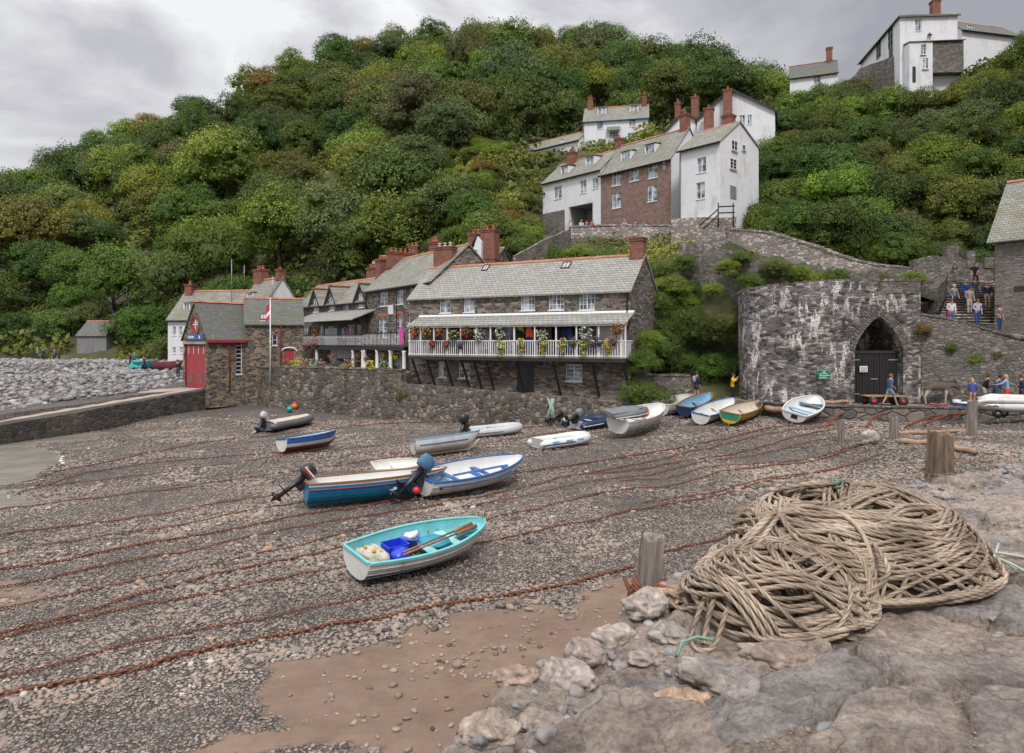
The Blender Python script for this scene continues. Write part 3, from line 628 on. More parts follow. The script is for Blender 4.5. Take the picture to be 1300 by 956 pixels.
# single big trees and bushes that stand out
BIG = [(505, 80, 6.2, 'olive green', 'big round olive tree directly above the harbour cottages', 1.0), (455, 82, 5.5, 'olive green', 'olive tree left of the big round tree above the cottages', 1.05),
 (565, 78, 5.4, 'grey-green', 'grey-green tree right of the big round olive tree', .95), (400, 74, 3.6, 'yellow-green', 'pale yellow-flowering tree behind the gabled cottages', 1.2), (432, 72, 3.2, 'yellow-green', 'small pale tree beside the yellow-flowering tree', 1.0),
 (355, 82, 4.5, 'dark green', 'dark tree behind the inn chimneys', 1.0), (300, 88, 4.5, 'mid green', 'tree on the bank behind the inn roof', 1.1), (250, 88, 4.2, 'dark green', 'dark tree leaning over the left end of the inn', 1.1),
 (190, 92, 4.2, 'mid green', 'leafy tree between the zinc shed and the inn', .95), (165, 94, 3.3, 'dark green', 'dark tree touching the right side of the zinc shed', .95), (75, 100, 4.4, 'mid green', 'tree close to the left side of the zinc shed', .9),
 (20, 101, 4.2, 'dark green', 'tree behind the walkers at the far end of the bank', .9), (-20, 100, 4.4, 'mid green', 'tree at the left edge of the wood above the boulders', .9), (215, 84, 2.4, 'olive green', 'low bush on the verge left of the inn', .9),
 (118, 100, 4.2, 'grey-green', 'grey-green tree right behind the zinc shed', 1.0), (528, 66, 3.3, 'dark green', 'dark tree just behind the tall chimney stacks', 1.0), (620, 66, 3.4, 'olive green', 'olive bush right of the twin chimney stacks', 1.0), (600, 72, 3.6, 'mid green', 'green tree on the slope behind the chimney stacks', 1.0), (470, 70, 3.4, 'dark green', 'dark tree behind the clustered cottage chimneys', 1.0),
 (660, 64, 2.6, 'olive green', 'olive bush left of the white house with the garage opening', .95), (672, 61, 2.3, 'mid green', 'green bush below the white house with the garage opening', .9), (645, 56, 2.2, 'grey-green', 'grey-green bush at the foot of the open slope', .8)]
for px, y, r, k, lb, hs in BIG: sp(px, y, 'tree' if r > 3 else 'bush', 'tree' if r > 3 else 'bush', lb, r, k, MID, hs=hs)

# low woodland growth and bramble covering the slopes between the trees
def cover(name, label, n, pxr, yr, size, cols, seed, keep=None, lump=1.6):
    g = np.random.default_rng(seed); px = g.uniform(*pxr, n); y = np.sqrt(g.uniform(yr[0]**2, yr[1]**2, n)); x = (px-650)/F*y; z = hill_z(x, y)
    if keep is not None: k = keep(px, y, z, x, g); px, y, z, x = px[k], y[k], z[k], x[k]
    n = len(x); lm = np.clip(fbm(x*.28, y*.28, oct=3, seed=seed), -.5, 1)+.5; z = z+lm*lump*g.uniform(.2, 1, n)
    nr = g.normal(0, .6, (n, 3)); nr[:, 2] += .7; nr[:, 1] -= .5; nr /= np.linalg.norm(nr, axis=1)[:, None]; t = np.cross(nr, g.normal(0, 1, (n, 3))); t /= np.linalg.norm(t, axis=1)[:, None]; b = np.cross(nr, t)
    s = (size*g.uniform(.5, 1.4, n)*np.clip(y/90, .5, 2))[:, None]; P = np.stack([x, y, z], -1)
    V = np.stack([P-t*s, P-b*s*.6, P+t*s, P+b*s*.6], 1).reshape(-1, 3)
    tint = np.clip(.5+.5*fbm(x*.16, y*.16, oct=3, seed=seed+4)+g.normal(0, .14, n), 0, 1)
    o = npmesh(name, V, np.arange(4*n).reshape(n, 4), FOL, sm=False, attrs={'tint': np.repeat(tint, 4)}); o.color = (*cols, 1)
    tag(o, label, 'undergrowth', kind='stuff'); return o
def woodkeep(px, y, z, x, g):
    sy = 433-F*(z-EYE)/y
    bare = ((px+14*fbm(x*.2, y*.2, seed=4) > 402) & (px < 444) & (sy > 222) & (sy < 290)) | ((px > 140) & (px < 178) & (sy > 318) & (sy < 392))
    road = ((px > 665) & (y > 68.5) & (y < 82)) | ((px > 88) & (px < 146) & (y < 100))
    return ~bare & ~road & ~((px > 380) & (y < 62) & (px < 560)) & (z > 3.6)
cover('undergrowth', 'low woodland undergrowth covering the hill between the trees', 190000, (-120, 990), (72, 240), .42, (.085, .105, .028), 3, woodkeep, 2.2)
cover('bramble_scrub', 'bright bramble and bracken covering the open slope below the white houses', 70000, (540, 965), (49, 108), .20, (.15, .165, .034), 5, woodkeep, 1.3)
cover('bracken_bank', 'mixed bracken and scrub covering the steep right-hand bank', 110000, (960, 1500), (51.5, 96), .22, (.115, .135, .032), 7, lambda px, y, z, x, g: ~((px < 1215) & (y < .6+np.interp(px, [960, 1000, 1060, 1110, 1200], [58.5, 56.3, 53.2, 51.4, 50.2]))) & ~((px > 1075) & (px < 1150) & (y > 80)), 1.4)
# ivy-hung cliff between the balcony house and the kiln
IV = [(838, 45.2, 5.5, 1.7, 'mid green'), (858, 45.6, 4.2, 1.9, 'dark green'), (880, 46.0, 3.4, 1.9, 'dark green'), (903, 45.6, 4.0, 1.8, 'mid green'), (925, 45.2, 4.0, 1.5, 'dark green'), (850, 46.2, 6.6, 1.6, 'olive green'), (872, 46.3, 7.0, 1.7, 'mid green'), (895, 46.2, 6.6, 1.6, 'dark green'), (918, 46.0, 6.9, 1.5, 'olive green'),
      (866, 46.8, 2.4, 1.5, 'mid green'), (905, 46.3, 2.2, 1.5, 'bright green'), (835, 46.8, 8.4, 1.4, 'mid green'), (850, 47.6, 9.6, 1.5, 'bright green'), (838, 49.5, 10.8, 1.5, 'olive green'), (868, 48.6, 8.7, 1.2, 'bright green')]
for i, (px, D, z, r, k) in enumerate(IV):
    plant('ivy_bush', 'ivy', f'{k} ivy hanging on the cliff between the balcony house and the kiln', (px-650)/F*D, D, z-r*.4, r, tuple(v*rg.uniform(.8, 1.1) for v in GREENS[k]), NEAR, f'{k} ivy on the cliff', hs=1.0, trunk=False, lift=.35)
for px, D, z, r, k, lb in [(812, 41.2, 2.6, 1.5, 'mid green', 'leafy bush against the right corner of the balcony house'), (832, 41.9, 2.3, 1.25, 'grey-green', 'low pale bush right of the bush at the house corner'), (815, 41.6, 4.6, 1.3, 'mid green', 'climbing shrub halfway up the balcony house corner'),
      (825, 42.4, 6.0, 1.0, 'bright green', 'highest sprig of climbing shrub beside the gable of the balcony house'),
      (925, 47.3, 11.0, 1.0, 'bright green', 'bright tuft on the left end of the grey terrace wall'), (985, 46.8, 10.9, 1.05, 'olive green', 'olive brambles tumbling over the middle of the terrace wall'), (1015, 46.4, 10.5, 1.0, 'bright green', 'bright brambles tumbling over the terrace wall'), (1035, 45.9, 10.1, .8, 'yellow-green', 'yellowish tuft right of the bright brambles'), (940, 47.4, 11.7, .8, 'mid green', 'small bush where the terrace wall meets the parapet'),
      (1092, 44.5, 9.3, .6, 'bright green', 'small bright tuft on top of the kiln'), (1157, 44.8, 10.0, .95, 'bright green', 'round bright bush above the right corner of the kiln'), (905, 45, 9.3, .8, 'bright green', 'bright ivy clump at the top left of the kiln'),
      (1237, 38.2, 4.9, .6, 'bright green', 'bright plant sprouting from the ramp wall above the donkey minders'), (1262, 38.1, 5.2, .45, 'olive green', 'dry plant sprouting from the ramp wall near the right edge'), (1172, 38.2, 6.6, .55, 'rusty brown-green', 'rusty plant growing from the corner right of the kiln'), (1208, 38.1, 5.6, .4, 'olive green', 'small tuft on the ramp wall above the donkey'),
      (700, 62, 13.2, 2.0, 'mid green', 'dark bush against the left end of the parapet'), (735, 60, 13.2, 1.6, 'bright green', 'bright brambles under the left part of the parapet'), (765, 58.5, 12.6, 1.7, 'mid green', 'green brambles under the middle of the parapet'), (788, 57, 12.4, 1.5, 'mid green', 'green brambles just left of the balcony house chimney'),
      (508, 50.2, 3.2, .7, 'olive green', 'hanging plant spilling over the end of the taller harbour wall'), (512, 49.3, 2.0, .6, 'olive green', 'lower tuft hanging on the harbour wall joint'),
      (868, 50.0, 11.6, 1.1, 'mid green', 'ivy clump at the very left end of the grey terrace wall'), (872, 49.4, 9.6, 1.3, 'dark green', 'ivy clump low on the left end of the terrace wall'), (952, 46.9, 9.9, 1.0, 'mid green', 'shrub growing low on the terrace wall left of the brambles'), (1062, 45.5, 10.2, .9, 'mid green', 'shrub on the terrace wall right of the yellowish tuft'), (1120, 44.6, 9.9, .6, 'olive green', 'small tuft between the two bright tufts above the kiln'), (1290, 50, 11.5, 2.2, 'dark green', 'dark tree behind the battlement wall by the stone building'), (1235, 51.5, 11.2, 2.4, 'dark green', 'dark tree filling the gap behind the battlement wall'), (1190, 53, 12, 2.4, 'dark green', 'dark tree left of the gap behind the battlement wall'), (1140, 54, 12.5, 2.6, 'mid green', 'tree behind the right end of the parapet'), (1100, 56.5, 13.5, 2.2, 'mid green', 'tree behind the parapet above the kiln'), (1060, 58.5, 14.2, 2.2, 'dark green', 'tree behind the middle of the right parapet'), (1020, 60.5, 15, 2.2, 'mid green', 'tree behind the parapet right of the steps to the end house'), (985, 60, 15, 2.6, 'mid green', 'dense bush just right of the tall white end house'), (968, 70, 23, 3.0, 'dark green', 'dark bush below the black-edged white gable'), (985, 74, 26, 3.0, 'mid green', 'leafy tree right of the black-edged white gable'), (972, 62, 17, 2.0, 'bright green', 'light bush touching the tall white end house'), (1000, 62, 17, 2.6, 'dark green', 'dark bush beside the dense bush near the end house')]:
    plant('bush', 'bush', lb, (px-650)/F*D, D, z-r*.4, r, GREENS[k], NEAR, None, hs=.95, trunk=False, lift=.4)
# ================================================================ buildings
class House:
    """facade frame: A = plan point of the left end, d = direction to the right seen from the camera, local +y into the house"""
    def __init__(s, name, label, A, d, z0, cat='house', group=None):
        s.A = Vector((A[0], A[1])); s.d = Vector(d).normalized(); s.n = Vector((-s.d.y, s.d.x)); s.z0 = z0
        s.rz = atan2(s.d.y, s.d.x); s.t = thing(name, label, cat, (A[0], A[1], z0), s.rz, group)
    def L(s, px, py, yo=0.0):
        dx = (px-650)/F; t = (s.A.dot(s.n)+yo)/(dx*s.n.x+s.n.y); P = Vector((dx*t, t))
        return (P-s.A).dot(s.d), EYE-(py-433)/F*t-s.z0
    def hole(s, q, yo=0.0):
        (a, d), (b, c) = s.L(q[0], q[1], yo), s.L(q[2], q[3], yo); return (min(a, b), max(a, b), min(c, d), max(c, d))
def window(par, h, y=.07, nx=2, ny=3, mat=None, sill=True, pane=None, bars=.03, fr=.055, name='window', axis='y'):
    """frame with bars, pane and sill, standing in the opening h=(x0,x1,z0,z1)"""
    a, b, c, d = h; mat = mat or WPAINT; M = None
    if axis == 'x': M = Matrix.Rotation(pi/2, 4, 'Z')
    mb = MB(); y1 = y+.05
    mb.box(a+.004, a+fr, y, y1, c+.004, d-.004, M=M); mb.box(b-fr, b-.004, y, y1, c+.004, d-.004, M=M); mb.box(a+fr, b-fr, y+.001, y1, c+.004, c+fr, M=M); mb.box(a+fr, b-fr, y+.001, y1, d-fr, d-.004, M=M)
    if nx > 1 and nx % 2 == 0: x = (a+b)/2; mb.box(x-fr*.6, x+fr*.6, y+.003, y1, c+fr, d-fr, M=M)
    for i in range(1, nx):
        if nx % 2 == 0 and i == nx//2: continue
        x = a+(b-a)*i/nx; mb.box(x-bars/2, x+bars/2, y+.008, y1-.01, c+fr, d-fr, M=M)
    for j in range(1, ny): z = c+(d-c)*j/ny; mb.box(a+fr, b-fr, y+.01, y1-.012, z-bars/2, z+bars/2, M=M)
    w = mb.build(name, mat, par)
    mb = MB(); mb.box(a+fr*.5, b-fr*.5, y1-.008, y1+.02, c+fr*.5, d-fr*.5, M=M); mb.build('pane', pane or GLASS, w)
    if sill: mb = MB(); mb.box(a-.05, b+.05, y-.13, y, c-.07, c-.002, M=M); mb.build('sill', mat, w)
    return w
def door(par, h, mat, y=.08, name='door', planks=5, knob=True):
    a, b, c, d = h; mb = MB(); k = (b-a)/planks
    for i in range(planks): mb.box(a+i*k+.006, a+(i+1)*k-.006, y+(.004 if i % 2 else 0), y+.06, c, d-.004)
    o = mb.build(name, mat, par)
    if knob: mb = MB(); mb.ball((b-.12, y-.03, (c+d)/2), .04, 8); mb.build('handle', solid('iron', (.08, .08, .08), .4, .7), o)
    return o
def pots(par, cx, cy, z, n, dx, dy, mat=None, h=.38, r=.12):
    for i in range(n):
        x = cx+(i-(n-1)/2)*dx; y = cy+(i-(n-1)/2)*dy; mb = MB()
        mb.lathe([(r*1.1, 0), (r*.95, .05), (r*.85, h*.8), (r*1.05, h*.85), (r*1.05, h), (r*.6, h), (r*.55, h*.5)], (x, y, z), 10); mb.build('chimney_pot', mat or TERRA, par)
def chimney(par, x0, x1, y0, y1, z0, z1, n=2, along='x', mat=None, cap=None, pmat=None, ph=.38):
    mb = MB(); mb.box(x0, x1, y0, y1, z0, z1-.24); mb.box(x0-.05, x1+.05, y0-.05, y1+.05, z1-.24, z1-.1); mb.box(x0-.09, x1+.09, y0-.09, y1+.09, z1-.1, z1)
    mb.box(x0-.04, x1+.04, y0-.04, y1+.04, z0+(z1-z0)*.28, z0+(z1-z0)*.28+.08)
    c = mb.build('chimney', mat or BRICKC, par)
    if n:
        L_ = (x1-x0) if along == 'x' else (y1-y0); st = L_/n*.92
        pots(c, (x0+x1)/2, (y0+y1)/2, z1, n, st if along == 'x' else 0, 0 if along == 'x' else st, pmat, ph, min(.13, st*.42))
    return c
def roof_x(par, x0, x1, yf, yr, yb, zf, zr, zb, mat, th=.1, ridge=True, fascia=None, ov=.0):
    """pitched roof, ridge along local x: eaves front (yf,zf), ridge (yr,zr), back eaves (yb,zb)"""
    mb = MB(); mb.prism([(x0, yf, zf), (x0, yr, zr), (x0, yr, zr+th*1.3), (x0, yf-.02, zf+th*.8)], (x1-x0, 0, 0)); mb.prism([(x0, yr+.001, zr), (x0, yb, zb), (x0, yb+.02, zb+th*.8), (x0, yr+.001, zr+th*1.3)], (x1-x0, 0, 0))
    r = mb.build('roof', mat, par)
    if ridge:
        mb = MB(); n = max(2, int((x1-x0)/.42)); s = (x1-x0)/n
        for i in range(n):
            a, b = x0+i*s+.008, x0+(i+1)*s-.008; z = zr+th*1.3+random.uniform(-.01, .012)
            mb.prism([(a, yr-.17, z-.10), (a, yr, z+.05), (a, yr+.17, z-.10), (a, yr+.12, z-.14), (a, yr-.12, z-.14)], (b-a, 0, 0))
        mb.build('ridge_tiles', RIDGE, r)
    if fascia:
        mb = MB(); mb.box(x0, x1, yf-.06, yf-.025, zf-.10, zf+.02); mb.tube([(x0, yf-.12, zf-.02), (x1, yf-.12, zf-.02)], .06, 6); mb.build('gutter', fascia, r)
    return r
def gable_house(H, W, depth, eaves, ridge, wallm, roofm, wins=(), below=1.5, left=.12, right=.12, ov=.22, yr=None, fascia=None, holes=(), gm=None, back_e=None, ridge_t=True, depthr=.16):
    """wins: list of (pixel box, nx, ny) on the front wall"""
    yr = depth/2 if yr is None else yr; hs = [H.hole(w[0]) for w in wins]+list(holes); be = back_e if back_e is not None else eaves
    mb = MB(); mb.wall(0, W, -below, eaves, hs, 0, depthr)
    wl = mb.build('wall', wallm, H.t)
    mb = MB(); k = (ridge-eaves)/yr
    for x, sgn in ((0.0, 1), (W, -1)):
        p = [(x, 0, -below), (x, depth, -below), (x, depth, be), (x, yr, ridge), (x, 0, eaves)]
        mb.face(p if sgn < 0 else p[::-1])
    mb.face([(0, depth, -below), (0, depth, be), (W, depth, be), (W, depth, -below)])
    mb.build('gable_wall', gm or wallm, H.t)
    rf = roof_x(H.t, -left, W+right, -ov, yr, depth+ov, eaves-ov*k+.02, ridge+.02, be-ov*k+.02, roofm, fascia=fascia, ridge=ridge_t)
    for (q, nx, ny, *r), h in zip(wins, hs): window(H.t, h, nx=nx, ny=ny, **(r[0] if r else {}))
    return wl, rf
def rooflight(H, rf, px, py, eaves, ridge, yr, w=.5, l=.75, yo=None):
    """skylight lying on the front slope"""
    k = (ridge-eaves)/yr; y = yr*.5
    for _ in range(12):
        u, z = H.L(px, py, y); y = min(max((z-eaves)/k, .1), yr-.2)
    a = math.atan(k); M = Matrix.Translation((u, y, eaves+k*y+.13)) @ Matrix.Rotation(a, 4, 'X')
    mb = MB(); 
    mb.box(-w/2, w/2, -l/2, -l/2+.06, 0, .09, M=M); mb.box(-w/2, w/2, l/2-.06, l/2, 0, .09, M=M); mb.box(-w/2, -w/2+.06, -l/2+.06, l/2-.06, 0, .09, M=M); mb.box(w/2-.06, w/2, -l/2+.06, l/2-.06, 0, .09, M=M); mb.box(-.02, .02, -l/2+.06, l/2-.06, 0, .07, M=M)
    o = mb.build('rooflight', BLACKP, H.t); mb = MB(); mb.box(-w/2+.03, w/2-.03, -l/2+.03, l/2-.03, .02, .05, M=M); mb.build('pane', solid('pinkish_glass', (.5, .38, .36), .25), o)
    mb = MB(); mb.box(-w/2-.02, w/2+.02, -l/2-.22, -l/2-.01, -.01, .02, M=M); mb.build('flashing', LEAD, o)
def dormer(H, q, eaves, ridge, yr, roofm, wallm, nx=2, ny=2, pitched=False):
    """box dormer whose window front shows in pixel box q"""
    k = (ridge-eaves)/yr; y = yr*.4
    for _ in range(12):
        u0, z0 = H.L(q[0], q[3], y); y = min(max((z0-eaves)/k, .05), yr-.3)
    a, b, c, d = H.hole(q, y); yb = min((d+.1-eaves)/k+.15, yr+.6)
    mb = MB(); mb.box(a-.08, a, y, yb, c-.1, d+.05); mb.box(b, b+.08, y, yb, c-.1, d+.05); mb.box(a, b, y+.02, y+.06, c-.12, c)
    o = mb.build('dormer', wallm, H.t)
    mb = MB(); mb.prism([(a-.16, y-.12, d+.06), (a-.16, yb+.3, d+.28), (a-.16, yb+.3, d+.34), (a-.16, y-.12, d+.13)], (b-a+.32, 0, 0)); mb.build('dormer_roof', roofm, o)
    w = window(o, (a, b, c, d), y=y+.01, nx=nx, ny=ny, sill=False)
def solve(A, d, px):   # distance along d from A to the sight line of px
    r = (px-650)/F; return (r*A[1]-A[0])/(d[0]-r*d[1])
def gutterpipe(par, x, y, z0, z1, mat, r=.05, name='downpipe'):
    mb = MB(); mb.tube([(x, y-.12, z1), (x, y-r-.02, z1-.25), (x, y-r-.02, z0)], r, 6); return mb.build(name, mat, par)

# ---------- terraces and retaining walls
PAVE = simple('pale_concrete', (.36, .31, .26), .85, var=.25, scale=1.2, bmp=.4, dirt=(.17, .15, .125), dirtamt=.6)
COBBLE = simple('beaten_street', (.24, .21, .18), .9, var=.3, scale=2.0, bmp=.6, dirt=(.14, .125, .10), dirtamt=.6)
def walkway(name, poly, z0, mat):      # poly of (x,y,z)
    mb = MB(); n = len(poly); mb.v = [tuple(p) for p in poly]+[(p[0], p[1], z0) for p in poly]
    mb.f = [list(range(n))]+[[i, (i+n), ((i+1) % n)+n, (i+1) % n] for i in range(n)]; mb.m = [0]*(n+1); mb.sm = [False]*(n+1)
    return mb.build(name, mat)
def ribbon_wall(name, label, pts, zb, th, mat, coping=None, batter=0.0, sub=10, seed=0, group=None, cope_h=.12, rough=.05):
    """free curve of wall: pts (x,y,ztop); zb bottom z or function; thickness towards the far side"""
    P = [Vector(p) for p in pts]; Q = []
    for i in range(len(P)-1):
        for k in range(sub): Q.append(P[i].lerp(P[i+1], k/sub))
    Q.append(P[-1]); n = len(Q); c0 = sum(Q, Vector())/n; t = thing(name, label, 'wall', (Q[0].x, Q[0].y, 0), 0, group)
    o = Vector((Q[0].x, Q[0].y, 0)); F_, B_ = [], []
    for i, p in enumerate(Q):
        d = (Q[min(i+1, n-1)]-Q[max(i-1, 0)]); d.z = 0; d.normalize(); nn = Vector((-d.y, d.x, 0))
        if nn.y < 0 and abs(nn.y) > .3: nn = -nn
        F_.append(p-o); B_.append(p-o+nn*th)
    rows = 7; V = []; 
    for i in range(n):
        z_b = (zb(Q[i].x, Q[i].y) if callable(zb) else zb)
        d = (B_[i]-F_[i]).normalized()
        zt = F_[i].z+rough*float(fbm(i*.9, seed*3.1, oct=2, seed=seed))
        for r in range(rows):
            f = r/(rows-1); z = z_b+(zt-z_b)*f; q = F_[i]-d*(batter*(1-f)); w_ = .045*float(fbm((Q[i].x+Q[i].y)*1.1, z*1.6, oct=3, seed=seed))
            V.append((q.x-d.x*w_, q.y-d.y*w_, z))
        V.append((B_[i].x, B_[i].y, zt)); V.append((B_[i].x, B_[i].y, z_b))
    m = rows+2; fs = [(i*m+r, (i+1)*m+r, (i+1)*m+r+1, i*m+r+1) for i in range(n-1) for r in range(m-1)]+[list(range(m))[::-1], [(n-1)*m+r for r in range(m)]]
    mb = MB(); mb.add(V, fs); mb.build('masonry', mat, t)
    if coping:
        mb = MB(); rg = random.Random(seed); L_ = 0; i = 0
        tot = [0]
        for i in range(n-1): tot.append(tot[-1]+(Q[i+1]-Q[i]).length)
        s = 0
        while s < tot[-1]-.05:
            l = min(rg.uniform(.3, .6) if coping is not True else rg.uniform(.14, .3), tot[-1]-s); mid = s+l/2; j = max(0, min(n-2, int(np.searchsorted(tot, mid))-1))
            f = (mid-tot[j])/(tot[j+1]-tot[j]); p = F_[j].lerp(F_[j+1], f); b = B_[j].lerp(B_[j+1], f); d = (Q[j+1]-Q[j]); sl_ = math.atan2(d.z, hypot(d.x, d.y))
            ang = atan2(d.y, d.x); M = Matrix.Translation(((p+b)/2)+Vector((0, 0, 0))) @ Matrix.Rotation(ang, 4, 'Z') @ Matrix.Rotation(-sl_, 4, 'Y') @ Matrix.Rotation(rg.uniform(-.06, .06), 4, 'X')
            h = cope_h*rg.uniform(.7, 1.25); mb.box(-l/2+.008, l/2-.008, -th/2-.06, th/2+.05, .0, h, M=M); s += l
        mb.build('coping', coping if coping is not True else mat, t)
    return t
def xy(px, D, z=0): return ((px-650)/F*D, D, z)
# slipway
sn = Vector((-.956, .294)); E = [(-24.2, 53.6, 2.33), (-29.0, 38.0, 1.42), (-33.6, 23.0, .2), (-37, 12, -.6)]
poly = [Vector(e) for e in E]+[Vector((e[0]+sn.x*3.7, e[1]+sn.y*3.7, e[2])) for e in E[::-1]]
tag(walkway('slipway_path', [p+Vector((0, 0, .004)) for p in poly], -2, PAVE), kind='structure')
ribbon_wall('slipway_wall', 'dark stone wall carrying the pale slipway down from the red-doored boathouse', [(e[0]+.12, e[1], e[2]-.10) for e in E], -1.2, .3, STONE_D, batter=.25, seed=2)
# house terraces
HT = [(-8.0, 49.7, 2.9), (7.1, 41.3, 2.3), (9.0, 41.6, 2.3), (12, 50, 2.3), (-4, 60, 2.9)]
tag(walkway('house_terrace', HT, -1, COBBLE), kind='structure')
tag(walkway('cottage_terrace', [(-19.2, 54.5, 3.72), (-7.8, 49.8, 3.72), (-4, 58, 3.72), (-16, 74, 3.72), (-26, 80, 3.72), (-24, 62, 3.72)], -1, COBBLE), kind='structure')
ribbon_wall('harbour_wall', 'tall cobble harbour wall below the flower-decked cottages', [(-20.6, 55.9, 3.75), (-19.1, 54.2, 3.95), (-14.5, 52.2, 3.95), (-11, 50.9, 3.92), (-8.0, 49.6, 3.85)], -.9, .6, STONE_S, coping=STONE_W, batter=.5, seed=3)
ribbon_wall('harbour_wall', 'rounded cobble harbour wall directly under the long white balcony', [(-8.2, 49.45, 3.0), (-3.2, 46.6, 2.75), (2, 43.75, 2.5), (6.9, 41.1, 2.3), (8.6, 40.9, 2.25)], -.9, .55, STONE_S, batter=.55, seed=4, rough=.12)
STREET = [xy(925, 41.5, 2.5), xy(960, 39.2, 2.5), xy(1000, 37.6, 2.5), xy(1060, 36.6, 2.5), xy(1140, 36.2, 2.5), xy(1215, 35.6, 2.5), xy(1300, 35.0, 2.5), (50, 33, 2.5), (60, 46, 2.5), (14, 47, 2.5)]
tag(walkway('street', STREET, 0, COBBLE), kind='structure')
ribbon_wall('kerb_wall', 'low wall of big quay stones below the donkey and the handcart', [(p[0], p[1]-.25, 2.52) for p in STREET[1:8]], .8, .3, rubble('quay_stone', [(.13, .12, .115), (.24, .21, .19), (.19, .18, .175), (.33, .27, .22)], 1.5, 1.5, (.12, .10, .085), .05, 1.0), coping=STONE_W, seed=6, cope_h=.08, rough=.05)
ribbon_wall('stone_wall', 'short low rubble wall between the balcony house and the ivy', [xy(792, 42.2, 3.9), xy(845, 42.6, 3.85), xy(877, 43, 3.8)], 1.5, .4, STONE_W, coping=True, seed=7)
pk = [(726,288,71),(760,286.5,69.5),(800,286,67.5),(850,286.5,65),(900,289,61.5),(940,292,58.8),(975,295,57),(1000,302,55.5),(1030,311,54),(1060,322,52.5),(1085,330,51.5),(1110,336,50.8),(1150,340,50),(1200,346,49)]
PK = [at(a, b, c) for a, b, c in pk]
ribbon_wall('parapet_wall', 'long pale stone parapet following the road below the village houses', PK, lambda x, y: hz(x, y-.3)-1.5, .45, STONE_P, coping=True, seed=8, sub=8, cope_h=.16)
t2 = [(862,309,51.5),(900,314,49.5),(935,321,48),(980,332,47.3),(1040,338,46.6),(1100,343,46),(1170,345,45.3),(1215,350,45)]
ribbon_wall('terrace_wall', 'grey terrace wall with tufts growing on it above the lime kiln', [at(*q) for q in t2], 4.0, .5, STONE_W, seed=9, rough=.25)
ribbon_wall('garden_wall', 'narrow diagonal stone wall climbing through bushes behind the balcony house roof', [at(655, 324, 56), at(690, 305, 60), at(725, 290, 66)], lambda x, y: hz(x, y)-.6, .3, STONE_W, seed=10)

# ---------- long house with the white balcony
H1 = House('balcony_house', 'long stone harbour house with a full-length white flower balcony', (-7.54, 50.3), (.873, -.488), 2.2); W1 = 17.0; z0 = 2.2
hw = [((558,377.6,572,396.7),2,3),((588.4,375.8,602.5,395.7),2,3),((660.8,373,679,393.3),4,3),((696.4,372.4,716,392.8),4,3),((734.9,371,755,392.8),4,3),
      ((556,458.7,566.7,478.8),2,1),((581.9,460.5,596.5,479.9),2,3),((717.9,461.8,739,483.8),2,4),((560,417,572,440),2,2),((610,417,622,441),2,2),((640,414,653,453),2,4),((744,416,752,452),2,4)]
dh = H1.hole((656.4,461.3,678.4,498)); dh2 = H1.hole((700,415,728,453)); dh3 = H1.hole((576,414,586,453))
wl, rf = gable_house(H1, W1, 5.4, 7.0, 9.35, STONE_H, SLATE3, hw, left=.1, right=.1, ov=.25, holes=[dh, dh2, dh3], below=1.2)
door(H1.t, dh, BLACKP); door(H1.t, dh3, solid('navy_door', (.03, .05, .12)))
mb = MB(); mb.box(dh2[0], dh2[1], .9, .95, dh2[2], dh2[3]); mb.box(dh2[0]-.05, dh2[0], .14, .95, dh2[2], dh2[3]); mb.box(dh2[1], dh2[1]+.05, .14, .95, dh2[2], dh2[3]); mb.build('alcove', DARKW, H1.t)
mb = MB(); u0, za = H1.L(757, 414); u1, zb_ = H1.L(792, 452); mb.box(u0, min(u1, W1-.05), -.03, -.002, zb_-.1, za); mb.build('white_panel', WHITE, H1.t)
rooflight(H1, rf, 617, 342, 7.0, 9.35, 2.7); rooflight(H1, rf, 719, 339, 7.0, 9.35, 2.7, w=.62)
chimney(H1.t, W1-.85, W1+.02, 2.25, 2.95, 8.6, 10.55, 0); chimney(H1.t, .05, 1.75, 2.9, 3.6, 8.2, 11.1, 0)
c3 = [o for o in H1.t.children if o.name.startswith('chimney')][-1]
for k in range(3): mb = MB(); mb.lathe([(.14, 0), (.16, .1), (.05, .14), (.05, .2), (.15, .24), (.13, .3)], (.4+k*.5, 3.25, 11.1), 8); mb.build('chimney_cowl', solid('cowl_white', (.6, .6, .6)), c3)
# verandah roof, deck, railing
BZ = 4.98-z0; RT = 6.05-z0; yb_ = -1.35; ue = H1.L(794, 440, yb_)[0]; us = H1.L(518, 440, yb_)[0]
mb = MB(); mb.prism([(us-.05, yb_-.15, 7.05-z0), (us-.05, -.003, 7.72-z0), (us-.05, -.003, 7.80-z0), (us-.05, yb_-.15, 7.12-z0)], (ue-us+.15, 0, 0)); vr = mb.build('verandah_roof', SLATE3, H1.t)
mb = MB(); mb.prism([(us, -.10, 7.765-z0), (us, -.004, 7.81-z0), (us, -.004, 7.91-z0), (us, -.03, 7.91-z0), (us, -.10, 7.80-z0)], (ue-us+.1, 0, 0)); mb.build('flashing', WPAINT, vr)
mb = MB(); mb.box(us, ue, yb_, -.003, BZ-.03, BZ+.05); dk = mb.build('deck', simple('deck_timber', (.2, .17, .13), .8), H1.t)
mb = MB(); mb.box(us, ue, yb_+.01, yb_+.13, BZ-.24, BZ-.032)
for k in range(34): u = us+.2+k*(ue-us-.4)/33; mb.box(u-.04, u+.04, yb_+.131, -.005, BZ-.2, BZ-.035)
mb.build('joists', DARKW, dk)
mb = MB(); mb.box(us, ue, yb_-.02, yb_+.06, RT-.04, RT+.03); mb.box(us, ue, yb_, yb_+.04, BZ+.10, BZ+.16)
k = us+.06
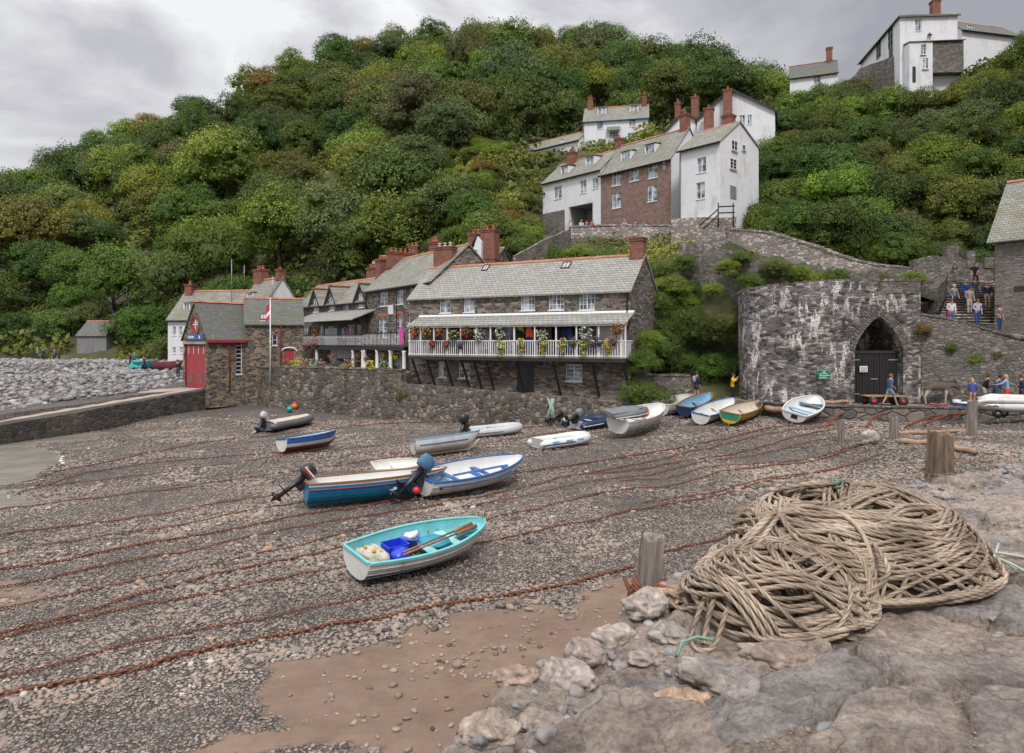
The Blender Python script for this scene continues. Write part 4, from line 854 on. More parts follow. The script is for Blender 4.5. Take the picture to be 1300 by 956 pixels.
while k < ue: mb.box(k, k+.055, yb_+.005, yb_+.03, BZ+.055, RT-.042); k += .165
for sx in (us, ue-.05): mb.box(sx, sx+.05, yb_+.062, -.01, RT-.04, RT+.03); [mb.box(sx+.01, sx+.035, yb_+.2*j, yb_+.2*j+.05, BZ+.055, RT-.042) for j in range(1, 6)]
mb.build('balustrade', WPAINT, H1.t)
for p in (518.8,532.7,549.7,566.7,583.7,603.3,621.6,651.7,677.8,704.8,730.7,758.9,787.7,793.0):
    u = min(H1.L(p, 430, yb_)[0], ue-.06); mb = MB(); mb.box(u, u+.09, yb_+.01, yb_+.1, BZ+.052, 7.1-z0)
    mb.prism([(u+.03, yb_+.1, 6.9-z0), (u+.03, yb_+.1, 6.82-z0), (u+.03, yb_+.45, 7.12-z0), (u+.03, yb_+.45, 7.2-z0)], (.03, 0, 0)); mb.build('post', WPAINT, H1.t)
mb = MB(); mb.box(us, ue, yb_-.03, yb_+.005, 6.95-z0, 7.06-z0); mb.build('fascia_board', WPAINT, H1.t)
for p in (521.5,539.8,562.8,583.7,599.4,615,653,700,749.8,789.8):
    u = H1.L(p, 460, yb_)[0]; u = min(u, ue-.1); mb = MB(); zb_ = .35
    mb.prism([(u, yb_+.02, BZ-.245), (u, yb_+.16, BZ-.245), (u, -.01, zb_), (u, -.15, zb_-.05)], (.11, 0, 0)); mb.build('strut', BLACKP, H1.t)
gutterpipe(H1.t, W1-.2, 0, 4.9, 6.95, BLACKP)

# ---------- tall stone cottage with the brick arches
d2 = Vector((.573, -.819)); A2 = Vector((-6.36, 51.5))-d2*11.6
H2 = House('tall_cottage', 'tall grey stone cottage with sash windows and orange brick arches', A2, d2, 3.7); W2 = 12.4; z0 = 3.7
w2 = [((481.7,366.8,492.4,387.6),2,4),((502.8,364,511.7,385.3),2,4),((520,361,531.7,383.3),2,4),((480.7,403.5,490.9,428),2,4),((502.3,401.5,510.4,427),2,4),((518.5,399,525,409),2,2),((481,447,490,468),2,3),((500,447,509,468),2,3)]
wl, rf = gable_house(H2, W2, 6.2, 6.9, 9.7, STONE_H, SLATE1, w2, ov=.3, fascia=BLACKP)
for q in w2[3:5]:
    h = H2.hole(q[0]); mb = MB(); a, b = h[0]-.18, h[1]+.18; n = 9
    for i in range(n):
        x = a+(b-a)*i/n; x1 = a+(b-a)*(i+1)/n; za = h[3]+.03+.16*(1-((i-(n-1)/2)/(n/2))**2); mb.box(x+.01, x1-.01, -.02, .05, za, za+.25)
    mb.build('brick_arch', simple('orange_brick', (.46, .15, .07), .8, var=.3) if 'orange_brick' not in bpy.data.materials else bpy.data.materials['orange_brick'], H2.t)
h = H2.hole((492.9,387,499.2,398.3)); mb = MB(); mb.box(h[0], h[1], -.03, -.002, h[2], h[3]); mb.build('plaque', WPAINT, H2.t)
def balcony(H, p0, p1, yo, z_d, z_r, pil, zf, style='baluster', roofz=None, posts=()):
    a = H.L(p0, 430, yo)[0]; b = H.L(p1, 430, yo)[0]
    mb = MB(); mb.box(a, b, yo, -.003, z_d-.06, z_d); mb.box(a, b, yo-.01, yo+.11, z_d-.32, z_d-.062)
    k = a+.1
    while k < b-.1: mb.box(k, k+.09, yo+.112, -.005, z_d-.24, z_d-.065); k += .5
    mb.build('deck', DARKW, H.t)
    mb = MB(); m2 = MB()
    mb.box(a, b, yo-.01, yo+.06, z_r-.05, z_r+.02); mb.box(a, b, yo, yo+.05, z_d+.06, z_d+.12)
    if style == 'baluster':
        k = a+.05
        while k < b-.05: m2.box(k, k+.07, yo+.02, yo+.032, z_d+.01, z_r-.052); k += .27
    else:
        hgt = z_r-z_d-.36; m2.box(a, b, yo+.005, yo+.045, z_r-.26, z_r-.22)
        k = a
        while k < b-.02:            # lattice of crossed bars
            for sg in (1, -1):
                x0, x1 = (k, k+.42) if sg > 0 else (k+.42, k)
                m2.prism([(x0-.018, yo+.02+.005*sg, z_d+.12), (x0+.018, yo+.02+.005*sg, z_d+.12), (x1+.018, yo+.02+.005*sg, z_r-.26), (x1-.018, yo+.02+.005*sg, z_r-.26)], (0, .006, 0))
            m2.ball((k+.08, yo+.025, z_r-.14), (.055, .02, .055), 8); k += .27
    o = mb.build('handrail', BLACKP, H.t); m2.build('balusters', WPAINT, o)
    for p in posts:
        u = H.L(p, 430, yo)[0]; mb = MB(); mb.box(u-.05, u+.05, yo+.062, yo+.16, z_d, (roofz or z_r+.05)); 
        mb.build('post', BLACKP, H.t)
    for p in pil:
        u = H.L(p, 455, yo)[0]; mb = MB(); mb.lathe([(.17, zf), (.15, zf+.1), (.14, z_d-.45), (.18, z_d-.33)], (u, yo+.12, 0), 10); mb.build('pillar', WPAINT, H.t)
balcony(H2, 461, 512, -1.5, 5.62-z0, 6.68-z0, (461.5, 477, 494, 511), 0, posts=(461.5, 477, 494, 511))
chimney(H2.t, .05, .8, 1.9, 4.4, 8.3, 10.45, 5, 'y', ph=.35); chimney(H2.t, 4.2, 5.2, 4.0, 4.7, 8.2, 11.0, 3); chimney(H2.t, 8.0, 8.8, 3.4, 4.2, 8.6, 10.1, 1)
gutterpipe(H2.t, .1, 0, 0, 6.7, BLACKP); gutterpipe(H2.t, 6.3, 0, 2.2, 6.7, BLACKP, .035)

# ---------- row of gabled cottages behind the lattice verandah
d3 = Vector((.65, -.76)).normalized(); A3 = Vector((-12.95, 61.1))-d3*16.4
H3 = House('gabled_cottages', 'row of stone cottages with black-edged gables and a lattice verandah', A3, d3, 3.7); W3 = 16.3; z0 = 3.7
w3 = [((435,386,441.9,396),2,2),((386,414,392,436),2,3),((404,414,411,426),1,2),((416,414,424,434),2,3),((440,412,450,436),2,4),((452,412,459,436),2,4),((414,450,420,469),1,2),((426,448,438,469),2,3),((449,447,457,468),2,3)]
wl, rf = gable_house(H3, W3, 5.6, 5.95, 8.3, STONE_H, SLATE1, w3, ov=.2, fascia=BLACKP)
for p, pyt, wq in ((401, 367.5, (398.7,380,404,395.5)), (421.3, 364, (418.5,377.7,424.4,393.7)), (459.2, 361, (456,372.6,462.4,389.6))):
    u, zt = H3.L(p, pyt); hw_ = 1.3; zb_ = 5.6; window(H3.t, H3.hole(wq, -.1), y=-.10, nx=2, ny=3); yk = 2.8*(zt-5.7)/2.5+.15
    mb = MB(); mb.prism([(u-hw_, -.04, zb_-.4), (u+hw_, -.04, zb_-.4), (u+hw_, -.04, zb_), (u, -.04, zt), (u-hw_, -.04, zb_)], (0, .038, 0)); o = mb.build('gable', STONE_H, H3.t)
    mb = MB()
    for s in (-1, 1): mb.prism([(u+s*(hw_+.25), -.25, zb_-.28), (u, -.25, zt+.02), (u, -.25, zt+.12), (u+s*(hw_+.3), -.25, zb_-.2)], (0, yk+.3, 0))
    mb.build('gable_roof', SLATE1, o)
    mb = MB()
    for s in (-1, 1): mb.prism([(u+s*(hw_+.3), -.30, zb_-.36), (u, -.30, zt-.08), (u, -.30, zt+.13), (u+s*(hw_+.33), -.30, zb_-.2)], (0, .04, 0))
    mb.build('bargeboard', BLACKP, o)
    mb = MB(); mb.box(u-.13, u+.13, -.42, yk, zt+.10, zt+.20); mb.build('ridge_tiles', RIDGE, o)
a3 = H3.L(374, 430, -1.7)[0]; b3 = min(H3.L(464.5, 430, -1.7)[0], W3+1)
balcony(H3, 374, 464, -1.7, 5.55-z0, 6.6-z0, (380, 400.6, 446.6, 459), 0, 'lattice', roofz=3.85, posts=(375.5, 392, 410, 429, 449, 463))
mb = MB(); zl = H3.L(374.6, 409.6, -1.9)[1]; mb.prism([(a3-.3, -1.95, zl), (a3+1.2, -.003, zl+1.0), (a3+1.2, -.003, zl+1.1), (a3-.3, -1.95, zl+.08)], (b3-a3, 0, 0)); mb.build('verandah_roof', SLATE3, H3.t)
mb = MB(); mb.box(H3.L(412, 430)[0], H3.L(428, 430)[0], -.03, -.003, 1.95, 3.6); mb.build('white_panel', WHITE, H3.t)
mb = MB(); mb.box(H3.L(420, 430)[0], H3.L(446, 430)[0], -.03, -.003, .0, 1.6); mb.build('white_panel', WHITE, H3.t)
chimney(H3.t, 10.3, 11.9, 3.2, 3.9, 7.2, 9.6, 3); chimney(H3.t, W3-1.3, W3-.5, 1.6, 3.9, 7.2, 9.9, 6, 'y', ph=.3); 

# ---------- roofs and stacks crowded behind
HB = House('rear_cottage', 'pale-gabled cottage behind the clustered chimney stacks', xy(471, 68), (.97, -.24), 6); gable_house(HB, 4.4, 5, 6.0, 8.7, WHITE, SLATE2, [((472.5,330,475.5,338),1,2)], below=4, fascia=BLACKP)
chimney(HB.t, 3.2, 4.1, 2.0, 2.8, 8.0, 9.7, 2)
HC2 = House('rear_house', 'small white-gabled house with the two big brick stacks behind the long roof', xy(578, 60), (.9, -.43), 5); 
gable_house(HC2, 3.6, 4.6, 7.6, 9.2, STONE_H, SLATE2, [], below=3); chimney(HC2.t, .3, 1.9, 1.7, 2.7, 8.0, 10.7, 3, pmat=TERRA)
mb = MB(); mb.box(2.0, 2.9, -.6, -.3, 4, 8.6); mb.prism([(2.0, -.6, 8.6), (2.9, -.6, 8.6), (2.9, -.6, 9.5), (2.5, -.6, 10.0)], (0, .3, 0)); mb.build('white_gable', WHITE, HC2.t)
mb = MB(); mb.prism([(1.75, -.72, 8.7), (2.5, -.72, 9.95), (2.5, -.72, 10.15), (1.7, -.72, 8.85)], (0, .5, 0)); mb.build('bargeboard', BLACKP, HC2.t)
window(HC2.t, (2.25, 2.6, 8.3, 8.9), y=-.66, nx=1, ny=2, sill=False)
chimney(HC2.t, 2.7, 4.0, -.3, .7, 7.0, 10.6, 2)

# ---------- boathouse
Cb = (-23.66, 53.0); HBT = House('boathouse', 'stone boathouse with red double doors and a round window in its gable', Cb, (.63, .78), 2.33, 'boathouse'); z0 = 2.33
Wd = 3.9; Ls = 3.15; ev = 3.95; rd = 6.75
mb = MB(); hs = [HBT.hole((299.5,433,307.5,474.5))]; mb.wall(0, Ls, -1.5, ev, hs, 0, .15); mb.build('wall', STONE_B, HBT.t)
window(HBT.t, hs[0], nx=1, ny=8, bars=.05, pane=GLASSD)
mb = MB(); Mx = Matrix.Rotation(pi/2, 4, 'Z'); yc = Wd/2     # the gable end stands in the plane x=0
n = 20; rr = .62; zc = 5.0; gd = [.35, Wd-.35]; dz = 3.45
def gtop(y): return ev+(rd-ev)*(1-abs(y-yc)/yc)
mb.face([(0, 0, -1.5), (0, 0, dz), (0, gd[0], dz), (0, gd[0], -1.5)]); mb.face([(0, gd[1], -1.5), (0, gd[1], dz), (0, Wd, dz), (0, Wd, -1.5)])
ys_ = [0]+[yc-rr*cos(pi*k/n) for k in range(n+1)]+[Wd]
for i in range(len(ys_)-1):
    a, b = ys_[i], ys_[i+1]
    if a >= yc-rr-1e-6 and b <= yc+rr+1e-6:
        ha = sqrt(max(rr*rr-(a-yc)**2, 0)); hb = sqrt(max(rr*rr-(b-yc)**2, 0))
        mb.face([(0, a, dz), (0, a, zc-ha), (0, b, zc-hb), (0, b, dz)]); mb.face([(0, a, zc+ha), (0, a, gtop(a)), (0, b, gtop(b)), (0, b, zc+hb)])
        if a < yc < b: pass
    else: mb.face([(0, a, dz), (0, a, gtop(a)), (0, b, gtop(b)), (0, b, dz)])
mb.face([(0, Wd, -1.5), (0, Wd, ev), (Ls+1, Wd, ev), (Ls+1, Wd, -1.5)])
mb.build('gable_wall', STONE_B, HBT.t)
for nm, r0, r1, x0, x1, mt in (('brick_ring', .62, .8, -.05, .12, BRICKC), ('round_window', .46, .62, .0, .1, REDP)):
    mb = MB(); V = []
    for k in range(32):
        a = 2*pi*k/32
        for (r, x) in ((r0, x0), (r1, x0), (r1, x1), (r0, x1)): V.append((x, yc+r*cos(a), zc+r*sin(a)))
    mb.add(V, [((k*4+j), (k*4+(j+1) % 4), (((k+1) % 32)*4+(j+1) % 4), (((k+1) % 32)*4+j)) for k in range(32) for j in range(4)]); o = mb.build(nm, mt, HBT.t)
mb = MB(); mb.lathe([(.01, .06), (.47, .06), (.47, .09), (.01, .09)], (0, yc, zc), 24, axis='x'); mb.build('pane', GLASS, o)
mb = MB(); mb.box(.03, .07, yc-.03, yc+.03, zc-.46, zc+.46); mb.box(.032, .068, yc-.46, yc+.46, zc-.03, zc+.03); mb.build('glazing_bar', WPAINT, o)
for s in (0, 1):
    y0_, y1_ = gd[0]+s*(gd[1]-gd[0])/2, gd[0]+(s+1)*(gd[1]-gd[0])/2; mb = MB(); npk = 8
    for k in range(npk): mb.box(.06+(k % 2)*.006, .12, y0_+.01+k*(y1_-y0_-.02)/npk+.005, y0_+.01+(k+1)*(y1_-y0_-.02)/npk-.005, -.0, dz-.1)
    o = mb.build('door', REDP, HBT.t); mb = MB(); ym = (y0_+y1_)/2; mb.box(.04, .058, ym-.28, ym+.28, .35, 1.1); mb.build('vent_grille', solid('grille', (.13, .11, .09)), o)
    mb = MB(); [mb.box(.045, .058, y0_+q, y0_+q+.06, dz-.75, dz-.12) for q in (.3, 1.1)]; mb.build('hinge', WPAINT, o)
mb = MB(); mb.box(-.12, .02, .1, Wd-.1, dz, dz+.22); mb.build('lintel', PAVE, HBT.t)
mb = MB(); mb.box(-.07, -.01, .55, Wd-.75, dz+.32, dz+.8); sg = mb.build('sign_board', solid('sign_blue', (.05, .10, .28)), HBT.t)
# plane x=0 seen from outside (-x): reading direction runs from +y to -y
mb = MB(); y_ = Wd-.95
for wd in (.10, .05, .07, .11, .06, .1, .08, .12): mb.box(-.078, -.072, y_-wd, y_, dz+.48, dz+.48+(.16 if wd > .09 else .2)); y_ -= wd+.035
mb.build('lettering', WPAINT, sg); mb = MB(); mb.box(-.078, -.072, 1.0, 1.2, dz+.45, dz+.68); mb.build('emblem', WPAINT, sg)
rf = roof_x(HBT.t, -.12, Ls+1.2, -.2, yc, Wd+.2, ev-.25, rd, ev-.25, SLATE2, th=.12)
mb = MB(); mb.box(-.05, Ls, -.30, -.14, ev-.36, ev-.16); mb.build('gutter', REDP, HBT.t); gutterpipe(HBT.t, HBT.L(291, 450)[0], 0, -.2, ev-.2, REDP)
P9 = Vector(Cb)+Vector((.63, .78)).normalized()*Ls
HW = House('boathouse_annexe', 'long stone annexe with a dark slate roof joined to the boathouse', (P9.x+.02, P9.y), (.93, .37), 2.33, 'building')
ah = HW.hole((361, 440, 372, 472)); h9 = HW.hole((343, 419, 354, 441))
gable_house(HW, 4.5, 4.6, 5.15, 7.25, STONE_B, SLATE2, [((361,443,373,470),1,1,dict(mat=REDP,pane=REDP,sill=False)), ((345.5,424,352,438),1,2,dict(pane=GLASSD))], ov=.2, below=1.6)
gutterpipe(HW.t, HW.L(356.5, 440)[0], 0, 1.2, 5.0, REDP); rooflight(HW, None, 334, 404, 5.15, 7.25, 2.3, w=.5, l=.7)
mb = MB(); u = HW.L(367, 443)[0]; V = [(u+.62*cos(pi*k/10), -.03, HW.L(367, 446)[1]+.35*sin(pi*k/10)) for k in range(11)]; mb.tube(V, .06, 5); mb.build('arch_trim', WPAINT, HW.t)
# flagpole
t = thing('flagpole', 'white flagpole with a small red flag in front of the boathouse annexe', 'flagpole', xy(343, 53.6, 3.4)); H_ = 5.9
mb = MB(); mb.tube([(0, 0, -.6), (0, 0, H_)], [.06, .04], 8); mb.build('pole', WPAINT, t); mb = MB(); mb.ball((0, 0, H_+.05), .07, 8); mb.build('finial', WPAINT, t)
mb = MB(); V = []; 
for i in range(7):
    for j in range(5): V.append((-.05-.10*i*.5, .03*sin(i*1.3+j*.4), H_-.25-j*.3-.06*i))
mb.add(V, [(i*5+j, (i+1)*5+j, (i+1)*5+j+1, i*5+j+1) for i in range(6) for j in range(4)], 0, True); mb.m = [1 if (k % 4) in (2,) else 0 for k in range(24)]; mb.build('flag', [solid('flag_red', (.5, .03, .06)), WPAINT], t)
# zinc shed on the bank
HS = House('shed', 'grey corrugated shed standing alone under the trees behind the boulder bank', xy(97.5, 92), (.995, -.1), 3.55, 'shed')
gable_house(HS, 4.2, 4.2, 3.3, 5.15, slate('x', (1,1,1), (1,1,1)) if False else WHITE, SLATE2, [], below=.8)
ZINC, _nt, _b = newmat('weathered_zinc'); _t = N(_nt, 'ShaderNodeTexCoord'); _w = N(_nt, 'ShaderNodeTexWave', Scale=2.6, Distortion=.4, Detail=3.0); L(_nt, _t.outputs['Object'], _w.inputs['Vector'])
_c = mixc(_nt, .5, ramp(_nt, _w.outputs[0], [(.3, (.16, .15, .155)), (.7, (.33, .32, .33))]), ramp(_nt, noise(_nt, coords(_nt, (2, 2, .25)), 1.6, 5.0), [(.35, .5), (.65, 1.1)]), 'MULTIPLY'); L(_nt, _c, _b.inputs['Base Color']); _b.inputs['Roughness'].default_value = .6; bump(_nt, _b, _w.outputs[0], .5, .05)
for o in HS.t.children:
    if 'wall' in o.name: o.data.materials.clear(); o.data.materials.append(ZINC)
# inn
HI = House('inn', 'white inn with a steep gable and brick chimneys behind the boathouse', xy(213, 70.5), (.985, -.17), 3.0)
gable_house(HI, 8.0, 6, 5.3, 8.3, WHITE, SLATE1, [((219,414,223,425),1,2),((227,414,231,425),1,2),((228,440,232,448),1,2),((219,440,223,448),1,2)], ov=.2, fascia=BLACKP)
chimney(HI.t, .2, 1.0, 2.4, 3.2, 6.3, 9.1, 1); dormer(HI, (233.5,384,240,394), 5.3, 8.3, 3, SLATE1, WHITE); dormer(HI, (241,384,247,393), 5.3, 8.3, 3, SLATE1, WHITE)
HI2 = House('inn_wing', 'white-gabled wing of the inn with a tall brick stack', (-28.16, 70.5), (.8, -.6), 3.5)
gable_house(HI2, 4.2, 4.4, 6.0, 8.9, WHITE, SLATE1, [], ov=.2); chimney(HI2.t, -.4, 1.1, 1.8, 2.7, 7.6, 10.1, 3); chimney(HI2.t, 3.5, 4.15, 1.9, 2.6, 8.3, 9.9, 1, ph=.25); dormer(HI2, (314,372,320,379), 6.0, 8.9, 2.2, SLATE1, WHITE)

# ---------- village houses up the hill
dv = Vector((.66, -.75)).normalized(); R_ = Vector((15.38, 66.0))
A = R_-dv*8.95; HV2 = House('brick_house', 'three-storey red brick house in the middle of the upper row', A, dv, 17.0)
wv = [((776.5,218,788,233.9),2,3),((799.3,213,811,227.8),2,3),((822.6,207,835,224),2,3),((776.8,244.9,788.3,262.6),2,3),((822,235,834,254),2,3)]
gable_house(HV2, 8.95, 6, 6.8, 10.2, BRICKH, SLATE1, wv, ov=.25, fascia=BLACKP, gm=WHITE)
for q in ((788.8,193.6,800,205.4),(819.4,184.7,831.2,196.7)): dormer(HV2, q, 6.8, 10.2, 3, SLATE1, WPAINT, 3, 2)
chimney(HV2.t, 8.1, 8.85, 2.6, 3.4, 8.8, 11.7, 1); chimney(HV2.t, -.35, .3, 2.7, 3.3, 9.0, 11.2, 1)
for q in wv[3:5]:
    h = HV2.hole(q[0]); mb = MB(); mb.prism([(h[0]+(h[1]-h[0])*k/8, .05, h[3]-.02+.22*sin(pi*k/8)) for k in range(9)], (0, .05, 0)); mb.build('window_head', WPAINT, HV2.t)
A = R_-dv*17.85; HV1 = House('white_house', 'white house at the left end of the upper row with an open garage', A, dv, 17.0)
gh = HV1.hole((722,262.5,752.5,284))
gable_house(HV1, 8.88, 6, 7.4, 9.95, WHITE, SLATE1, [((703.6,237,713,250.9),2,3),((736.5,229,744.4,243.5),2,2),((752,226,759.5,238),2,2)], ov=.25, fascia=BLACKP, holes=[gh], below=.3, depthr=.35)
mb = MB(); mb.box(gh[0]-.3, gh[1]+.3, 3, 3.1, -.3, gh[3]+.3); mb.box(gh[0]-.3, gh[0]-.002, .36, 3, -.3, gh[3]+.2); mb.box(gh[1]+.002, gh[1]+.3, .36, 3, -.3, gh[3]+.2); mb.box(gh[0], gh[1], .36, 3, gh[3]+.003, gh[3]+.1); mb.build('garage', simple('garage_grey', (.3, .3, .3), .9), HV1.t)
u = HV1.L(717, 270)[0]; zt = HV1.L(705, 268)[1]; mb = MB(); mb.box(-.02, u, -.06, .3, -3.5, zt); mb.build('stone_base', STONE_W, HV1.t)
chimney(HV1.t, 1.6, 2.7, 2.2, 3.0, 8.6, 11.0, 2); dormer(HV1, (712.5,212,721,222.5), 7.4, 9.95, 3, SLATE1, WPAINT); dormer(HV1, (744,200,754,212), 7.4, 9.95, 3, SLATE1, WPAINT)
A = Vector((18.3, 60.0))-dv*4.25; HV3 = House('white_house', 'tall white house at the right end of the upper row above the steps', A, dv, 16.6)
wl, rf = gable_house(HV3, 4.25, 6.6, 7.05, 9.3, WHITE, SLATE1, [((885,200.5,896.5,217),2,2),((884,232,895,251),2,2)], ov=.25, fascia=BLACKP, back_e=7.6, yr=3.2)
# windows in the right gable end (plane x = W)
GV = House('tmp', '', (18.3, 60.0), (.75, .66), 16.6)
for q, nx, ny in (((928.5,176.5,936,192),2,2),((926.5,199.5,935,215.5),2,3),((942,182.5,946.5,191),1,2)):
    h = GV.hole(q); mb = MB(); W_ = 4.25
    w_ = window(HV3.t, (h[0], h[1], h[2], h[3]), y=-W_-.05, nx=nx, ny=ny, mat=WPAINT, pane=GLASSD, sill=True, axis='x')
h = GV.hole((927,234.5,934.5,253)); mb = MB(); mb.box(4.255, 4.29, h[0], h[1], h[2], h[3]); mb.build('door', solid('grey_door', (.2, .22, .26)), HV3.t)
bpy.data.objects.remove(GV.t)
chimney(HV3.t, 1.6, 2.5, 4.6, 5.5, 7.5, 10.9, 1)
gutterpipe(HV3.t, .12, 0, 0, 6.9, solid('grey_pipe', (.15, .19, .2)))
HV4 = House('white_house', 'black-edged white gable rising behind the tall white end house', xy(885, 77), (.93, -.37), 25)
def front_gable(H, W, depth, eaves, apex, xa, wallm, roofm, wins=(), below=2, trim=BLACKP, ov=.25):
    hs = [H.hole(w[0]) for w in wins]; mb = MB(); mb.wall(0, W, -below, eaves, hs, 0, .14); mb.face([(0, 0, eaves), (W, 0, eaves), (xa, 0, apex)])
    mb.face([(W, 0, -below), (W, depth, -below), (W, depth, eaves), (W, 0, eaves)]); mb.face([(0, 0, -below), (0, 0, eaves), (0, depth, eaves), (0, depth, -below)]); mb.build('wall', wallm, H.t)
    mb = MB(); kl = (apex-eaves)/xa; kr = (apex-eaves)/(W-xa)
    mb.prism([(-ov, -ov, eaves-ov*kl+.01), (xa, -ov, apex+.01), (xa, -ov, apex+.14), (-ov, -ov, eaves-ov*kl+.12)], (0, depth+ov, 0)); mb.prism([(W+ov, -ov, eaves-ov*kr+.01), (xa, -ov, apex+.012), (xa, -ov, apex+.138), (W+ov, -ov, eaves-ov*kr+.12)], (0, depth+ov, 0)); r = mb.build('roof', roofm, H.t)
    mb = MB(); mb.prism([(-ov, -ov-.05, eaves-ov*kl-.12), (xa, -ov-.05, apex-.12), (xa, -ov-.05, apex+.15), (-ov, -ov-.05, eaves-ov*kl+.13)], (0, .045, 0)); mb.prism([(W+ov, -ov-.05, eaves-ov*kr-.12), (xa, -ov-.05, apex-.12), (xa, -ov-.05, apex+.15), (W+ov, -ov-.05, eaves-ov*kr+.13)], (0, .045, 0)); mb.build('bargeboard', trim, H.t)
    for w, h in zip(wins, hs): window(H.t, h, nx=w[1], ny=w[2])
front_gable(HV4, 8.2, 6, 6.0, 8.9, 3.6, WHITE, SLATE2, [((938.7,146,946,155.4),2,2),((949,145.5,954.5,156.7),2,2)])
chimney(HV4.t, 2.9, 3.8, -.9, -.1, 4, 8.7, 1); chimney(HV4.t, .9, 1.9, -1.6, -.8, 2, 6.7, 1)
HV6 = House('white_cottage', 'small white gable between the brick chimney and the blue-trimmed house', xy(843, 80), (.9, -.43), 26); front_gable(HV6, 5.4, 5, 4.4, 6.4, 2.2, WHITE, SLATE1, ()); chimney(HV6.t, 1.2, 1.8, .3, .9, 5.4, 7.9, 1); chimney(HV6.t, 2.9, 3.7, 1.2, 2, 5.0, 8.6, 1)
BTR = solid('blue_trim', (.12, .25, .5))
A = Vector((18.96, 95))-Vector((.98, -.2)).normalized()*9.0; HV5 = House('white_house', 'white house with blue trim standing highest above the upper row', A, (.98, -.2), 32.5)
gable_house(HV5, 9.0, 5.6, 4.7, 7.3, WHITE, SLATE1, [((758,154,765.8,163),3,3),((798.8,151,807,159.6),3,3),((797,168.5,806.6,178),3,3),((774,167,785,176),3,3)], ov=.2, fascia=BTR)
dormer(HV5, (759,136.6,769,145.5), 4.7, 7.3, 2.8, SLATE1, WPAINT, 2, 2); dormer(HV5, (800,133.7,809.8,142.6), 4.7, 7.3, 2.8, SLATE1, WPAINT, 2, 2)
chimney(HV5.t, .4, 1.1, 2.4, 3.1, 6.4, 8.9, 1); chimney(HV5.t, 8.1, 8.8, 2.4, 3.1, 6.4, 8.9, 1, mat=simple('dark_brick', (.16, .07, .06), .85))
mb = MB(); a, b, c, d = HV5.hole((770.5,161.5,787.5,166)); mb.prism([(a, -.7, c), (a, -.01, d), (a, -.01, d+.1), (a, -.7, c+.1)], (b-a, 0, 0)); mb.build('porch_roof', simple('copper_green', (.14, .2, .14), .7), HV5.t)
for x in (.02, 8.93): mb = MB(); mb.box(x, x+.08, -.03, -.003, 0, 4.5); mb.build('corner_trim', BTR, HV5.t)
dA = Vector((.75, -.66)).normalized(); A = Vector((9.4, 96))-dA*12; HV7 = House('annexe', 'low white outbuilding with a long slate roof left of the blue-trimmed house', A, dA, 31.5, 'outbuilding')
gable_house(HV7, 12, 4, 2.9, 4.5, WHITE, SLATE1, [((712,176.5,716,179.5),2,1)], ov=.2, fascia=BLACKP); chimney(HV7.t, 11.3, 12, 1.7, 2.4, 3.6, 5.6, 1)
# cottages on the right-hand skyline
HT1 = House('white_cottage', 'small white cottage with a tall brick stack on the right skyline', xy(1003, 101), (.93, -.37), 40.5)
wl, rf = gable_house(HT1, 6.4, 4.4, 4.5, 6.9, WHITE, SLATE2, [((1033,96,1042,107),2,3)], ov=.25, fascia=BLACKP); chimney(HT1.t, 5.0, 5.8, 1.8, 2.5, 6.2, 8.9, 1, ph=.2)
T2c = Vector(xy(1142.7, 80)[:2]); HT2 = House('white_house', 'big white house crowning the bank on the right skyline', T2c, (.998, -.06), 35.5)
h1 = [((1162,23.4,1170,38.6),2,4),((1150,60,1155,72),1,2)]; hs = [HT2.hole(q[0]) for q in h1]; W_ = 6.5; ev = 8.55
mb = MB(); mb.wall(0, W_, -2, ev, hs, 0, .14); sd = Vector((.17, .985)).normalized(); nn = (sd.dot(HT2.d), sd.dot(HT2.n)); Lq = 13.8
mb.face([(0, 0, -2), (0, 0, ev), (nn[0]*Lq, nn[1]*Lq, ev), (nn[0]*Lq, nn[1]*Lq, -2)]); mb.face([(W_, 0, -2), (W_, 10, -2), (W_, 10, ev), (W_, 0, ev)]); mb.build('wall', WHITE, HT2.t)
for q, h in zip(h1, hs): window(HT2.t, h, nx=q[1], ny=q[2])
mb = MB(); a = (-.3, -.3, ev); b = (W_+.2, -.3, ev); c = (W_+.2, 13, ev); d = (nn[0]*Lq-.4, nn[1]*Lq+.3, ev); r0 = (2.6, 2.6, ev+1.5); r1 = (2.6+.9, 11, ev+1.5)
mb.face([a, b, r0]); mb.face([b, c, r1, r0]); mb.face([c, d, r1]); mb.face([d, a, r0, r1]); mb.box(-.3, W_+.2, -.34, -.22, ev-.15, ev-.002); mb.face([a, d, (d[0], d[1], ev-.15), (a[0], a[1], ev-.15)]); mb.build('roof', SLATE2, HT2.t)
chimney(HT2.t, 4.6, 5.5, 1.6, 2.4, 8.4, 11.2, 1); 
SV = House('tmp', '', T2c+sd*13.8, (-sd.x, -sd.y), 35.5)
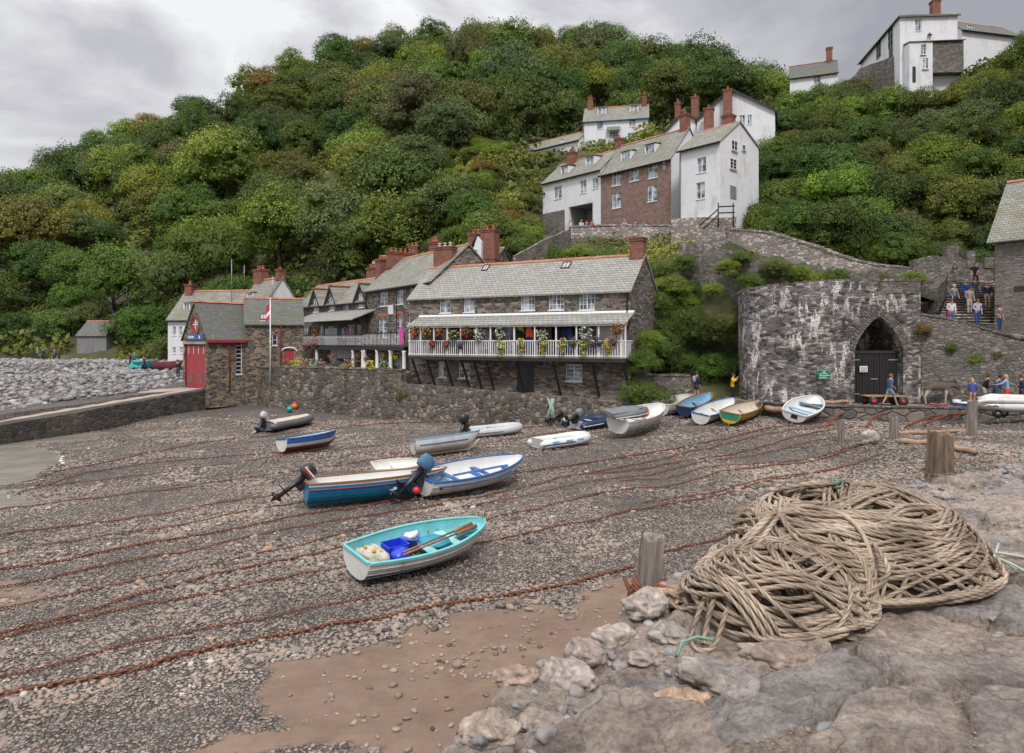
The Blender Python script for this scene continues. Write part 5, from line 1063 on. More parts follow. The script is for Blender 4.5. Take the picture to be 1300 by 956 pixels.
for q in ((1128,38,1134,55.5),(1113,55.5,1118.8,70),(1129,62,1134,70)):
    h = SV.hole(q); u0, u1 = 13.8-h[1], 13.8-h[0]; mb = MB()
    o_ = [Vector((nn[0]*u0, nn[1]*u0)), Vector((nn[0]*u1, nn[1]*u1))]; pn = Vector((-nn[1], nn[0]))
    def bx_(mb, e, z0_, z1_, s0, s1):
        p, q_ = o_[0].lerp(o_[1], s0), o_[0].lerp(o_[1], s1); mb.prism([(p.x, p.y, z0_), (q_.x, q_.y, z0_), (q_.x, q_.y, z1_), (p.x, p.y, z1_)], (pn.x*e, pn.y*e, 0))
    for s0, s1 in ((0, .08), (.46, .54), (.92, 1)): bx_(mb, .05, h[2], h[3], s0, s1)
    for f in (0, .33, .66, .97): z = h[2]+(h[3]-h[2])*f; bx_(mb, .045, z, z+.05, 0, 1)
    w_ = mb.build('window', solid('grey_frame', (.3, .32, .34)), HT2.t); mb = MB(); bx_(mb, .02, h[2], h[3], 0, 1); mb.build('pane', GLASSD, w_)
bpy.data.objects.remove(SV.t)
u0 = HT2.L(1183, 50, -1.0)[0]; mb = MB(); mb.box(u0-2.6, u0, -1.2, -.01, -2.5, 5.0); mb.build('porch_wall', WHITE, HT2.t)
for q in ((1168.5,55.5,1175.8,68.7),(1170.8,72.6,1178.7,87)): h = HT2.hole(q, -1.2); window(HT2.t, h, y=-1.25, nx=2, ny=3)
h = HT2.hole((1158.5,84,1162.5,104), -1.2); mb = MB(); mb.box(h[0], h[1], -1.24, -1.205, h[2], h[3]); mb.build('door', DARKW, HT2.t)
mb = MB(); mb.prism([(u0-2.7, -1.35, 5.0), (u0+3.6, -1.35, 5.1), (u0+3.6, -.02, 5.3), (u0-2.7, -.02, 5.2)], (0, 0, .08)); mb.build('porch_roof', SLATE2, HT2.t)
mb = MB(); mb.box(u0+.01, u0+3.5, -1.1, -.02, 1.5, 5.0); mb.build('stone_wall', STONE_W, HT2.t)
ribbon_wall('retaining_wall', 'steep dark stone retaining wall under the big white skyline house', [at(1075, 107, 88), at(1092, 86, 87), at(1120, 76, 84), at(1144, 68, 80.5)], 34, .4, STONE_W, seed=11)
HT3 = House('white_cottage', 'low white cottage half hidden behind the bank at the top right corner', xy(1221, 84), (.97, .22), 37.5); gable_house(HT3, 9, 5, 6.9, 9.0, WHITE, SLATE2, [((1229,31,1235,38),2,2)], ov=.3, fascia=BLACKP); chimney(HT3.t, -.3, .5, 1.5, 2.2, 6.5, 8.6, 1)
for H_, e_ in ():
    pass
# ---------- stone building at the right edge
HR = House('stone_building', 'tall rubble stone building with a slate roof cut by the right edge of the view', xy(1263, 40.5), (.6, -.8), 6.2, 'building')
gable_house(HR, 9, 6, 6.0, 9.6, rubble('right_stone', [(.17, .145, .13), (.30, .25, .225), (.22, .2, .19), (.36, .32, .29)], 2.4, 3.2, (.2, .18, .165), .045, .8), SLATE1, [], left=.3, right=.3, ov=.35, below=4.5, ridge_t=True)
h = HR.hole((1288, 363, 1302, 369)); mb = MB(); mb.box(h[0], h[1], -.02, -.002, h[2], h[3]); mb.build('slot', DARKW, HR.t)

# ---------- lime kiln
KP = [(937,43.2,8.95),(939.5,41.8,9.0),(948,40.6,9.05),(965,39.7,9.1),(990,39.0,9.2),(1020,38.5,9.3),(1050,38.25,9.38),(1078,38.15,9.4)]
K = thing('lime_kiln', 'round-fronted lime kiln streaked with white, with a pointed arch and black gates', 'lime kiln', xy(1078, 38.15, 2.5)); ko = Vector(xy(1078, 38.15, 2.5))
pts = [Vector(xy(a, b, c)) for a, b, c in KP]; Q = []
for i in range(len(pts)-1):
    for k in range(6): Q.append(pts[i].lerp(pts[i+1], k/6))
Q.append(pts[-1]); V = []; R = 14
for p in Q:
    for r in range(R):
        z = 2.0+(p.z-2.0)*r/(R-1); d = .05*float(fbm((p.x)*1.2, z*1.5, p.y, oct=3, seed=71)); V.append((p.x-ko.x, p.y-ko.y-d-.25*(1-r/(R-1)), z-ko.z))
    V.append((p.x-ko.x+.3, p.y-ko.y+.6, p.z-ko.z)); 
m = R+1; mb = MB(); mb.add(V, [(i*m+r, (i+1)*m+r, (i+1)*m+r+1, i*m+r+1) for i in range(len(Q)-1) for r in range(m-1)])
mb.build('curved_wall', STONE_K, K)
# flat block with the pointed arch
KA = House('tmp', '', xy(1078, 38.1)[:2], (.9995, .035), 2.5); bpy.data.objects.remove(KA.t)
WK = KA.L(1169, 450)[0]; x0, x1 = KA.L(1085, 470)[0], KA.L(1147, 470)[0]; xm = (x0+x1)/2; zs_, za_ = KA.L(1085, 446)[1], KA.L(1115, 402)[1]; TOP = 6.9
def arch(x):
    t = abs(x-xm)/((x1-x0)/2); return zs_+(za_-zs_)*(1-t**1.3)**.70 if t < 1 else zs_
mb = MB(); Mk = Matrix.Rotation(.035, 4, 'Z'); D_ = 2.6
def F4(p): mb.add(p, [list(range(len(p)))], M=Mk)
F4([(0, -.001, -.5), (x0, -.001, -.5), (x0, -.001, TOP), (0, -.001, TOP)]); F4([(x1, 0, -.5), (WK, 0, -.5), (WK, 0, TOP), (x1, 0, TOP)])
n = 24; xs_ = [x0+(x1-x0)*k/n for k in range(n+1)]
for a, b in zip(xs_[:-1], xs_[1:]):
    F4([(a, 0, arch(a)), (b, 0, arch(b)), (b, 0, TOP), (a, 0, TOP)]); F4([(a, 0, arch(a)), (a, D_, arch(a)), (b, D_, arch(b)), (b, 0, arch(b))])
F4([(x0, 0, -.5), (x0, D_, -.5), (x0, D_, zs_), (x0, 0, zs_)]); F4([(x1, 0, -.5), (x1, 0, zs_), (x1, D_, zs_), (x1, D_, -.5)]); F4([(x0, D_, -.5), (x1, D_, -.5), (x1, D_, za_), (x0, D_, za_)])
F4([(WK, 0, -.5), (WK, 5.0, -.5), (WK, 5.0, TOP-.2), (WK, 0, TOP)]); F4([(0, 0, TOP), (WK, 0, TOP), (WK, 1, TOP), (0, 1, TOP)])
mb.build('arch_block', STONE_K, K)
mb = MB()   # voussoirs round the arch
for k in range(30):
    x = x0+(x1-x0)*(k+.5)/30; 
    dz_ = (arch(x+.01)-arch(x-.01))/.02; a = atan2(dz_, 1); w_ = (x1-x0)/30*.9/max(cos(a), .2)
    mb.box(-w_/2, w_/2, -.05, .05, .02, .5, M=Mk @ Matrix.Translation((x, 0, arch(x))) @ Matrix.Rotation(-a, 4, 'Y'))
mb.build('arch_stones', STONE_W, K)
g = MB(); npk = 16
for k in range(npk): a = x0+.05+(x1-x0-.1)*k/npk; g.box(a+.01, a+(x1-x0-.1)/npk-.01, .5+(k % 2)*.01, .56, .03, zs_-.1, M=Mk)
gt = g.build('gate', BLACKP, K); g = MB(); g.box(x0, x1, .45, .6, zs_-.1, zs_+.05, M=Mk); g.build('crossbar', DARKW, gt)
g = MB()
for zz in (.5, zs_-.5):
    g.box(x0+.02, x0+.55, .47, .49, zz, zz+.06, M=Mk); g.box(x1-.55, x1-.02, .47, .49, zz, zz+.06, M=Mk)
g.box(xm-.2, xm+.2, .46, .49, 1.35, 1.4, M=Mk); g.build('hinge', solid('galvanised', (.4, .4, .42), .5, .5), gt)
ribbon_wall('kiln_coping', 'rough stone coping along the rounded top of the lime kiln', [Vector(xy(a, b+.1, c-.02)) for a, b, c in KP]+[Vector(xy(1169, 38.2, 9.38))], lambda x, y: 8.7, .5, STONE_W, coping=True, seed=13, cope_h=.14)
tag(walkway('kiln_top', [xy(940, 43, 8.75), xy(965, 40.4, 8.75), xy(1020, 39.2, 8.75), xy(1169, 38.7, 8.75), xy(1190, 43.5, 8.75), xy(1100, 46.5, 8.75), xy(940, 48, 8.75)], 8.55, EARTH), kind='structure')
# signs
u, z = KA.L(1046, 475); sgn = thing('sign', 'small green notice with white lettering on the kiln wall', 'sign', tuple(at(1046, 475, 37.98)))
mb = MB(); mb.box(-.32, .32, -.02, .02, -.26, .26); pl = mb.build('board', solid('sign_green', (.0, .18, .08)), sgn)
mb = MB(); mb.box(-.30, .30, -.0245, -.021, .235, .245); mb.box(-.30, .30, -.0245, -.021, -.245, -.235); mb.build('border', WPAINT, pl)
mb = MB(); mb.prism([(-.07, -.023, .12), (.03, -.023, .12), (.03, -.023, .09), (.09, -.023, .145), (.03, -.023, .2), (.03, -.023, .17), (-.07, -.023, .17)], (0, -.004, 0)); mb.build('arrow', WPAINT, pl)
for i, (wd) in enumerate(([.12, .1, .16], [.18, .1, .2], [.1, .26])):
    mb = MB(); x = -.25; 
    for q in wd: mb.box(x, x+q, -.025, -.021, .03-i*.1, .065-i*.1); x += q+.035
    mb.build('text_line', WPAINT, pl)
sgn = thing('notice', 'white poster with coloured stripes on the black kiln gate', 'notice', tuple(at(1096.5, 468, 38.55)))
mb = MB(); mb.box(-.22, .22, -.01, .01, -.17, .17); pl = mb.build('sheet', WPAINT, sgn)
for i, (c, z) in enumerate((((.5, .3, .6), .08), ((.3, .5, .6), .03), ((.6, .6, .15), -.03), ((.6, .06, .08), -.11))):
    mb = MB(); mb.box(-.17, .17, -.015, -.011, z-.02, z+(.02 if i < 3 else .035)); mb.build('stripe', solid(f'stripe{i}', c), pl)
# path and steps right of the kiln
tag(walkway('upper_landing', [xy(1169, 38.9, 6.9), xy(1230, 38.3, 6.9), xy(1262, 38.2, 6.4), xy(1330, 37.6, 5.9), (40, 41, 5.9), xy(1262, 41, 6.6), xy(1213, 42.4, 6.9), xy(1190, 42, 6.9)], 2, COBBLE), kind='structure')
ribbon_wall('ramp_wall', 'sloping stone retaining wall behind the donkey with plants growing from it', [xy(1168.5, 38.45, 7.5), xy(1200, 38.2, 7.25), xy(1230, 38.1, 6.95), xy(1262, 37.9, 6.5), xy(1300, 37.5, 6.1), xy(1360, 37, 5.6)], 2.2, .4, STONE_W, coping=True, seed=14, cope_h=.14, batter=.15, rough=.12)
st = thing('steps', 'broad stone steps full of visitors between the kiln and the stone building', 'steps', xy(1225, 40.5, 6.9))
o = Vector(xy(1225, 40.5, 6.9))
for k in range(17):
    D = 40.5+k*.42; z = 6.9+(k+1)*.19; mb = MB(); a = Vector(xy(1196+min(k, 10)*1.2, D)); b = Vector(xy(1263, D)); mb.box(a.x-o.x-.3, b.x-o.x+.3, D-o.y, D-o.y+.5+(.42 if k < 16 else 5), z-o.z-.6, z-o.z-.055); mb.build('step', STONE_D, st); mb = MB(); mb.box(a.x-o.x-.3, b.x-o.x+.3, D-o.y-.05, D-o.y+.5, z-o.z-.052, z-o.z); mb.build('tread', STONE_P, st)
ribbon_wall('stair_wall', 'rough wall leaning over the left side of the steps', [xy(1190, 42.6, 9.3), xy(1197, 44, 9.8), xy(1212, 46.8, 11.3)], 6.5, .5, STONE_D, seed=15)
ribbon_wall('battlement_wall', 'crenellated stone wall behind the visitors on the steps', [at(1160, 330, 48.8), at(1185, 324, 49), at(1215, 327, 49.2), at(1262, 337, 49.2)], 7, .45, STONE_W, seed=16)
for a, b, t_, lb in ((1203, 1217, 311, 'tallest stub'), (1228, 1238, 318, 'middle stub'), (1250, 1262, 326, 'lowest stub')):
    p, q = at(a, t_, 49.15), at(b, t_, 49.15); mb = MB(); mb.box(p.x, q.x, 49.12, 49.75, 11.3, p.z); r_ = mb.build('merlon', STONE_W); tag(r_, f'{lb} of stonework on top of the crenellated wall', 'merlon', 'merlons on the battlement wall')
# ================================================================ quay in front, rope heap, posts, chains
xs = np.concatenate([np.arange(-8, -1.2, .3), np.arange(-1.2, 5.2, .019), np.arange(5.2, 8, .03), np.arange(8, 26, .3)]); ys = np.concatenate([np.arange(-9, 1.6, .3), np.arange(1.6, 6.2, .019), np.arange(6.2, 9.6, .03), np.arange(9.6, 15, .3)])
X, Y = np.meshgrid(xs, ys, indexing='ij')
ex = np.array([p[0] for p in QEDGE]); ey = np.array([p[1] for p in QEDGE])
dist = (np.interp(X, ex, ey)+.10*fbm(X*2.2, Y*2.2, seed=61, oct=3)-Y)*.72
g = np.random.default_rng(5); sx, sy = np.meshgrid(np.arange(-2, 9.5, .74), np.arange(0, 11.5, .56), indexing='ij'); S = np.stack([(sx+g.uniform(-.27, .27, sx.shape)).ravel(), (sy+g.uniform(-.22, .22, sx.shape)).ravel()], -1)
S = S[g.uniform(0, 1, len(S)) < .78]
wx = X+.11*fbm(X*1.7, Y*1.7, seed=62, oct=5, gain=.45); wy = Y+.11*fbm(X*1.7+7, Y*1.7, seed=63, oct=5, gain=.45)
d1 = np.full(X.shape, 9.); d2 = d1.copy(); idx = np.zeros(X.shape, int)
for i, (a, b) in enumerate(S):
    d = np.hypot((wx-a)*.85+(wy-b)*.25, (wy-b)*1.15-(wx-a)*.1); m1 = d < d1; m2 = (~m1) & (d < d2)
    d2 = np.where(m1, d1, np.where(m2, d, d2)); idx = np.where(m1, i, idx); d1 = np.where(m1, d, d1)
e_ = np.clip((d2-d1-.025)/.04, 0, 1); dome = e_*e_*(3-2*e_)
off_ = g.uniform(-.022, .03, len(S))[idx]; tx, ty = g.normal(0, .07, len(S)), g.normal(0, .07, len(S))
rough = fbm(X*3.2, Y*3.2, seed=64, oct=5, gain=.55); fine = fbm(X*13, Y*13, seed=65, oct=4, gain=.6)
strata = vnoise(X*2+wy*9, wy*7+X*.8, seed=66)
Zq = 4.345+dome*(.05+off_+(wx-S[idx, 0])*tx[idx]+(wy-S[idx, 1])*ty[idx])+.020*rough+.005*fine+.010*strata*dome-.016*np.abs(fbm(X*5.5, Y*7, seed=93, oct=4, gain=.62))+.010*np.floor(2.2*fbm(X*2.6+Y, Y*4, seed=95, oct=3))*dome-.012*np.maximum(0, .12-np.abs(fbm(X*1.7, Y*1.7, seed=91, oct=4)))*8*dome
Zq += .10*np.clip((X-4.5)/4, 0, 1.2)+.05*np.clip((2.6-Y)/2, 0, 1)*0
Zq = np.where(dist < 0, Zq+np.maximum(dist, -.34)*13, Zq-.05*np.exp(-np.maximum(dist, 0)/.12))
nu, nv = X.shape; fc = grid_faces(nu, nv); dk = dist.ravel()[fc].max(1) > -.36; fc = fc[dk]
QUAY, _nt, _b = newmat('quay_rock'); _m = N(_nt, 'ShaderNodeAttribute', _attribute_name='mort'); _q = N(_nt, 'ShaderNodeAttribute', _attribute_name='tone'); _v = coords(_nt)
_c = ramp(_nt, _q.outputs['Fac'], [(0, (.38, .34, .315)), (.2, (.43, .36, .31)), (.5, (.48, .39, .325)), (.8, (.54, .43, .355)), (1, (.44, .385, .345))])
_n = noise(_nt, coords(_nt, (1, 1.5, 1)), 3.2, 12.0, .72, .15); _c = mixc(_nt, .75, _c, ramp(_nt, _n, [(.36, .30), (.47, .85), (.62, 1.45)]), 'MULTIPLY')
_mt = ramp(_nt, noise(_nt, _v, 26, 6.0, .75), [(.32, (.15, .11, .085)), (.48, (.36, .28, .215)), (.66, (.58, .48, .39))])
_c = mixc(_nt, ramp(_nt, _m.outputs['Fac'], [(.15, 1), (.6, 0)]), _c, _mt)
_l = noise(_nt, _v, 2.3, 9.0, .75); _c = mixc(_nt, ramp(_nt, _l, [(.58, 0), (.66, .65)]), _c, (.46, .42, .37)); _l2 = noise(_nt, _v, 3.7, 8.0, .7, 1.0); _c = mixc(_nt, ramp(_nt, _l2, [(.64, 0), (.70, .7)]), _c, (.20, .15, .03))
_dn = N(_nt, 'ShaderNodeTexNoise', Scale=2.5, Detail=6.0); L(_nt, _v, _dn.inputs['Vector']); _dm = N(_nt, 'ShaderNodeVectorMath', _operation='MULTIPLY_ADD'); L(_nt, _dn.outputs[1], _dm.inputs[0]); _dm.inputs[1].default_value = (.5,)*3; L(_nt, _v, _dm.inputs[2])
_ck = N(_nt, 'ShaderNodeTexVoronoi', _feature='DISTANCE_TO_EDGE', Scale=1.9); L(_nt, _dm.outputs[0], _ck.inputs['Vector']); _c = mixc(_nt, ramp(_nt, _ck.outputs[0], [(.002, .3), (.009, 0)]), _c, (.08, .065, .055))
_l3 = noise(_nt, _v, 30, 8.0, .8); _c = mixc(_nt, .75, _c, ramp(_nt, _l3, [(.38, .5), (.5, .95), (.62, 1.35)]), 'MULTIPLY')
L(_nt, _c, _b.inputs['Base Color']); _b.inputs['Roughness'].default_value = .85
_h0 = N(_nt, 'ShaderNodeMath', _operation='MULTIPLY_ADD'); L(_nt, _l3, _h0.inputs[0]); _h0.inputs[1].default_value = .9; L(_nt, _n, _h0.inputs[2]); _h = N(_nt, 'ShaderNodeMath', _operation='ADD'); L(_nt, ramp(_nt, _ck.outputs[0], [(0, 0), (.016, .35)]), _h.inputs[0]); L(_nt, _h0.outputs[0], _h.inputs[1]); bump(_nt, _b, _h.outputs[0], 1.0, .055)
q = npmesh('quay', np.stack([X, Y, Zq], -1).reshape(-1, 3), fc, QUAY, attrs={'mort': dome.ravel(), 'tone': g.uniform(0, 1, len(S))[idx].ravel()}); tag(q, kind='structure')
def quay_z(x, y):
    i = int(np.clip(np.searchsorted(xs, x), 0, nu-1)); j = int(np.clip(np.searchsorted(ys, y), 0, nv-1)); return float(Zq[i, j])
def onquay(px, py, H=1.6): D = F*H/(py-433); return Vector(((px-650)/F*D, D, EYE-H))
ROCK, _nt, _b = newmat('edge_rock'); _v = coords(_nt)
_n = noise(_nt, _v, 9, 9.0, .75, .8); _c = ramp(_nt, _n, [(.3, (.08, .07, .065)), (.44, (.24, .21, .185)), (.55, (.38, .345, .31)), (.68, (.60, .56, .51))]); _oi = N(_nt, 'ShaderNodeObjectInfo')
_c = mixc(_nt, 1.0, _c, _oi.outputs['Color'], 'MULTIPLY'); L(_nt, _c, _b.inputs['Base Color']); _b.inputs['Roughness'].default_value = .85; bump(_nt, _b, _n, .8, .03)
IC4 = icos(5)
def rock(name, label, c, s, rz, seed, col=(1, 1, 1), jag=.32, parent=None, group=None):
    v, f = IC4; n = fbm(v[:, 0]*1.1+seed*3.1, v[:, 1]*1.1, v[:, 2]*1.1, 3, seed)*.9+.28*fbm(v[:, 0]*4+seed, v[:, 1]*4, v[:, 2]*4, 4, seed+3)
    cut = np.maximum(0, np.abs(v).max(1)-.72); V = v*(1+jag*n-.25*cut)[:, None]*np.array(s)
    o = npmesh(name, V, f, ROCK); o.location = c; o.rotation_euler = (random.uniform(-.15, .15), random.uniform(-.15, .15), rz); o.color = (*col, 1)
    if parent: o.parent = parent
    else: tag(o, label, 'rock', group)
    return o
RK = [(655,858,.11,.07,.055,.2,(1.15,.95,.85),'smooth tan rock with a dark hole at the lower end of the quay edge'),(716,845,.16,.10,.085,-.5,(1.15,1.1,1.08),'whitish weathered rock second along the quay edge'),(746,823,.115,.085,.085,-.3,(1.1,1.0,.98),'squat pitted rock on the quay edge below the jagged white one'),
 (778,798,.14,.085,.085,.3,(1.35,1.3,1.28),'jagged white-crusted rock on the quay edge'),(816,778,.14,.10,.09,.2,(1.25,1.22,1.22),'big grey rock on the quay edge at the foot of the wooden post'),(852,800,.13,.10,.06,-.7,(1.0,.97,.96),'grey rock between the post and the rope heap'),
 (822,828,.11,.06,.045,.4,(1.15,1.05,1.0),'narrow pale rock lying inside the quay edge'),(852,862,.16,.09,.045,.1,(1.3,1.0,.75),'tan rough stone at the bottom of the view'),(925,850,.22,.13,.065,-.2,(.8,.78,.78),'dark slab nose at the bottom near the rope heap'),
 (870,757,.22,.17,.06,.4,(1.15,.88,.66),'broad orange-brown stone between the post and the rope heap'),(948,690,.16,.12,.07,.3,(.95,.85,.8),'stone poking out behind the left side of the rope heap'),(1000,830,.24,.12,.07,-.15,(.85,.72,.66),'flat brown slab tilted against the front of the rope heap'),(1075,792,.26,.14,.06,.2,(.9,.8,.74),'wide brown slab in front of the rope heap'),(690,905,.12,.09,.06,.5,(1,.9,.85),'mortared stone at the bottom edge of the view'),(620,925,.13,.09,.06,.5,(1.1,1,.9),'pale stone at the lowest corner of the quay edge')]
for i, (px, py, a, b, c, rz, col, lb) in enumerate(RK):
    p = onquay(px, py, 1.6); rock('edge_rock', lb, (p.x, p.y, quay_z(p.x, p.y)+c*.25 if 1 else 0), (a, b, c), rz, i+1, col)

# gravel and chips lying in the joints of the quay
gx = RNG.uniform(-.6, 7.5, 16000); gy = RNG.uniform(2.3, 9.3, 16000); gi = np.clip(np.searchsorted(xs, gx), 0, nu-1); gj = np.clip(np.searchsorted(ys, gy), 0, nv-1)
gk = (dist[gi, gj] > .03) & (dome[gi, gj] < .35+.5*(RNG.uniform(0, 1, 16000) < .06)) & (fbm(gx*.9, gy*.9, seed=44, oct=3) > -.25); gx, gy, gi, gj = gx[gk], gy[gk], gi[gk], gj[gk]
v_, f_, t_ = stones('', np.stack([gx, gy, Zq[gi, gj]], -1), .006+.018*RNG.beta(1.2, 4, len(gx)), IC1, None, seed=91, sink=.2, tone=np.clip(RNG.beta(2, 1.6, len(gx)), 0, 1)); o = npmesh('quay_gravel', v_, f_, PEBBLE, attrs={'tone': t_}); tag(o, 'fine gravel and chips in the joints of the quay', 'gravel', kind='stuff')
gx = RNG.uniform(-.6, 7.5, 5200); gy = RNG.uniform(2.3, 9.3, 5200); gi = np.clip(np.searchsorted(xs, gx), 0, nu-1); gj = np.clip(np.searchsorted(ys, gy), 0, nv-1); dd_ = dist[gi, gj]
gk = (dd_ > .02) & (((dome[gi, gj] < .5) & (RNG.uniform(0, 1, 5200) < .5)) | ((dd_ < .55) & (RNG.uniform(0, 1, 5200) < .75))); gx, gy, gi, gj = gx[gk], gy[gk], gi[gk], gj[gk]
v_, f_, t_ = stones('', np.stack([gx, gy, Zq[gi, gj]], -1), .018+.055*RNG.beta(1.1, 3.5, len(gx)), IC3, None, seed=95, sink=.42, lump=.4, flat=.6, tone=np.clip(RNG.beta(2, 1.4, len(gx)), 0, 1)); o = npmesh('quay_rubble', v_, f_, BOULD, attrs={'tone': t_}); tag(o, 'small rubble set in the mortar along the edge of the quay', 'rubble', kind='stuff')
# ---------- rope
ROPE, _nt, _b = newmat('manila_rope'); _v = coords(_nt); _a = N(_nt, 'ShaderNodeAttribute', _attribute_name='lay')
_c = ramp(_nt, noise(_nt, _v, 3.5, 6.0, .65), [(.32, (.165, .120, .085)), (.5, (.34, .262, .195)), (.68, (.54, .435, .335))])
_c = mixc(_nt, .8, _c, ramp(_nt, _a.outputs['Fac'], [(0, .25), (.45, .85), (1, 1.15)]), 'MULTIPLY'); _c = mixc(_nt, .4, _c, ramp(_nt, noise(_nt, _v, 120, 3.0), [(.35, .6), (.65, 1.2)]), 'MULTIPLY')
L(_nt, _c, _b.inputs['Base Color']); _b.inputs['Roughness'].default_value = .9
def rope_np(P, r, pitch=.075, n=10, step=.011, hand=1):
    """three-strand rope along polyline P (k,3): returns verts, quads, lay"""
    P = np.asarray(P, float); d = np.linalg.norm(np.diff(P, axis=0), axis=1); s = np.concatenate([[0], np.cumsum(d)]); m = max(4, int(s[-1]/step)); t = np.linspace(0, s[-1], m)
    Q = np.stack([np.interp(t, s, P[:, k]) for k in range(3)], -1); T = np.gradient(Q, axis=0); T /= np.linalg.norm(T, axis=1)[:, None]+1e-9
    up = np.array([0, 0, 1.0]); U = up-T*(T@up)[:, None]; U /= np.linalg.norm(U, axis=1)[:, None]+1e-6; W = np.cross(T, U)
    a = np.linspace(0, 2*pi, n, endpoint=False)[None, :]; ph = hand*2*pi*t[:, None]/pitch/1.0; lay = .5+.5*np.cos(3*(a-ph/3)); rr = r*(.80+.22*lay**.6)
    V = Q[:, None, :]+(U[:, None, :]*np.cos(a)[..., None]+W[:, None, :]*np.sin(a)[..., None])*rr[..., None]
    i = np.arange(m*n).reshape(m, n); j = np.roll(i, -1, 1); Fq = np.stack([i[:-1], j[:-1], j[1:], i[1:]], -1).reshape(-1, 4)
    return V.reshape(-1, 3), Fq, lay.ravel()
HCx, HCy = 2.42, 4.86; HU = np.array([.93, .37]); HV = np.array([-.37, .93]); HA, HB_, HH = 1.08, .74, .52
MO = [(HCx, HCy, HA, HB_, HH, 3.0), (1.57, 4.12, .62, .48, .34, 2.2)]
def mound(x, y, m):
    dx, dy = x-m[0], y-m[1]; r = np.sqrt(((dx*HU[0]+dy*HU[1])/m[2])**2+((dx*HV[0]+dy*HV[1])/m[3])**2); return m[4]*np.clip(1-r**m[5], 0, 1)**.75
def heap(x, y): return np.maximum(mound(x, y, MO[0])*(1+.10*fbm(x*2, y*2, seed=7, oct=2)), mound(x, y, MO[1]))
VV, FF, LL = [], [], []; off = 0; g = np.random.default_rng(21)
def loop(mi, cu, cv, ru, rv, rot, ph, wob, lift, r, th0, th1):
    global off
    m = MO[mi]; th = np.linspace(th0, th1, 150); w_ = 1+wob[0]*np.sin(th*2+ph)+wob[1]*np.sin(th*3+ph*2.1)+wob[2]*np.sin(th*5+ph*3.7)
    uu = ru*np.cos(th)*w_; vv = rv*np.sin(th)*w_; u = cu+uu*cos(rot)-vv*sin(rot); v = cv+uu*sin(rot)+vv*cos(rot)
    x = m[0]+u*HU[0]+v*HV[0]; y = m[1]+u*HU[1]+v*HV[1]; q_ = np.sqrt((u/m[2])**2+(v/m[3])**2); q_ = np.maximum(q_/1.05, 1); x = m[0]+(x-m[0])/q_; y = m[1]+(y-m[1])/q_
    te = np.linspace(0, 1, 150); lift = lift-.16*np.clip(1-np.minimum(te, 1-te)/.10, 0, 1)**1.5
    z = np.maximum(heap(x, y)+lift+.012*np.sin(th*3+ph), .015+.02*(1+np.sin(th*2+ph)))+4.40
    v_, f_, l_ = rope_np(np.stack([x, y, z], -1), r); VV.append(v_); FF.append(f_+off); LL.append(l_); off += len(v_)
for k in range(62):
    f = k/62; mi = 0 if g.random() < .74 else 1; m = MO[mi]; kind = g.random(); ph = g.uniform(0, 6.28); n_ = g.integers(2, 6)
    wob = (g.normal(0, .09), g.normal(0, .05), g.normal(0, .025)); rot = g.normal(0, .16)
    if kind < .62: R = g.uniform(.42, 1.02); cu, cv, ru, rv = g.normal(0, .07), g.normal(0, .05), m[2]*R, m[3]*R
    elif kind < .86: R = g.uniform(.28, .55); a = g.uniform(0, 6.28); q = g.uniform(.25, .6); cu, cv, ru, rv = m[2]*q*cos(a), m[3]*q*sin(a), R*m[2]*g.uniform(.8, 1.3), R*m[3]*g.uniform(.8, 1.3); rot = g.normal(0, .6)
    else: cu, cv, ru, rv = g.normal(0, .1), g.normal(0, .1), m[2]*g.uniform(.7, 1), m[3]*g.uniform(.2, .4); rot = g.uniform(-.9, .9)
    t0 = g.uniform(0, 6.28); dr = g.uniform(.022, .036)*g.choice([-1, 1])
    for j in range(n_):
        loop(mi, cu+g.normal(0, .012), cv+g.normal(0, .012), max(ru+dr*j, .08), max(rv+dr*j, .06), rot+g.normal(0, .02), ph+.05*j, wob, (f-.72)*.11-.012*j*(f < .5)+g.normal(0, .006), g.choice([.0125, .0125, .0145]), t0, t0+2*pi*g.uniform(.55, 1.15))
def draped(pts, r=.015):
    global off
    P = np.array([(Vector(at(*p))[:]) for p in pts]); t = np.arange(len(P)); tt = np.linspace(0, len(P)-1, len(P)*12)
    # Catmull-Rom
    Q = []
    for q_ in tt:
        i = int(min(q_, len(P)-2)); f = q_-i; p0, p1, p2, p3 = P[max(i-1, 0)], P[i], P[i+1], P[min(i+2, len(P)-1)]
        Q.append(.5*((2*p1)+(-p0+p2)*f+(2*p0-5*p1+4*p2-p3)*f*f+(-p0+3*p1-3*p2+p3)*f**3))
    v_, f_, l_ = rope_np(np.array(Q), r); VV.append(v_); FF.append(f_+off); LL.append(l_); off += len(v_)
draped([(975,655,4.55),(930,700,4.2),(895,760,3.95),(878,815,3.66),(905,822,3.63),(925,770,3.82),(960,700,4.1)]); draped([(985,648,4.6),(935,705,4.15),(905,765,3.85),(893,818,3.63)]); draped([(1000,640,4.7),(950,715,4.05),(965,770,3.85),(985,810,3.75)])
draped([(1110,690,4.2),(1128,725,4.0),(1100,755,4.05),(1030,782,3.9),(1010,800,3.8)]); draped([(1060,730,4.0),(1075,760,3.98),(1060,790,3.95)]); draped([(1255,690,4.7),(1275,740,4.42),(1200,760,4.35),(1130,778,4.15)])
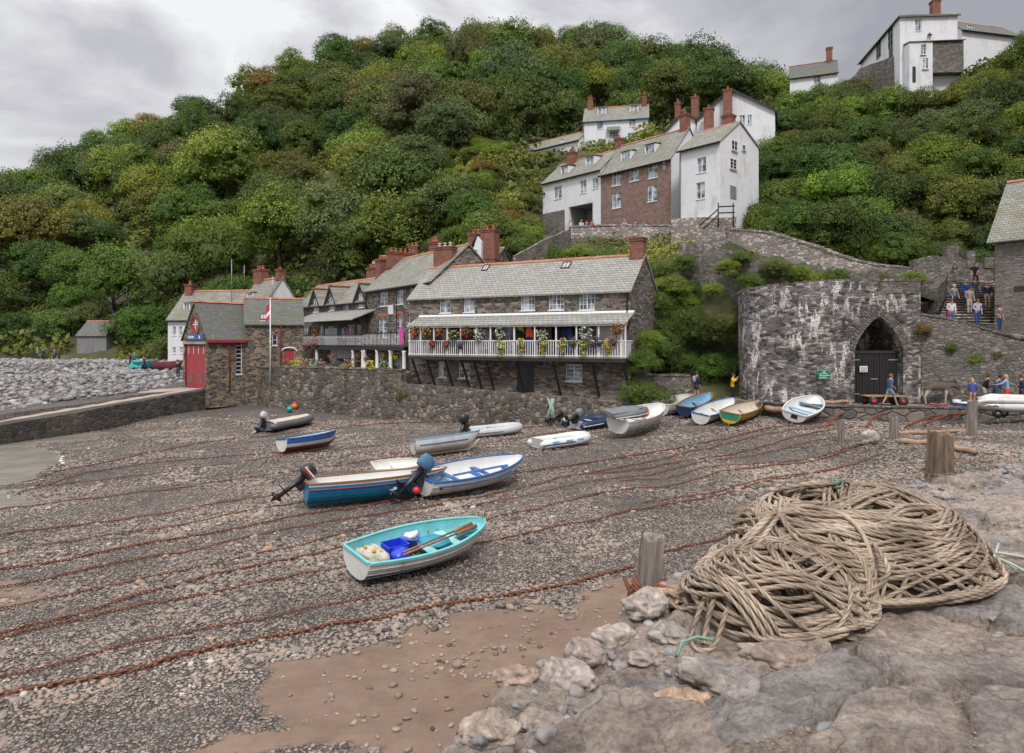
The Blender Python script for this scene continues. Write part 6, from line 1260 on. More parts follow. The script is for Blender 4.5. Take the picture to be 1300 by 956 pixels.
# smooth filler mound under the coils, shade of the gaps painted into its colour
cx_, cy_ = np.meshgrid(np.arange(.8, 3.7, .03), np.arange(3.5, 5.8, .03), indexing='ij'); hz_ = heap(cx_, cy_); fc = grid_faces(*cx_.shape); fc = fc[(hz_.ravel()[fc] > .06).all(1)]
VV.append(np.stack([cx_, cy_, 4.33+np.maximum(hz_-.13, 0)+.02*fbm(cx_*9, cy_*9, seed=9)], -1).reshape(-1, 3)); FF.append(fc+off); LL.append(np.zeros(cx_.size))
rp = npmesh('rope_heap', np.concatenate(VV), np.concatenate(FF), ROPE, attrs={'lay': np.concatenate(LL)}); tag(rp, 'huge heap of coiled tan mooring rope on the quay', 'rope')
GR = solid('green_twine', (.16, .30, .23), .8)
mb = MB(); pts = [at(860, 832, 3.52), at(866, 815, 3.6), at(885, 808, 3.66), at(905, 812, 3.62)]; mb.tube([p+Vector((0, 0, .0)) for p in pts], .008, 6); tag(mb.build('green_rope_end', GR), 'short green rope end sticking out at the lower left of the rope heap', 'rope')
mb = MB(); pr = [at(1062, 622, 4.9)+Vector((.05*cos(k*1.7)*(1+.2*sin(k)), .04*sin(k*2.1), .03*sin(k*1.3)+.05)) for k in range(16)]; mb.tube(pr, .006, 5); tag(mb.build('twine_tangle', GR), 'little tangle of green twine on the crest of the rope heap', 'twine')
mb = MB(); mb.tube([at(1268, 690, 4.7), at(1262, 706, 4.6), at(1285, 716, 4.55), at(1320, 735, 4.5), at(1400, 760, 4.3)], .009, 6); mb.tube([at(1262, 706, 4.6), at(1290, 722, 4.62), at(1350, 740, 4.6)], .008, 6); mb.tube([at(1240, 697, 4.75), at(1290, 705, 4.9), at(1380, 722, 5.0)], .011, 6)
tag(mb.build('pale_rope', simple('pale_green_rope', (.42, .5, .42), .8)), 'pale green and white ropes trailing off the right end of the heap', 'rope')

# ---------- posts
def postmat(name, c1, c2, c3):
    m, nt, b = newmat(name); v = coords(nt, (9, 9, .8)); n = noise(nt, v, 1.6, 7.0, .7, .3); c = ramp(nt, n, [(.3, c1), (.5, c2), (.7, c3)]); L(nt, c, b.inputs['Base Color']); b.inputs['Roughness'].default_value = .9; bump(nt, b, n, .9, .02); return m
WOODP = postmat('weathered_post', (.05, .042, .038), (.20, .17, .145), (.33, .29, .26)); WOODM = postmat('mossy_post', (.035, .025, .02), (.16, .11, .08), (.27, .22, .11)); RUST = simple('rust', (.22, .075, .038), .9, var=.5, scale=9, bmp=.6, dirt=(.09, .035, .025), dirtamt=.8)
def post(name, label, p, r, h, lean, mat, seed, sides=40, split=.06, group=None, taper=.9):
    n = sides; m = 26; V = []; rg = random.Random(seed)
    for i in range(m):
        f = i/(m-1); z = -.35+(h+.35)*f
        for j in range(n):
            a = 2*pi*j/n; top = (f > .96)
            rr = r*(1-(1-taper)*f)*(1+.07*float(vnoise(cos(a)*1.5, sin(a)*1.5, z*.8, seed))+split*float(vnoise(a*6, 0, z*.35, seed+1)))
            zz = z+(.10*r*6*float(vnoise(cos(a)*2.2, sin(a)*2.2, 0, seed+2)) if i == m-1 else 0)*.5
            V.append((rr*cos(a)+lean[0]*max(z, 0), rr*sin(a)+lean[1]*max(z, 0), zz))
    V.append((lean[0]*h, lean[1]*h, h-.35*r)); c = len(V)-1; mb = MB(); fs = [(i*n+j, i*n+(j+1) % n, (i+1)*n+(j+1) % n, (i+1)*n+j) for i in range(m-1) for j in range(n)]+[((m-1)*n+j, (m-1)*n+(j+1) % n, c) for j in range(n)]
    mb.add(V, fs, 0, False); t = thing(name, label, 'post', p, 0, group); mb.build('timber', mat, t); return t
p = onquay(820, 757, 1.72); p.z = EYE-1.72
t = post('mooring_post', 'split grey wooden post with a rusty ring left of the rope heap', p, .075, .40, (.13, .0), WOODP, 3, split=.22)
mb = MB(); 
for k in range(4): mb.tube([(.105*cos(a)+.01*k, .105*sin(a), .02+.03*k+.02*sin(a*2+k)) for a in np.linspace(0, 2*pi, 18)], .014, 6, cap=False)
mb.tube([(-.12, -.03, .06), (-.15, -.05, .14), (-.12, -.07, .06), (-.13, -.05, -.02)], .014, 6)
mb.build('chain_ring', RUST, t)
mb = MB(); a, b = at(835, 743, 4.35), at(888, 762, 4.2); mb.tube([a, a.lerp(b, .5)+Vector((0, 0, .008)), b], [.016, .013, .012], 8); tag(mb.build('rusty_bar', RUST), 'rusty iron bar running from the split post into the rope heap', 'bar')
mb = MB(); a, b = at(778+20, 705, 4.6), at(800+4, 755, 4.3); 
t = post('mooring_post', 'broad mossy wooden post on the quay behind the rope heap', onquay(1193, 602, 1.6), .155, .50, (.04, .02), WOODM, 5, split=.12, taper=.82)
mb = MB(); mb.tube([(.19*cos(a), .19*sin(a), .03+.015*sin(a*3)) for a in np.linspace(0, 2*pi, 24)], .012, 6, cap=False); mb.tube([(-.18, -.1, .03), (-.26, -.16, -.1), (-.2, -.2, -.12)], .014, 6); mb.build('rope_lashing', ROPE, t)
for px, pt, pb_, r, lb in ((1068, 533, 561, .14, 'pale mooring post on the shingle, leftmost of the far row'), (1135, 529, 558, .17, 'pale mooring post on the shingle, in the middle of the far row'), (1234, 508, 555, .20, 'tall pale post standing in front of the white boat on the trolley')):
    gp = ground(px, pb_); post('beach_post', lb, gp, r, (pb_-pt)/F*gp.y, (.02, 0), WOODP, int(px), sides=20, split=.08, group='posts at the head of the beach', taper=.95)
# logs and frame timbers at the head of the beach
LOGM = simple('driftwood', (.34, .22, .15), .85, var=.35, scale=5, bmp=.5)
def log(label, a, b, r, mat=LOGM, name='log'):
    mb = MB(); d = b-a; n = 8; o = a.copy(); mb.tube([(d*k/n)+Vector((0, 0, .02*sin(k*1.3))) for k in range(n+1)], [r*(1-.25*k/n) for k in range(n+1)], 9)
    q_ = mb.build(name, mat, None, loc=o); tag(q_, label, 'log'); return q_
g1 = lambda px, py, dz=.1: ground(px, py)+Vector((0, 0, dz))
log('orange-brown pole lying on the beach right of the middle post', g1(1142, 563), g1(1190, 566), .13); log('long thin pole lying behind the broad mossy post', g1(1142, 553), g1(1235, 549), .1); log('bare pole leaning across the shingle beside the mossy post', g1(1205, 570), g1(1240, 577), .12)
log('driftwood pole against the kiln foot', Vector(xy(1043, 37.6, 2.62)), Vector(xy(1078, 37.4, 2.72)), .11); log('reddish log at the left end of the kerb wall', Vector(xy(972, 38.4, 2.2)), Vector(xy(1000, 37.2, 2.25)), .2); log('red-painted plank lying on the street under the donkey', Vector(xy(1180, 37.1, 2.58)), Vector(xy(1203, 36.9, 2.58)), .07, REDP)
v, f = IC3; gb = ground(1103, 566); o = npmesh('float_bag', v*(1+.5*fbm(v[:, 0]*1.6, v[:, 1]*1.6, v[:, 2]*1.6, 4, 5))[:, None]*np.array([.30, .25, .33])+np.array([0, 0, .3]), f, simple('white_float', (.42, .37, .33), .8, var=.45, scale=7)); o.location = gb; tag(o, 'dirty white bundle hanging where the chains meet right of the far posts', 'bundle')
# ---------- chains
def chain(label, pix, w=.055, wire=.011, pitch=.085, lift=.05, pts=None, group='rusty mooring chains across the beach', name='mooring_chain', wig=.05):
    P = pts or [ground(*p)+Vector((0, 0, lift)) for p in pix]; P = np.array([p[:] for p in P])
    if pts is None: sm = np.concatenate([[0], np.cumsum(np.hypot(*np.diff(P[:, :2], axis=0).T))]); ss = np.linspace(0, sm[-1], 40); P = np.stack([np.polyval(np.polyfit(sm, P[:, 0], 2), ss), np.polyval(np.polyfit(sm, P[:, 1], 2), ss), np.interp(ss, sm, P[:, 2])], -1)
    d = np.linalg.norm(np.diff(P, axis=0), axis=1); s = np.concatenate([[0], np.cumsum(d)])
    n = int(s[-1]/pitch); t = np.linspace(0, s[-1], n); Q = np.stack([np.interp(t, s, P[:, k]) for k in range(3)], -1)
    sd_ = int(abs(P[0, 0]*100)) % 97; wn = fbm(t*.5, t*0+sd_, seed=77, oct=3)*wig*1.2+fbm(t*2.2, t*0+sd_, seed=78, oct=2)*wig*.5; T = np.gradient(Q, axis=0); T /= np.linalg.norm(T, axis=1)[:, None]; S_ = np.stack([-T[:, 1], T[:, 0], 0*T[:, 0]], -1); Q = Q+S_*wn[:, None]
    if pts is None: Q[:, 2] = beach_z(Q[:, 0], Q[:, 1])+lift+.05*fbm(Q[:, 0]*.7, Q[:, 1]*.7, seed=3)
    # one link: stadium ring
    M_, K_ = 10, 4; a = np.linspace(0, 2*pi, M_, endpoint=False); cx = np.cos(a)*(pitch*.68)+0; cy = np.sin(a)*w*.5; b = np.linspace(0, 2*pi, K_, endpoint=False)
    lx = cx[:, None]+np.cos(a)[:, None]*np.cos(b)[None]*wire; ly = cy[:, None]+np.sin(a)[:, None]*np.cos(b)[None]*wire; lz = np.repeat(np.sin(b)[None]*wire, M_, 0)
    i = np.arange(M_*K_).reshape(M_, K_); f = np.stack([i, np.roll(i, -1, 1), np.roll(np.roll(i, -1, 1), -1, 0), np.roll(i, -1, 0)], -1).reshape(-1, 4)
    T = np.gradient(Q, axis=0); T /= np.linalg.norm(T, axis=1)[:, None]; S_ = np.cross(T, [0, 0, 1.0]); S_ /= np.linalg.norm(S_, axis=1)[:, None]; U = np.cross(S_, T)
    ang = np.where(np.arange(n) % 2 == 0, .5, 2.05)+.3*np.sin(np.arange(n)*.7); A_ = S_*np.cos(ang)[:, None]+U*np.sin(ang)[:, None]; B_ = np.cross(T, A_)
    l = np.stack([lx.ravel(), ly.ravel(), lz.ravel()], -1); o0 = Q[0]; V = (Q[:, None]-o0)+l[None, :, :1]*T[:, None]+l[None, :, 1:2]*A_[:, None]+l[None, :, 2:]*B_[:, None]
    Fc = (f[None]+(np.arange(n)*len(l))[:, None, None]).reshape(-1, 4); o = npmesh(name, V.reshape(-1, 3), Fc, RUST, sm=True); o.location = o0; tag(o, label, 'chain', group); return o
CH = [('thin rusty chain low on the left of the beach', [(-30,868),(60,846),(160,822),(260,803),(340,784),(430,768),(520,750)], .05, .011),
 ('thin rusty chain among the big pebbles at the left', [(-20,775),(80,758),(170,741),(280,716),(400,684),(470,668)], .045, .010), ('thin rusty chain left of the blue motor boat', [(-10,706),(100,690),(210,668),(330,648),(400,636)], .045, .010), ('thin rusty chain crossing under the white motor boat', [(560,650),(660,632),(760,612),(870,592),(980,574),(1070,555)], .045, .010), ('thin rusty chain above the white dinghy', [(60,622),(180,601),(300,586),(430,570),(520,560),(620,550),(690,540)], .045, .010), ('thick rusty chain nearest the viewer, running past the sand patch to the split post', [(-40,905),(60,865),(200,835),(300,812),(420,795),(520,785),(620,765),(700,745),(760,728),(802,722)], .085, .019),
 ('rusty chain running from the split post up behind the rope heap', [(812,712),(850,700),(890,690),(935,682),(990,668)], .07, .015),
 ('rusty chain passing just under the turquoise boat', [(-30,822),(60,800),(137,776),(200,768),(300,745),(420,721),(470,708),(560,695),(640,688),(700,672),(800,655),(900,635),(1000,612),(1060,592)], .06, .013),
 ('rusty chain ending behind the bow of the turquoise boat', [(-30,806),(20,797),(100,778),(200,757),(300,735),(420,694),(520,672),(620,662),(700,645),(850,615),(1000,590),(1100,565)], .06, .013),
 ('rusty chain crossing between the turquoise boat and the white motor boat', [(-20,750),(60,738),(137,722),(205,704),(300,686),(420,667),(520,645),(620,630),(700,607),(780,592),(900,572),(1000,556),(1055,540)], .06, .013),
 ('rusty chain running under the stern of the blue motor boat', [(-20,722),(80,714),(180,705),(287,668),(420,650),(520,632),(540,628),(640,612)], .065, .015),
 ('rusty chain meeting the outboard of the blue motor boat', [(-20,684),(60,676),(140,662),(240,646),(330,630),(383,622)], .055, .012),
 ('rusty chain behind the small white dinghy', [(-10,652),(60,640),(103,632),(240,617),(330,606),(420,596),(500,582),(600,568),(700,549),(760,540),(840,529)], .055, .012),
 ('rusty chain left of the red-bottomed rowing boat', [(30,628),(86,605),(205,588),(342,576),(354,575)], .055, .012),
 ('rusty chain along the foot of the harbour wall', [(60,608),(92,591),(240,571),(330,556),(420,543),(500,536),(560,534),(640,530),(700,520)], .06, .014),
 ('rusty chain climbing to the posts, upper of the pair', [(640,602),(703,596),(776,585),(839,574),(934,556),(1006,540),(1060,532),(1100,528)], .075, .017),
 ('rusty chain climbing to the posts, lower of the pair', [(740,606),(827,592),(902,578),(997,562),(1060,548),(1110,540)], .06, .013),
 ('thin rusty chain right of the sand scar', [(790,612),(918,594),(1044,574),(1100,566)], .05, .011), ('thin rusty chain nearest the rope heap', [(820,640),(915,622),(1000,606),(1080,590),(1120,578)], .05, .011)]
for lb, px_, w_, wi in CH: chain(lb, px_, w_*.85, wi*.85, pitch=max(.07, w_*1.1))
for i, (a, b, c) in enumerate([((1045, 524, 2.3), (1090, 528, 2.1), .1), ((1050, 545, 0), (1078, 528, 0), .1), ((1100, 545, 0), (1130, 528, 0), .1), ((1150, 545, 0), (1215, 532, 0), .1), ((1175, 543, 0), (1235, 530, 0), .1)]):
    P = [ground(a[0], a[1]).lerp(ground(b[0], b[1]), k/6)+Vector((0, 0, .15+.25*sin(pi*k/6))) for k in range(7)]; chain('short rusty chain slung between the posts at the head of the beach', None, .11, .026, pitch=.14, pts=P, group='short chains between the posts')
# ================================================================ boats
def col(name, c, rough=.45, **k): return solid(name, c, rough, **k)
BW = simple('boat_white', (.66, .66, .64), .35, var=.08, scale=2.5, dirt=(.34, .29, .23), dirtamt=.55); BCREAM = simple('boat_cream', (.60, .56, .46), .4, var=.1, dirt=(.35, .3, .22), dirtamt=.5)
TURQ = simple('turquoise_paint', (.16, .52, .54), .5, var=.18, scale=3, dirt=(.30, .36, .33), dirtamt=.6); TURQD = simple('deep_turquoise', (.05, .33, .45), .5, var=.25, scale=3); BBLUE = simple('boat_blue', (.03, .12, .36), .4, var=.2); LBLUE = simple('light_blue', (.14, .42, .68), .45, var=.12); BOTB = simple('bottom_blue', (.02, .17, .30), .6, var=.3, scale=3, dirt=(.12, .13, .12), dirtamt=.5)
CYAN = simple('antifoul_blue', (.02, .30, .55), .55, var=.2); OXIDE = simple('red_oxide', (.20, .065, .045), .7, var=.3, dirt=(.1, .06, .05), dirtamt=.5); NAVY = simple('navy', (.02, .035, .09), .5, var=.2); YEL = simple('boat_yellow', (.56, .34, .03), .4, var=.15, dirt=(.3, .2, .08), dirtamt=.4); GRN = simple('boat_green', (.02, .22, .12), .45, var=.2); VARN = simple('varnished_wood', (.28, .12, .05), .4, var=.3, scale=8); GREYR = simple('grey_rubber', (.13, .135, .14), .55, var=.2); LGREY = simple('light_grey_rubber', (.48, .48, .49), .5, var=.1, dirt=(.3, .28, .25), dirtamt=.4); ORG = simple('buoy_orange', (.75, .13, .04), .4, var=.1); BLK = simple('motor_black', (.02, .02, .022), .35, var=.2); STEEL = simple('steel', (.35, .35, .36), .4, .7)
def hull(L_, B, D, tw=.72, ns=22, nt=11, inset=0.0, floor=None, rake=.16, sheer=.30, rise=.10):
    """section rings; returns P[s][t] starboard and port points"""
    P = []
    for i in range(ns):
        s = i/(ns-1)
        if s < .42: b = tw+(1-tw)*sin(pi*s/.84)
        else: b = max(cos(((s-.42)/.58)*pi/2), 0)**.62
        b *= B/2; b = max(b-inset, .002); zk = rise*D*((1-s)**2)*.5+D*.55*max(0, (s-.72)/.28)**2.2; h = D*(1+sheer*s**2.0+.06*(1-s)**2)
        row = []
        for j in range(nt):
            t = j/(nt-1); ph = t*pi/2; y = b*(sin(ph)**.72)*(1+.05*t); z = (zk+inset)+(h-zk-inset)*((1-cos(ph))**.95 if t < 1 else 1)
            x = L_*s-rake*L_*(s**3)*(1-t)**1.5+.0; x = min(x, L_-inset*1.5) if inset else x; x = x+inset*.8*(1-s) if inset else x
            if floor is not None: z = max(z, floor)
            row.append((x, y, z))
        P.append(row)
    return P
def add_hull(mb, P, mats, flip=False):
    ns, nt = len(P), len(P[0]); V = []; 
    for r in P:
        for (x, y, z) in r: V.append((x, y, z))
        for (x, y, z) in r: V.append((x, -y, z))
    w_ = 2*nt; fs = []; ms = []
    for i in range(ns-1):
        for j in range(nt-1):
            a, b, c, d = i*w_+j, (i+1)*w_+j, (i+1)*w_+j+1, i*w_+j+1; e = nt
            f1 = (a, b, c, d); f2 = (a+e, d+e, c+e, b+e)
            if flip: f1, f2 = f1[::-1], f2[::-1]
            fs += [f1, f2]; m_ = mats(j/(nt-1), i/(ns-1)); ms += [m_, m_]
    n = len(mb.v); mb.v += V; mb.f += [[n+q for q in f] for f in fs]; mb.m += ms; mb.sm += [True]*len(fs)
def motor(par, loc, tilt=0.0, cowl=None, s=1.0, rz=0.0, strap=False):
    M = Matrix.Translation(loc) @ Matrix.Rotation(rz, 4, 'Z') @ Matrix.Rotation(tilt, 4, 'Y') @ Matrix.Diagonal((s, s, s, 1))
    mb = MB(); mb.box(-.05, .12, -.11, .11, -.22, .08, M=M); mb.tube([(-.12, 0, .12), (-.14, 0, -.35), (-.15, 0, -.72)], [.085, .07, .055], 8, M=M); mb.box(-.40, .02, -.10, .10, -.50, -.47, M=M); mb.tube([(-.02, 0, -.72), (-.16, 0, -.74), (-.34, 0, -.74)], [.03, .065, .035], 8, M=M)
    mb.prism([(-.1, -.012, -.74), (-.25, -.012, -.74), (-.2, -.012, -.95)], (0, .024, 0), M=M)
    o = mb.build('outboard_motor', BLK, par); mb = MB()
    pr = [(.02, -.02), (.145, 0), (.17, .08), (.165, .22), (.13, .32), (.02, .36)]; mb.lathe(pr, (0, 0, 0), 14, M=M @ Matrix.Translation((-.14, 0, .12)) @ Matrix.Diagonal((1.35, .92, 1, 1))); mb.build('cowl', cowl or BLK, o)
    mb = MB()
    for k in range(3): mb.add([(0, 0, 0), (.02, .11, .04), (.0, .13, -.02), (-.02, .06, -.05)], [(0, 1, 2, 3)], M=M @ Matrix.Translation((-.36, 0, -.74)) @ Matrix.Rotation(k*2.094, 4, 'X'))
    mb.ball((-.36, 0, -.74), .03, 6, M=M); mb.build('propeller', STEEL, o); return o
def place(name, label, cat, stern, bow, roll=0.0, pitch=0.0, dz=0.0, group=None, Lscale=1.0):
    a, b = ground(*stern), ground(*bow); d = b-a; L_ = hypot(d.x, d.y)*Lscale
    t = thing(name, label, cat, (a.x, a.y, a.z+.05+dz), 0, group); t.rotation_euler = (roll, -atan2(d.z, hypot(d.x, d.y))+pitch, atan2(d.y, d.x)); return t, L_
def rowboat(name, label, stern, bow, beam, depth, mats, stripe=None, inner=None, gun=None, seats=(.2, .5, .78), seatm=None, roll=0, pitch=0, dz=0, tw=.72, keel=True, floorm=None, wl=.32, cat='rowing boat', Lscale=1.0, sheer=.3, planks=0, transom=None):
    """mats: (bottom, topside)"""
    t, L_ = place(name, label, cat, stern, bow, roll, pitch, dz, Lscale=Lscale); mlist = [mats[0], mats[1], stripe or mats[1]]
    P = hull(L_, beam, depth, tw, sheer=sheer); mb = MB(); add_hull(mb, P, lambda q, s: 0 if q < wl+.1 else (2 if stripe and .68 < q else 1))
    tr = [(x, y, z) for x, y, z in P[0]]; tp = [(x-.005, y, z) for x, y, z in tr[::-1]]+[(x-.005, -y, z) for x, y, z in tr[1:]]; mb.face(tp, 1)
    if planks:
        for q in range(2, 10, 2): mb.tube([(P[i][q][0], P[i][q][1]*1.005, P[i][q][2]) for i in range(0, 21)], .009, 4, 1); mb.tube([(P[i][q][0], -P[i][q][1]*1.005, P[i][q][2]) for i in range(0, 21)], .009, 4, 1)
    h = mb.build('hull', mlist, t)
    if transom: mb = MB(); mb.face([(x-.009, y*.93, z*.97+.01) for x, y, z in tr[::-1] if z > depth*.3]+[(x-.009, -y*.93, z*.97+.01) for x, y, z in tr[1:] if z > depth*.3]); mb.build('transom', transom, t)
    if keel: mb = MB(); mb.box(.02, L_*.8, -.02, .02, -.07, .06); mb.prism([(L_*.8, -.02, -.07), (L_*.8, -.02, .06), (L_*.97, -.02, depth*.62), (L_*.985, -.02, depth*.55)], (0, .04, 0)); mb.build('keel', mats[0], t)
    Q = hull(L_, beam, depth, tw, inset=.035, floor=depth*.22, sheer=sheer); mb = MB(); add_hull(mb, Q, lambda q, s: 1 if q < .35 else 0, flip=True)
    trq = [(x, y, z) for x, y, z in Q[0]]; mb.face([(x, y, z) for x, y, z in trq]+[(x, -y, z) for x, y, z in trq[::-1]], 0); inr = mb.build('interior', [inner or BW, floorm or inner or BW], t)
    mb = MB(); ex_ = [P[i][-1] for i in range(len(P))]
    for s in (1, -1):
        V = []
        for x, y, z in ex_: V += [(x, s*(y+.02), z-.045), (x, s*(y+.022), z+.012), (x, s*max(y-.05, 0), z+.012), (x, s*max(y-.05, 0), z-.02)]
        mb.add(V, [(i*4+j, (i+1)*4+j, (i+1)*4+(j+1) % 4, i*4+(j+1) % 4) for i in range(len(ex_)-1) for j in range(4)])
    x, y, z = ex_[0]; mb.box(x-.03, x+.04, -y+.05, y-.05, z-.05, z+.011); mb.build('gunwale', gun or mats[1], t)
    for s in seats:
        i = s*21; a = Q[int(i)][-4]; zz = depth*.62; w_ = .11 if s < .9 else .2
        ya = np.interp(zz, [q[2] for q in Q[int(i)]], [q[1] for q in Q[int(i)]]); x = L_*s; mb = MB(); mb.box(x-w_, x+w_, -ya, ya, zz-.03, zz); mb.build('seat', seatm or inner or BW, t)
    return t, L_, P, Q
# 1 turquoise boat
t, L_, P, Q = rowboat('rowing_boat', 'open turquoise and white boat full of fishing gear, nearest the viewer', (450,742), (613,697), 1.62, .54, (BOTB, BW), inner=TURQ, gun=TURQ, floorm=simple('wet_boards', (.13, .16, .13), .5, var=.4), seats=(), roll=radians(8), dz=.10, planks=1, sheer=.28, transom=BW, wl=.48)
for s, w_ in ((.50, .12), (.72, .11)):
    zz = .38; ya = .66 if s < .6 else .52; mb = MB(); n = 10
    V = []; 
    for k in range(n+1):
        y = -ya+2*ya*k/n; zc = zz-.03+.03*(y/ya)**2; V += [(L_*s-w_-.10*(y/ya)**2, y, zc), (L_*s+w_-.02*(y/ya)**2, y, zc), (L_*s+w_-.02*(y/ya)**2, y, zc-.03), (L_*s-w_-.10*(y/ya)**2, y, zc-.03)]
    mb.add(V, [(i*4+j, (i+1)*4+j, (i+1)*4+(j+1) % 4, i*4+(j+1) % 4) for i in range(n) for j in range(4)], 0, False); mb.build('seat', simple('pale_turquoise', (.34, .66, .66), .45, var=.1) if s < .6 else MT.get('pt') or bpy.data.materials['pale_turquoise'], t)
mb = MB(); mb.lathe([(.01, .30), (.42, .30), (.46, .34), (.44, .37)], (L_*.60, .12, 0), 20, sx=.9, sy=.8); mb.build('locker_lid', TURQD, t); mb = MB(); mb.lathe([(.01, .40), (.30, .41), (.34, .44)], (L_*.85, 0, 0), 16, sx=1.1, sy=.75); mb.build('bow_locker', TURQD, t)
mb = MB(); mb.box(.08, .50, -.50, -.26, .26, .38); mb.box(.08, .5, .26, .50, .26, .38); mb.build('stern_bench', TURQ, t)
mb = MB()
for s in range(12): x = L_*(.08+.07*s); mb.tube([(x, .0, .15), (x, .42, .17), (x, .66-.03*max(0, s-7)**1.5, .42)], .012, 4)
mb.tube([(L_*.995, 0, .80), (L_*1.0, .05, .86), (L_*.97, -.02, .84)], .02, 6); mb.build('bow_ring', STEEL, t)
BM = t.matrix_basis.copy() if False else Matrix.LocRotScale(t.location, t.rotation_euler, None)
def inboat(name, label, cat, loc, mb, mat, BM=BM, parts=()):
    e = thing(name, label, cat, BM @ Vector(loc)); e.rotation_euler = BM.to_euler(); mb.build(parts[0] if parts else 'body', mat, e); return e
NET, _nt, _b = newmat('net_bundle'); _v = coords(_nt); _n = N(_nt, 'ShaderNodeTexVoronoi', _feature='DISTANCE_TO_EDGE', Scale=22.0); L(_nt, _v, _n.inputs['Vector']); L(_nt, mixc(_nt, .55, ramp(_nt, noise(_nt, _v, 4, 5.0), [(.3, (.40, .36, .27)), (.7, (.68, .64, .54))]), ramp(_nt, _n.outputs[0], [(.02, .45), (.1, 1.1)]), 'MULTIPLY'), _b.inputs['Base Color']); _b.inputs['Roughness'].default_value = .9; bump(_nt, _b, _n.outputs[0], 1.0, .02)
v, f = IC3; nn_ = fbm(v[:, 0]*2, v[:, 1]*2, v[:, 2]*2, 4, 8); V = v*(1+.3*nn_)[:, None]*np.array([.30, .40, .22]); e = npmesh('net_bundle', V, f, NET); e.location = BM @ Vector((.42, .0, .42)); e.rotation_euler = BM.to_euler(); tag(e, 'cream heap of fishing net in the stern of the turquoise boat', 'fishing net')
for i, p in enumerate([(.36, -.16, .62), (.52, -.2, .58), (.30, .12, .62), (.46, .06, .66)]): mb = MB(); mb.ball((0, 0, 0), .045, 8); o = mb.build('net_float', YEL, None, loc=BM @ Vector(p)); tag(o, 'small yellow float on the fishing net in the turquoise boat', 'float', 'yellow floats on the net')
BLB = simple('blue_plastic', (.02, .05, .62), .3, var=.08); PBL = simple('pale_blue_plastic', (.10, .18, .72), .3, var=.08)
mb = MB(); w0 = [(-.24, -.18), (.24, -.18), (.24, .18), (-.24, .18)]
for i in range(4):
    a, b = w0[i], w0[(i+1) % 4]; mb.face([(a[0], a[1], 0), (b[0], b[1], 0), (b[0]*1.12, b[1]*1.12, .3), (a[0]*1.12, a[1]*1.12, .3)]); mb.face([(b[0]*.93, b[1]*.93, 0.02), (a[0]*.93, a[1]*.93, .02), (a[0]*1.06, a[1]*1.06, .3), (b[0]*1.06, b[1]*1.06, .3)]); mb.face([(a[0]*1.2, a[1]*1.2, .3), (b[0]*1.2, b[1]*1.2, .3), (b[0]*1.06, b[1]*1.06, .3), (a[0]*1.06, a[1]*1.06, .3)])
mb.face([(x, y, .02) for x, y in w0]); e = inboat('fish_crate', 'royal blue plastic crate in the turquoise boat', 'crate', (1.08, .1, .26), mb, BLB)
mb = MB(); v, f = IC2; n2_ = fbm(v[:, 0]*2.3, v[:, 1]*2.3, v[:, 2]*2.3, 3, 18); mb.add((v*(1+.35*n2_)[:, None]*np.array([.22, .2, .14])).tolist(), f.tolist(), 0, True); inboat('oilskin', 'crumpled blue oilskin slung over the crate in the turquoise boat', 'oilskin', (.98, -.34, .46), mb, BLB)
mb = MB(); mb.lathe([(.16, 0), (.205, .30), (.225, .30), (.225, .33), (.195, .33), (.18, .24), (.01, .22)], (0, 0, 0), 20); e = inboat('bucket', 'pale blue round bucket in the turquoise boat', 'bucket', (1.62, .22, .24), mb, PBL); mb = MB(); mb.tube([(.22*cos(a), .05, .32+.2*sin(a)*-.3) for a in np.linspace(0, pi, 12)], .008, 5); mb.build('handle', STEEL, e)
v, f = IC2; n2_ = fbm(v[:, 0]*2.3, v[:, 1]*2.3, v[:, 2]*2.3, 3, 28); e = npmesh('white_bag', v*(1+.4*n2_)[:, None]*np.array([.18, .17, .11]), f, WPAINT); e.location = BM @ Vector((1.62, .22, .58)); tag(e, 'scrunched white bag stuffed in the pale blue bucket', 'bag')
for k, (a, b) in enumerate([((.85, -.60, .58), (3.35, -.12, .60)), ((.9, -.52, .60), (3.3, .0, .62))]):
    a, b = Vector(a), Vector(b); mb = MB(); mb.tube([(0, 0, 0), (b-a)*.72], .024, 8); d = (b-a); mb.tube([d*.72, d*.8, d], [.024, .05, .055], 8)
    e = thing('oar', 'red-brown wooden oar laid along the turquoise boat', 'oar', BM @ a, 0, 'pair of oars in the turquoise boat'); e.rotation_euler = BM.to_euler(); mb.build('shaft', VARN, e)
mb = MB(); a = BM @ Vector((.75, -.82, .55)); mb.tube([a, a+Vector((-.1, -.06, -.3)), a+Vector((-.22, -.15, -.72))], .008, 5); tag(mb.build('painter_line', BLK), 'thin dark line hanging over the side of the turquoise boat', 'line')
# 2 white and blue motor boat
t, L_, P, Q = rowboat('motor_boat', 'clinker white boat with royal blue gunwale and tilted outboard in a blue cover', (535,634), (662,607), 1.9, .62, (BCREAM, BW), stripe=None, inner=BW, gun=BBLUE, seats=(.3, .6, .85), seatm=BBLUE, roll=radians(7), dz=.1, planks=1, transom=BW, cat='boat')
mb = MB(); mb.tube([(P[i][8][0], -P[i][8][1]*1.01-.005, P[i][8][2]) for i in range(1, 17)], .022, 5); mb.tube([(P[i][8][0], P[i][8][1]*1.01+.005, P[i][8][2]) for i in range(1, 17)], .022, 5); mb.build('rubbing_strake', BBLUE, t)
mb = MB(); mb.box(L_*.3, L_*.85, .0, .12, .46, .50); mb.box(L_*.45, L_*.5, -.5, .1, .455, .49); mb.build('centre_plank', BBLUE, t)
motor(t, (-.02, 0, .72), radians(48), simple('blue_cover', (.07, .16, .28), .8, var=.3, scale=6), 1.45)
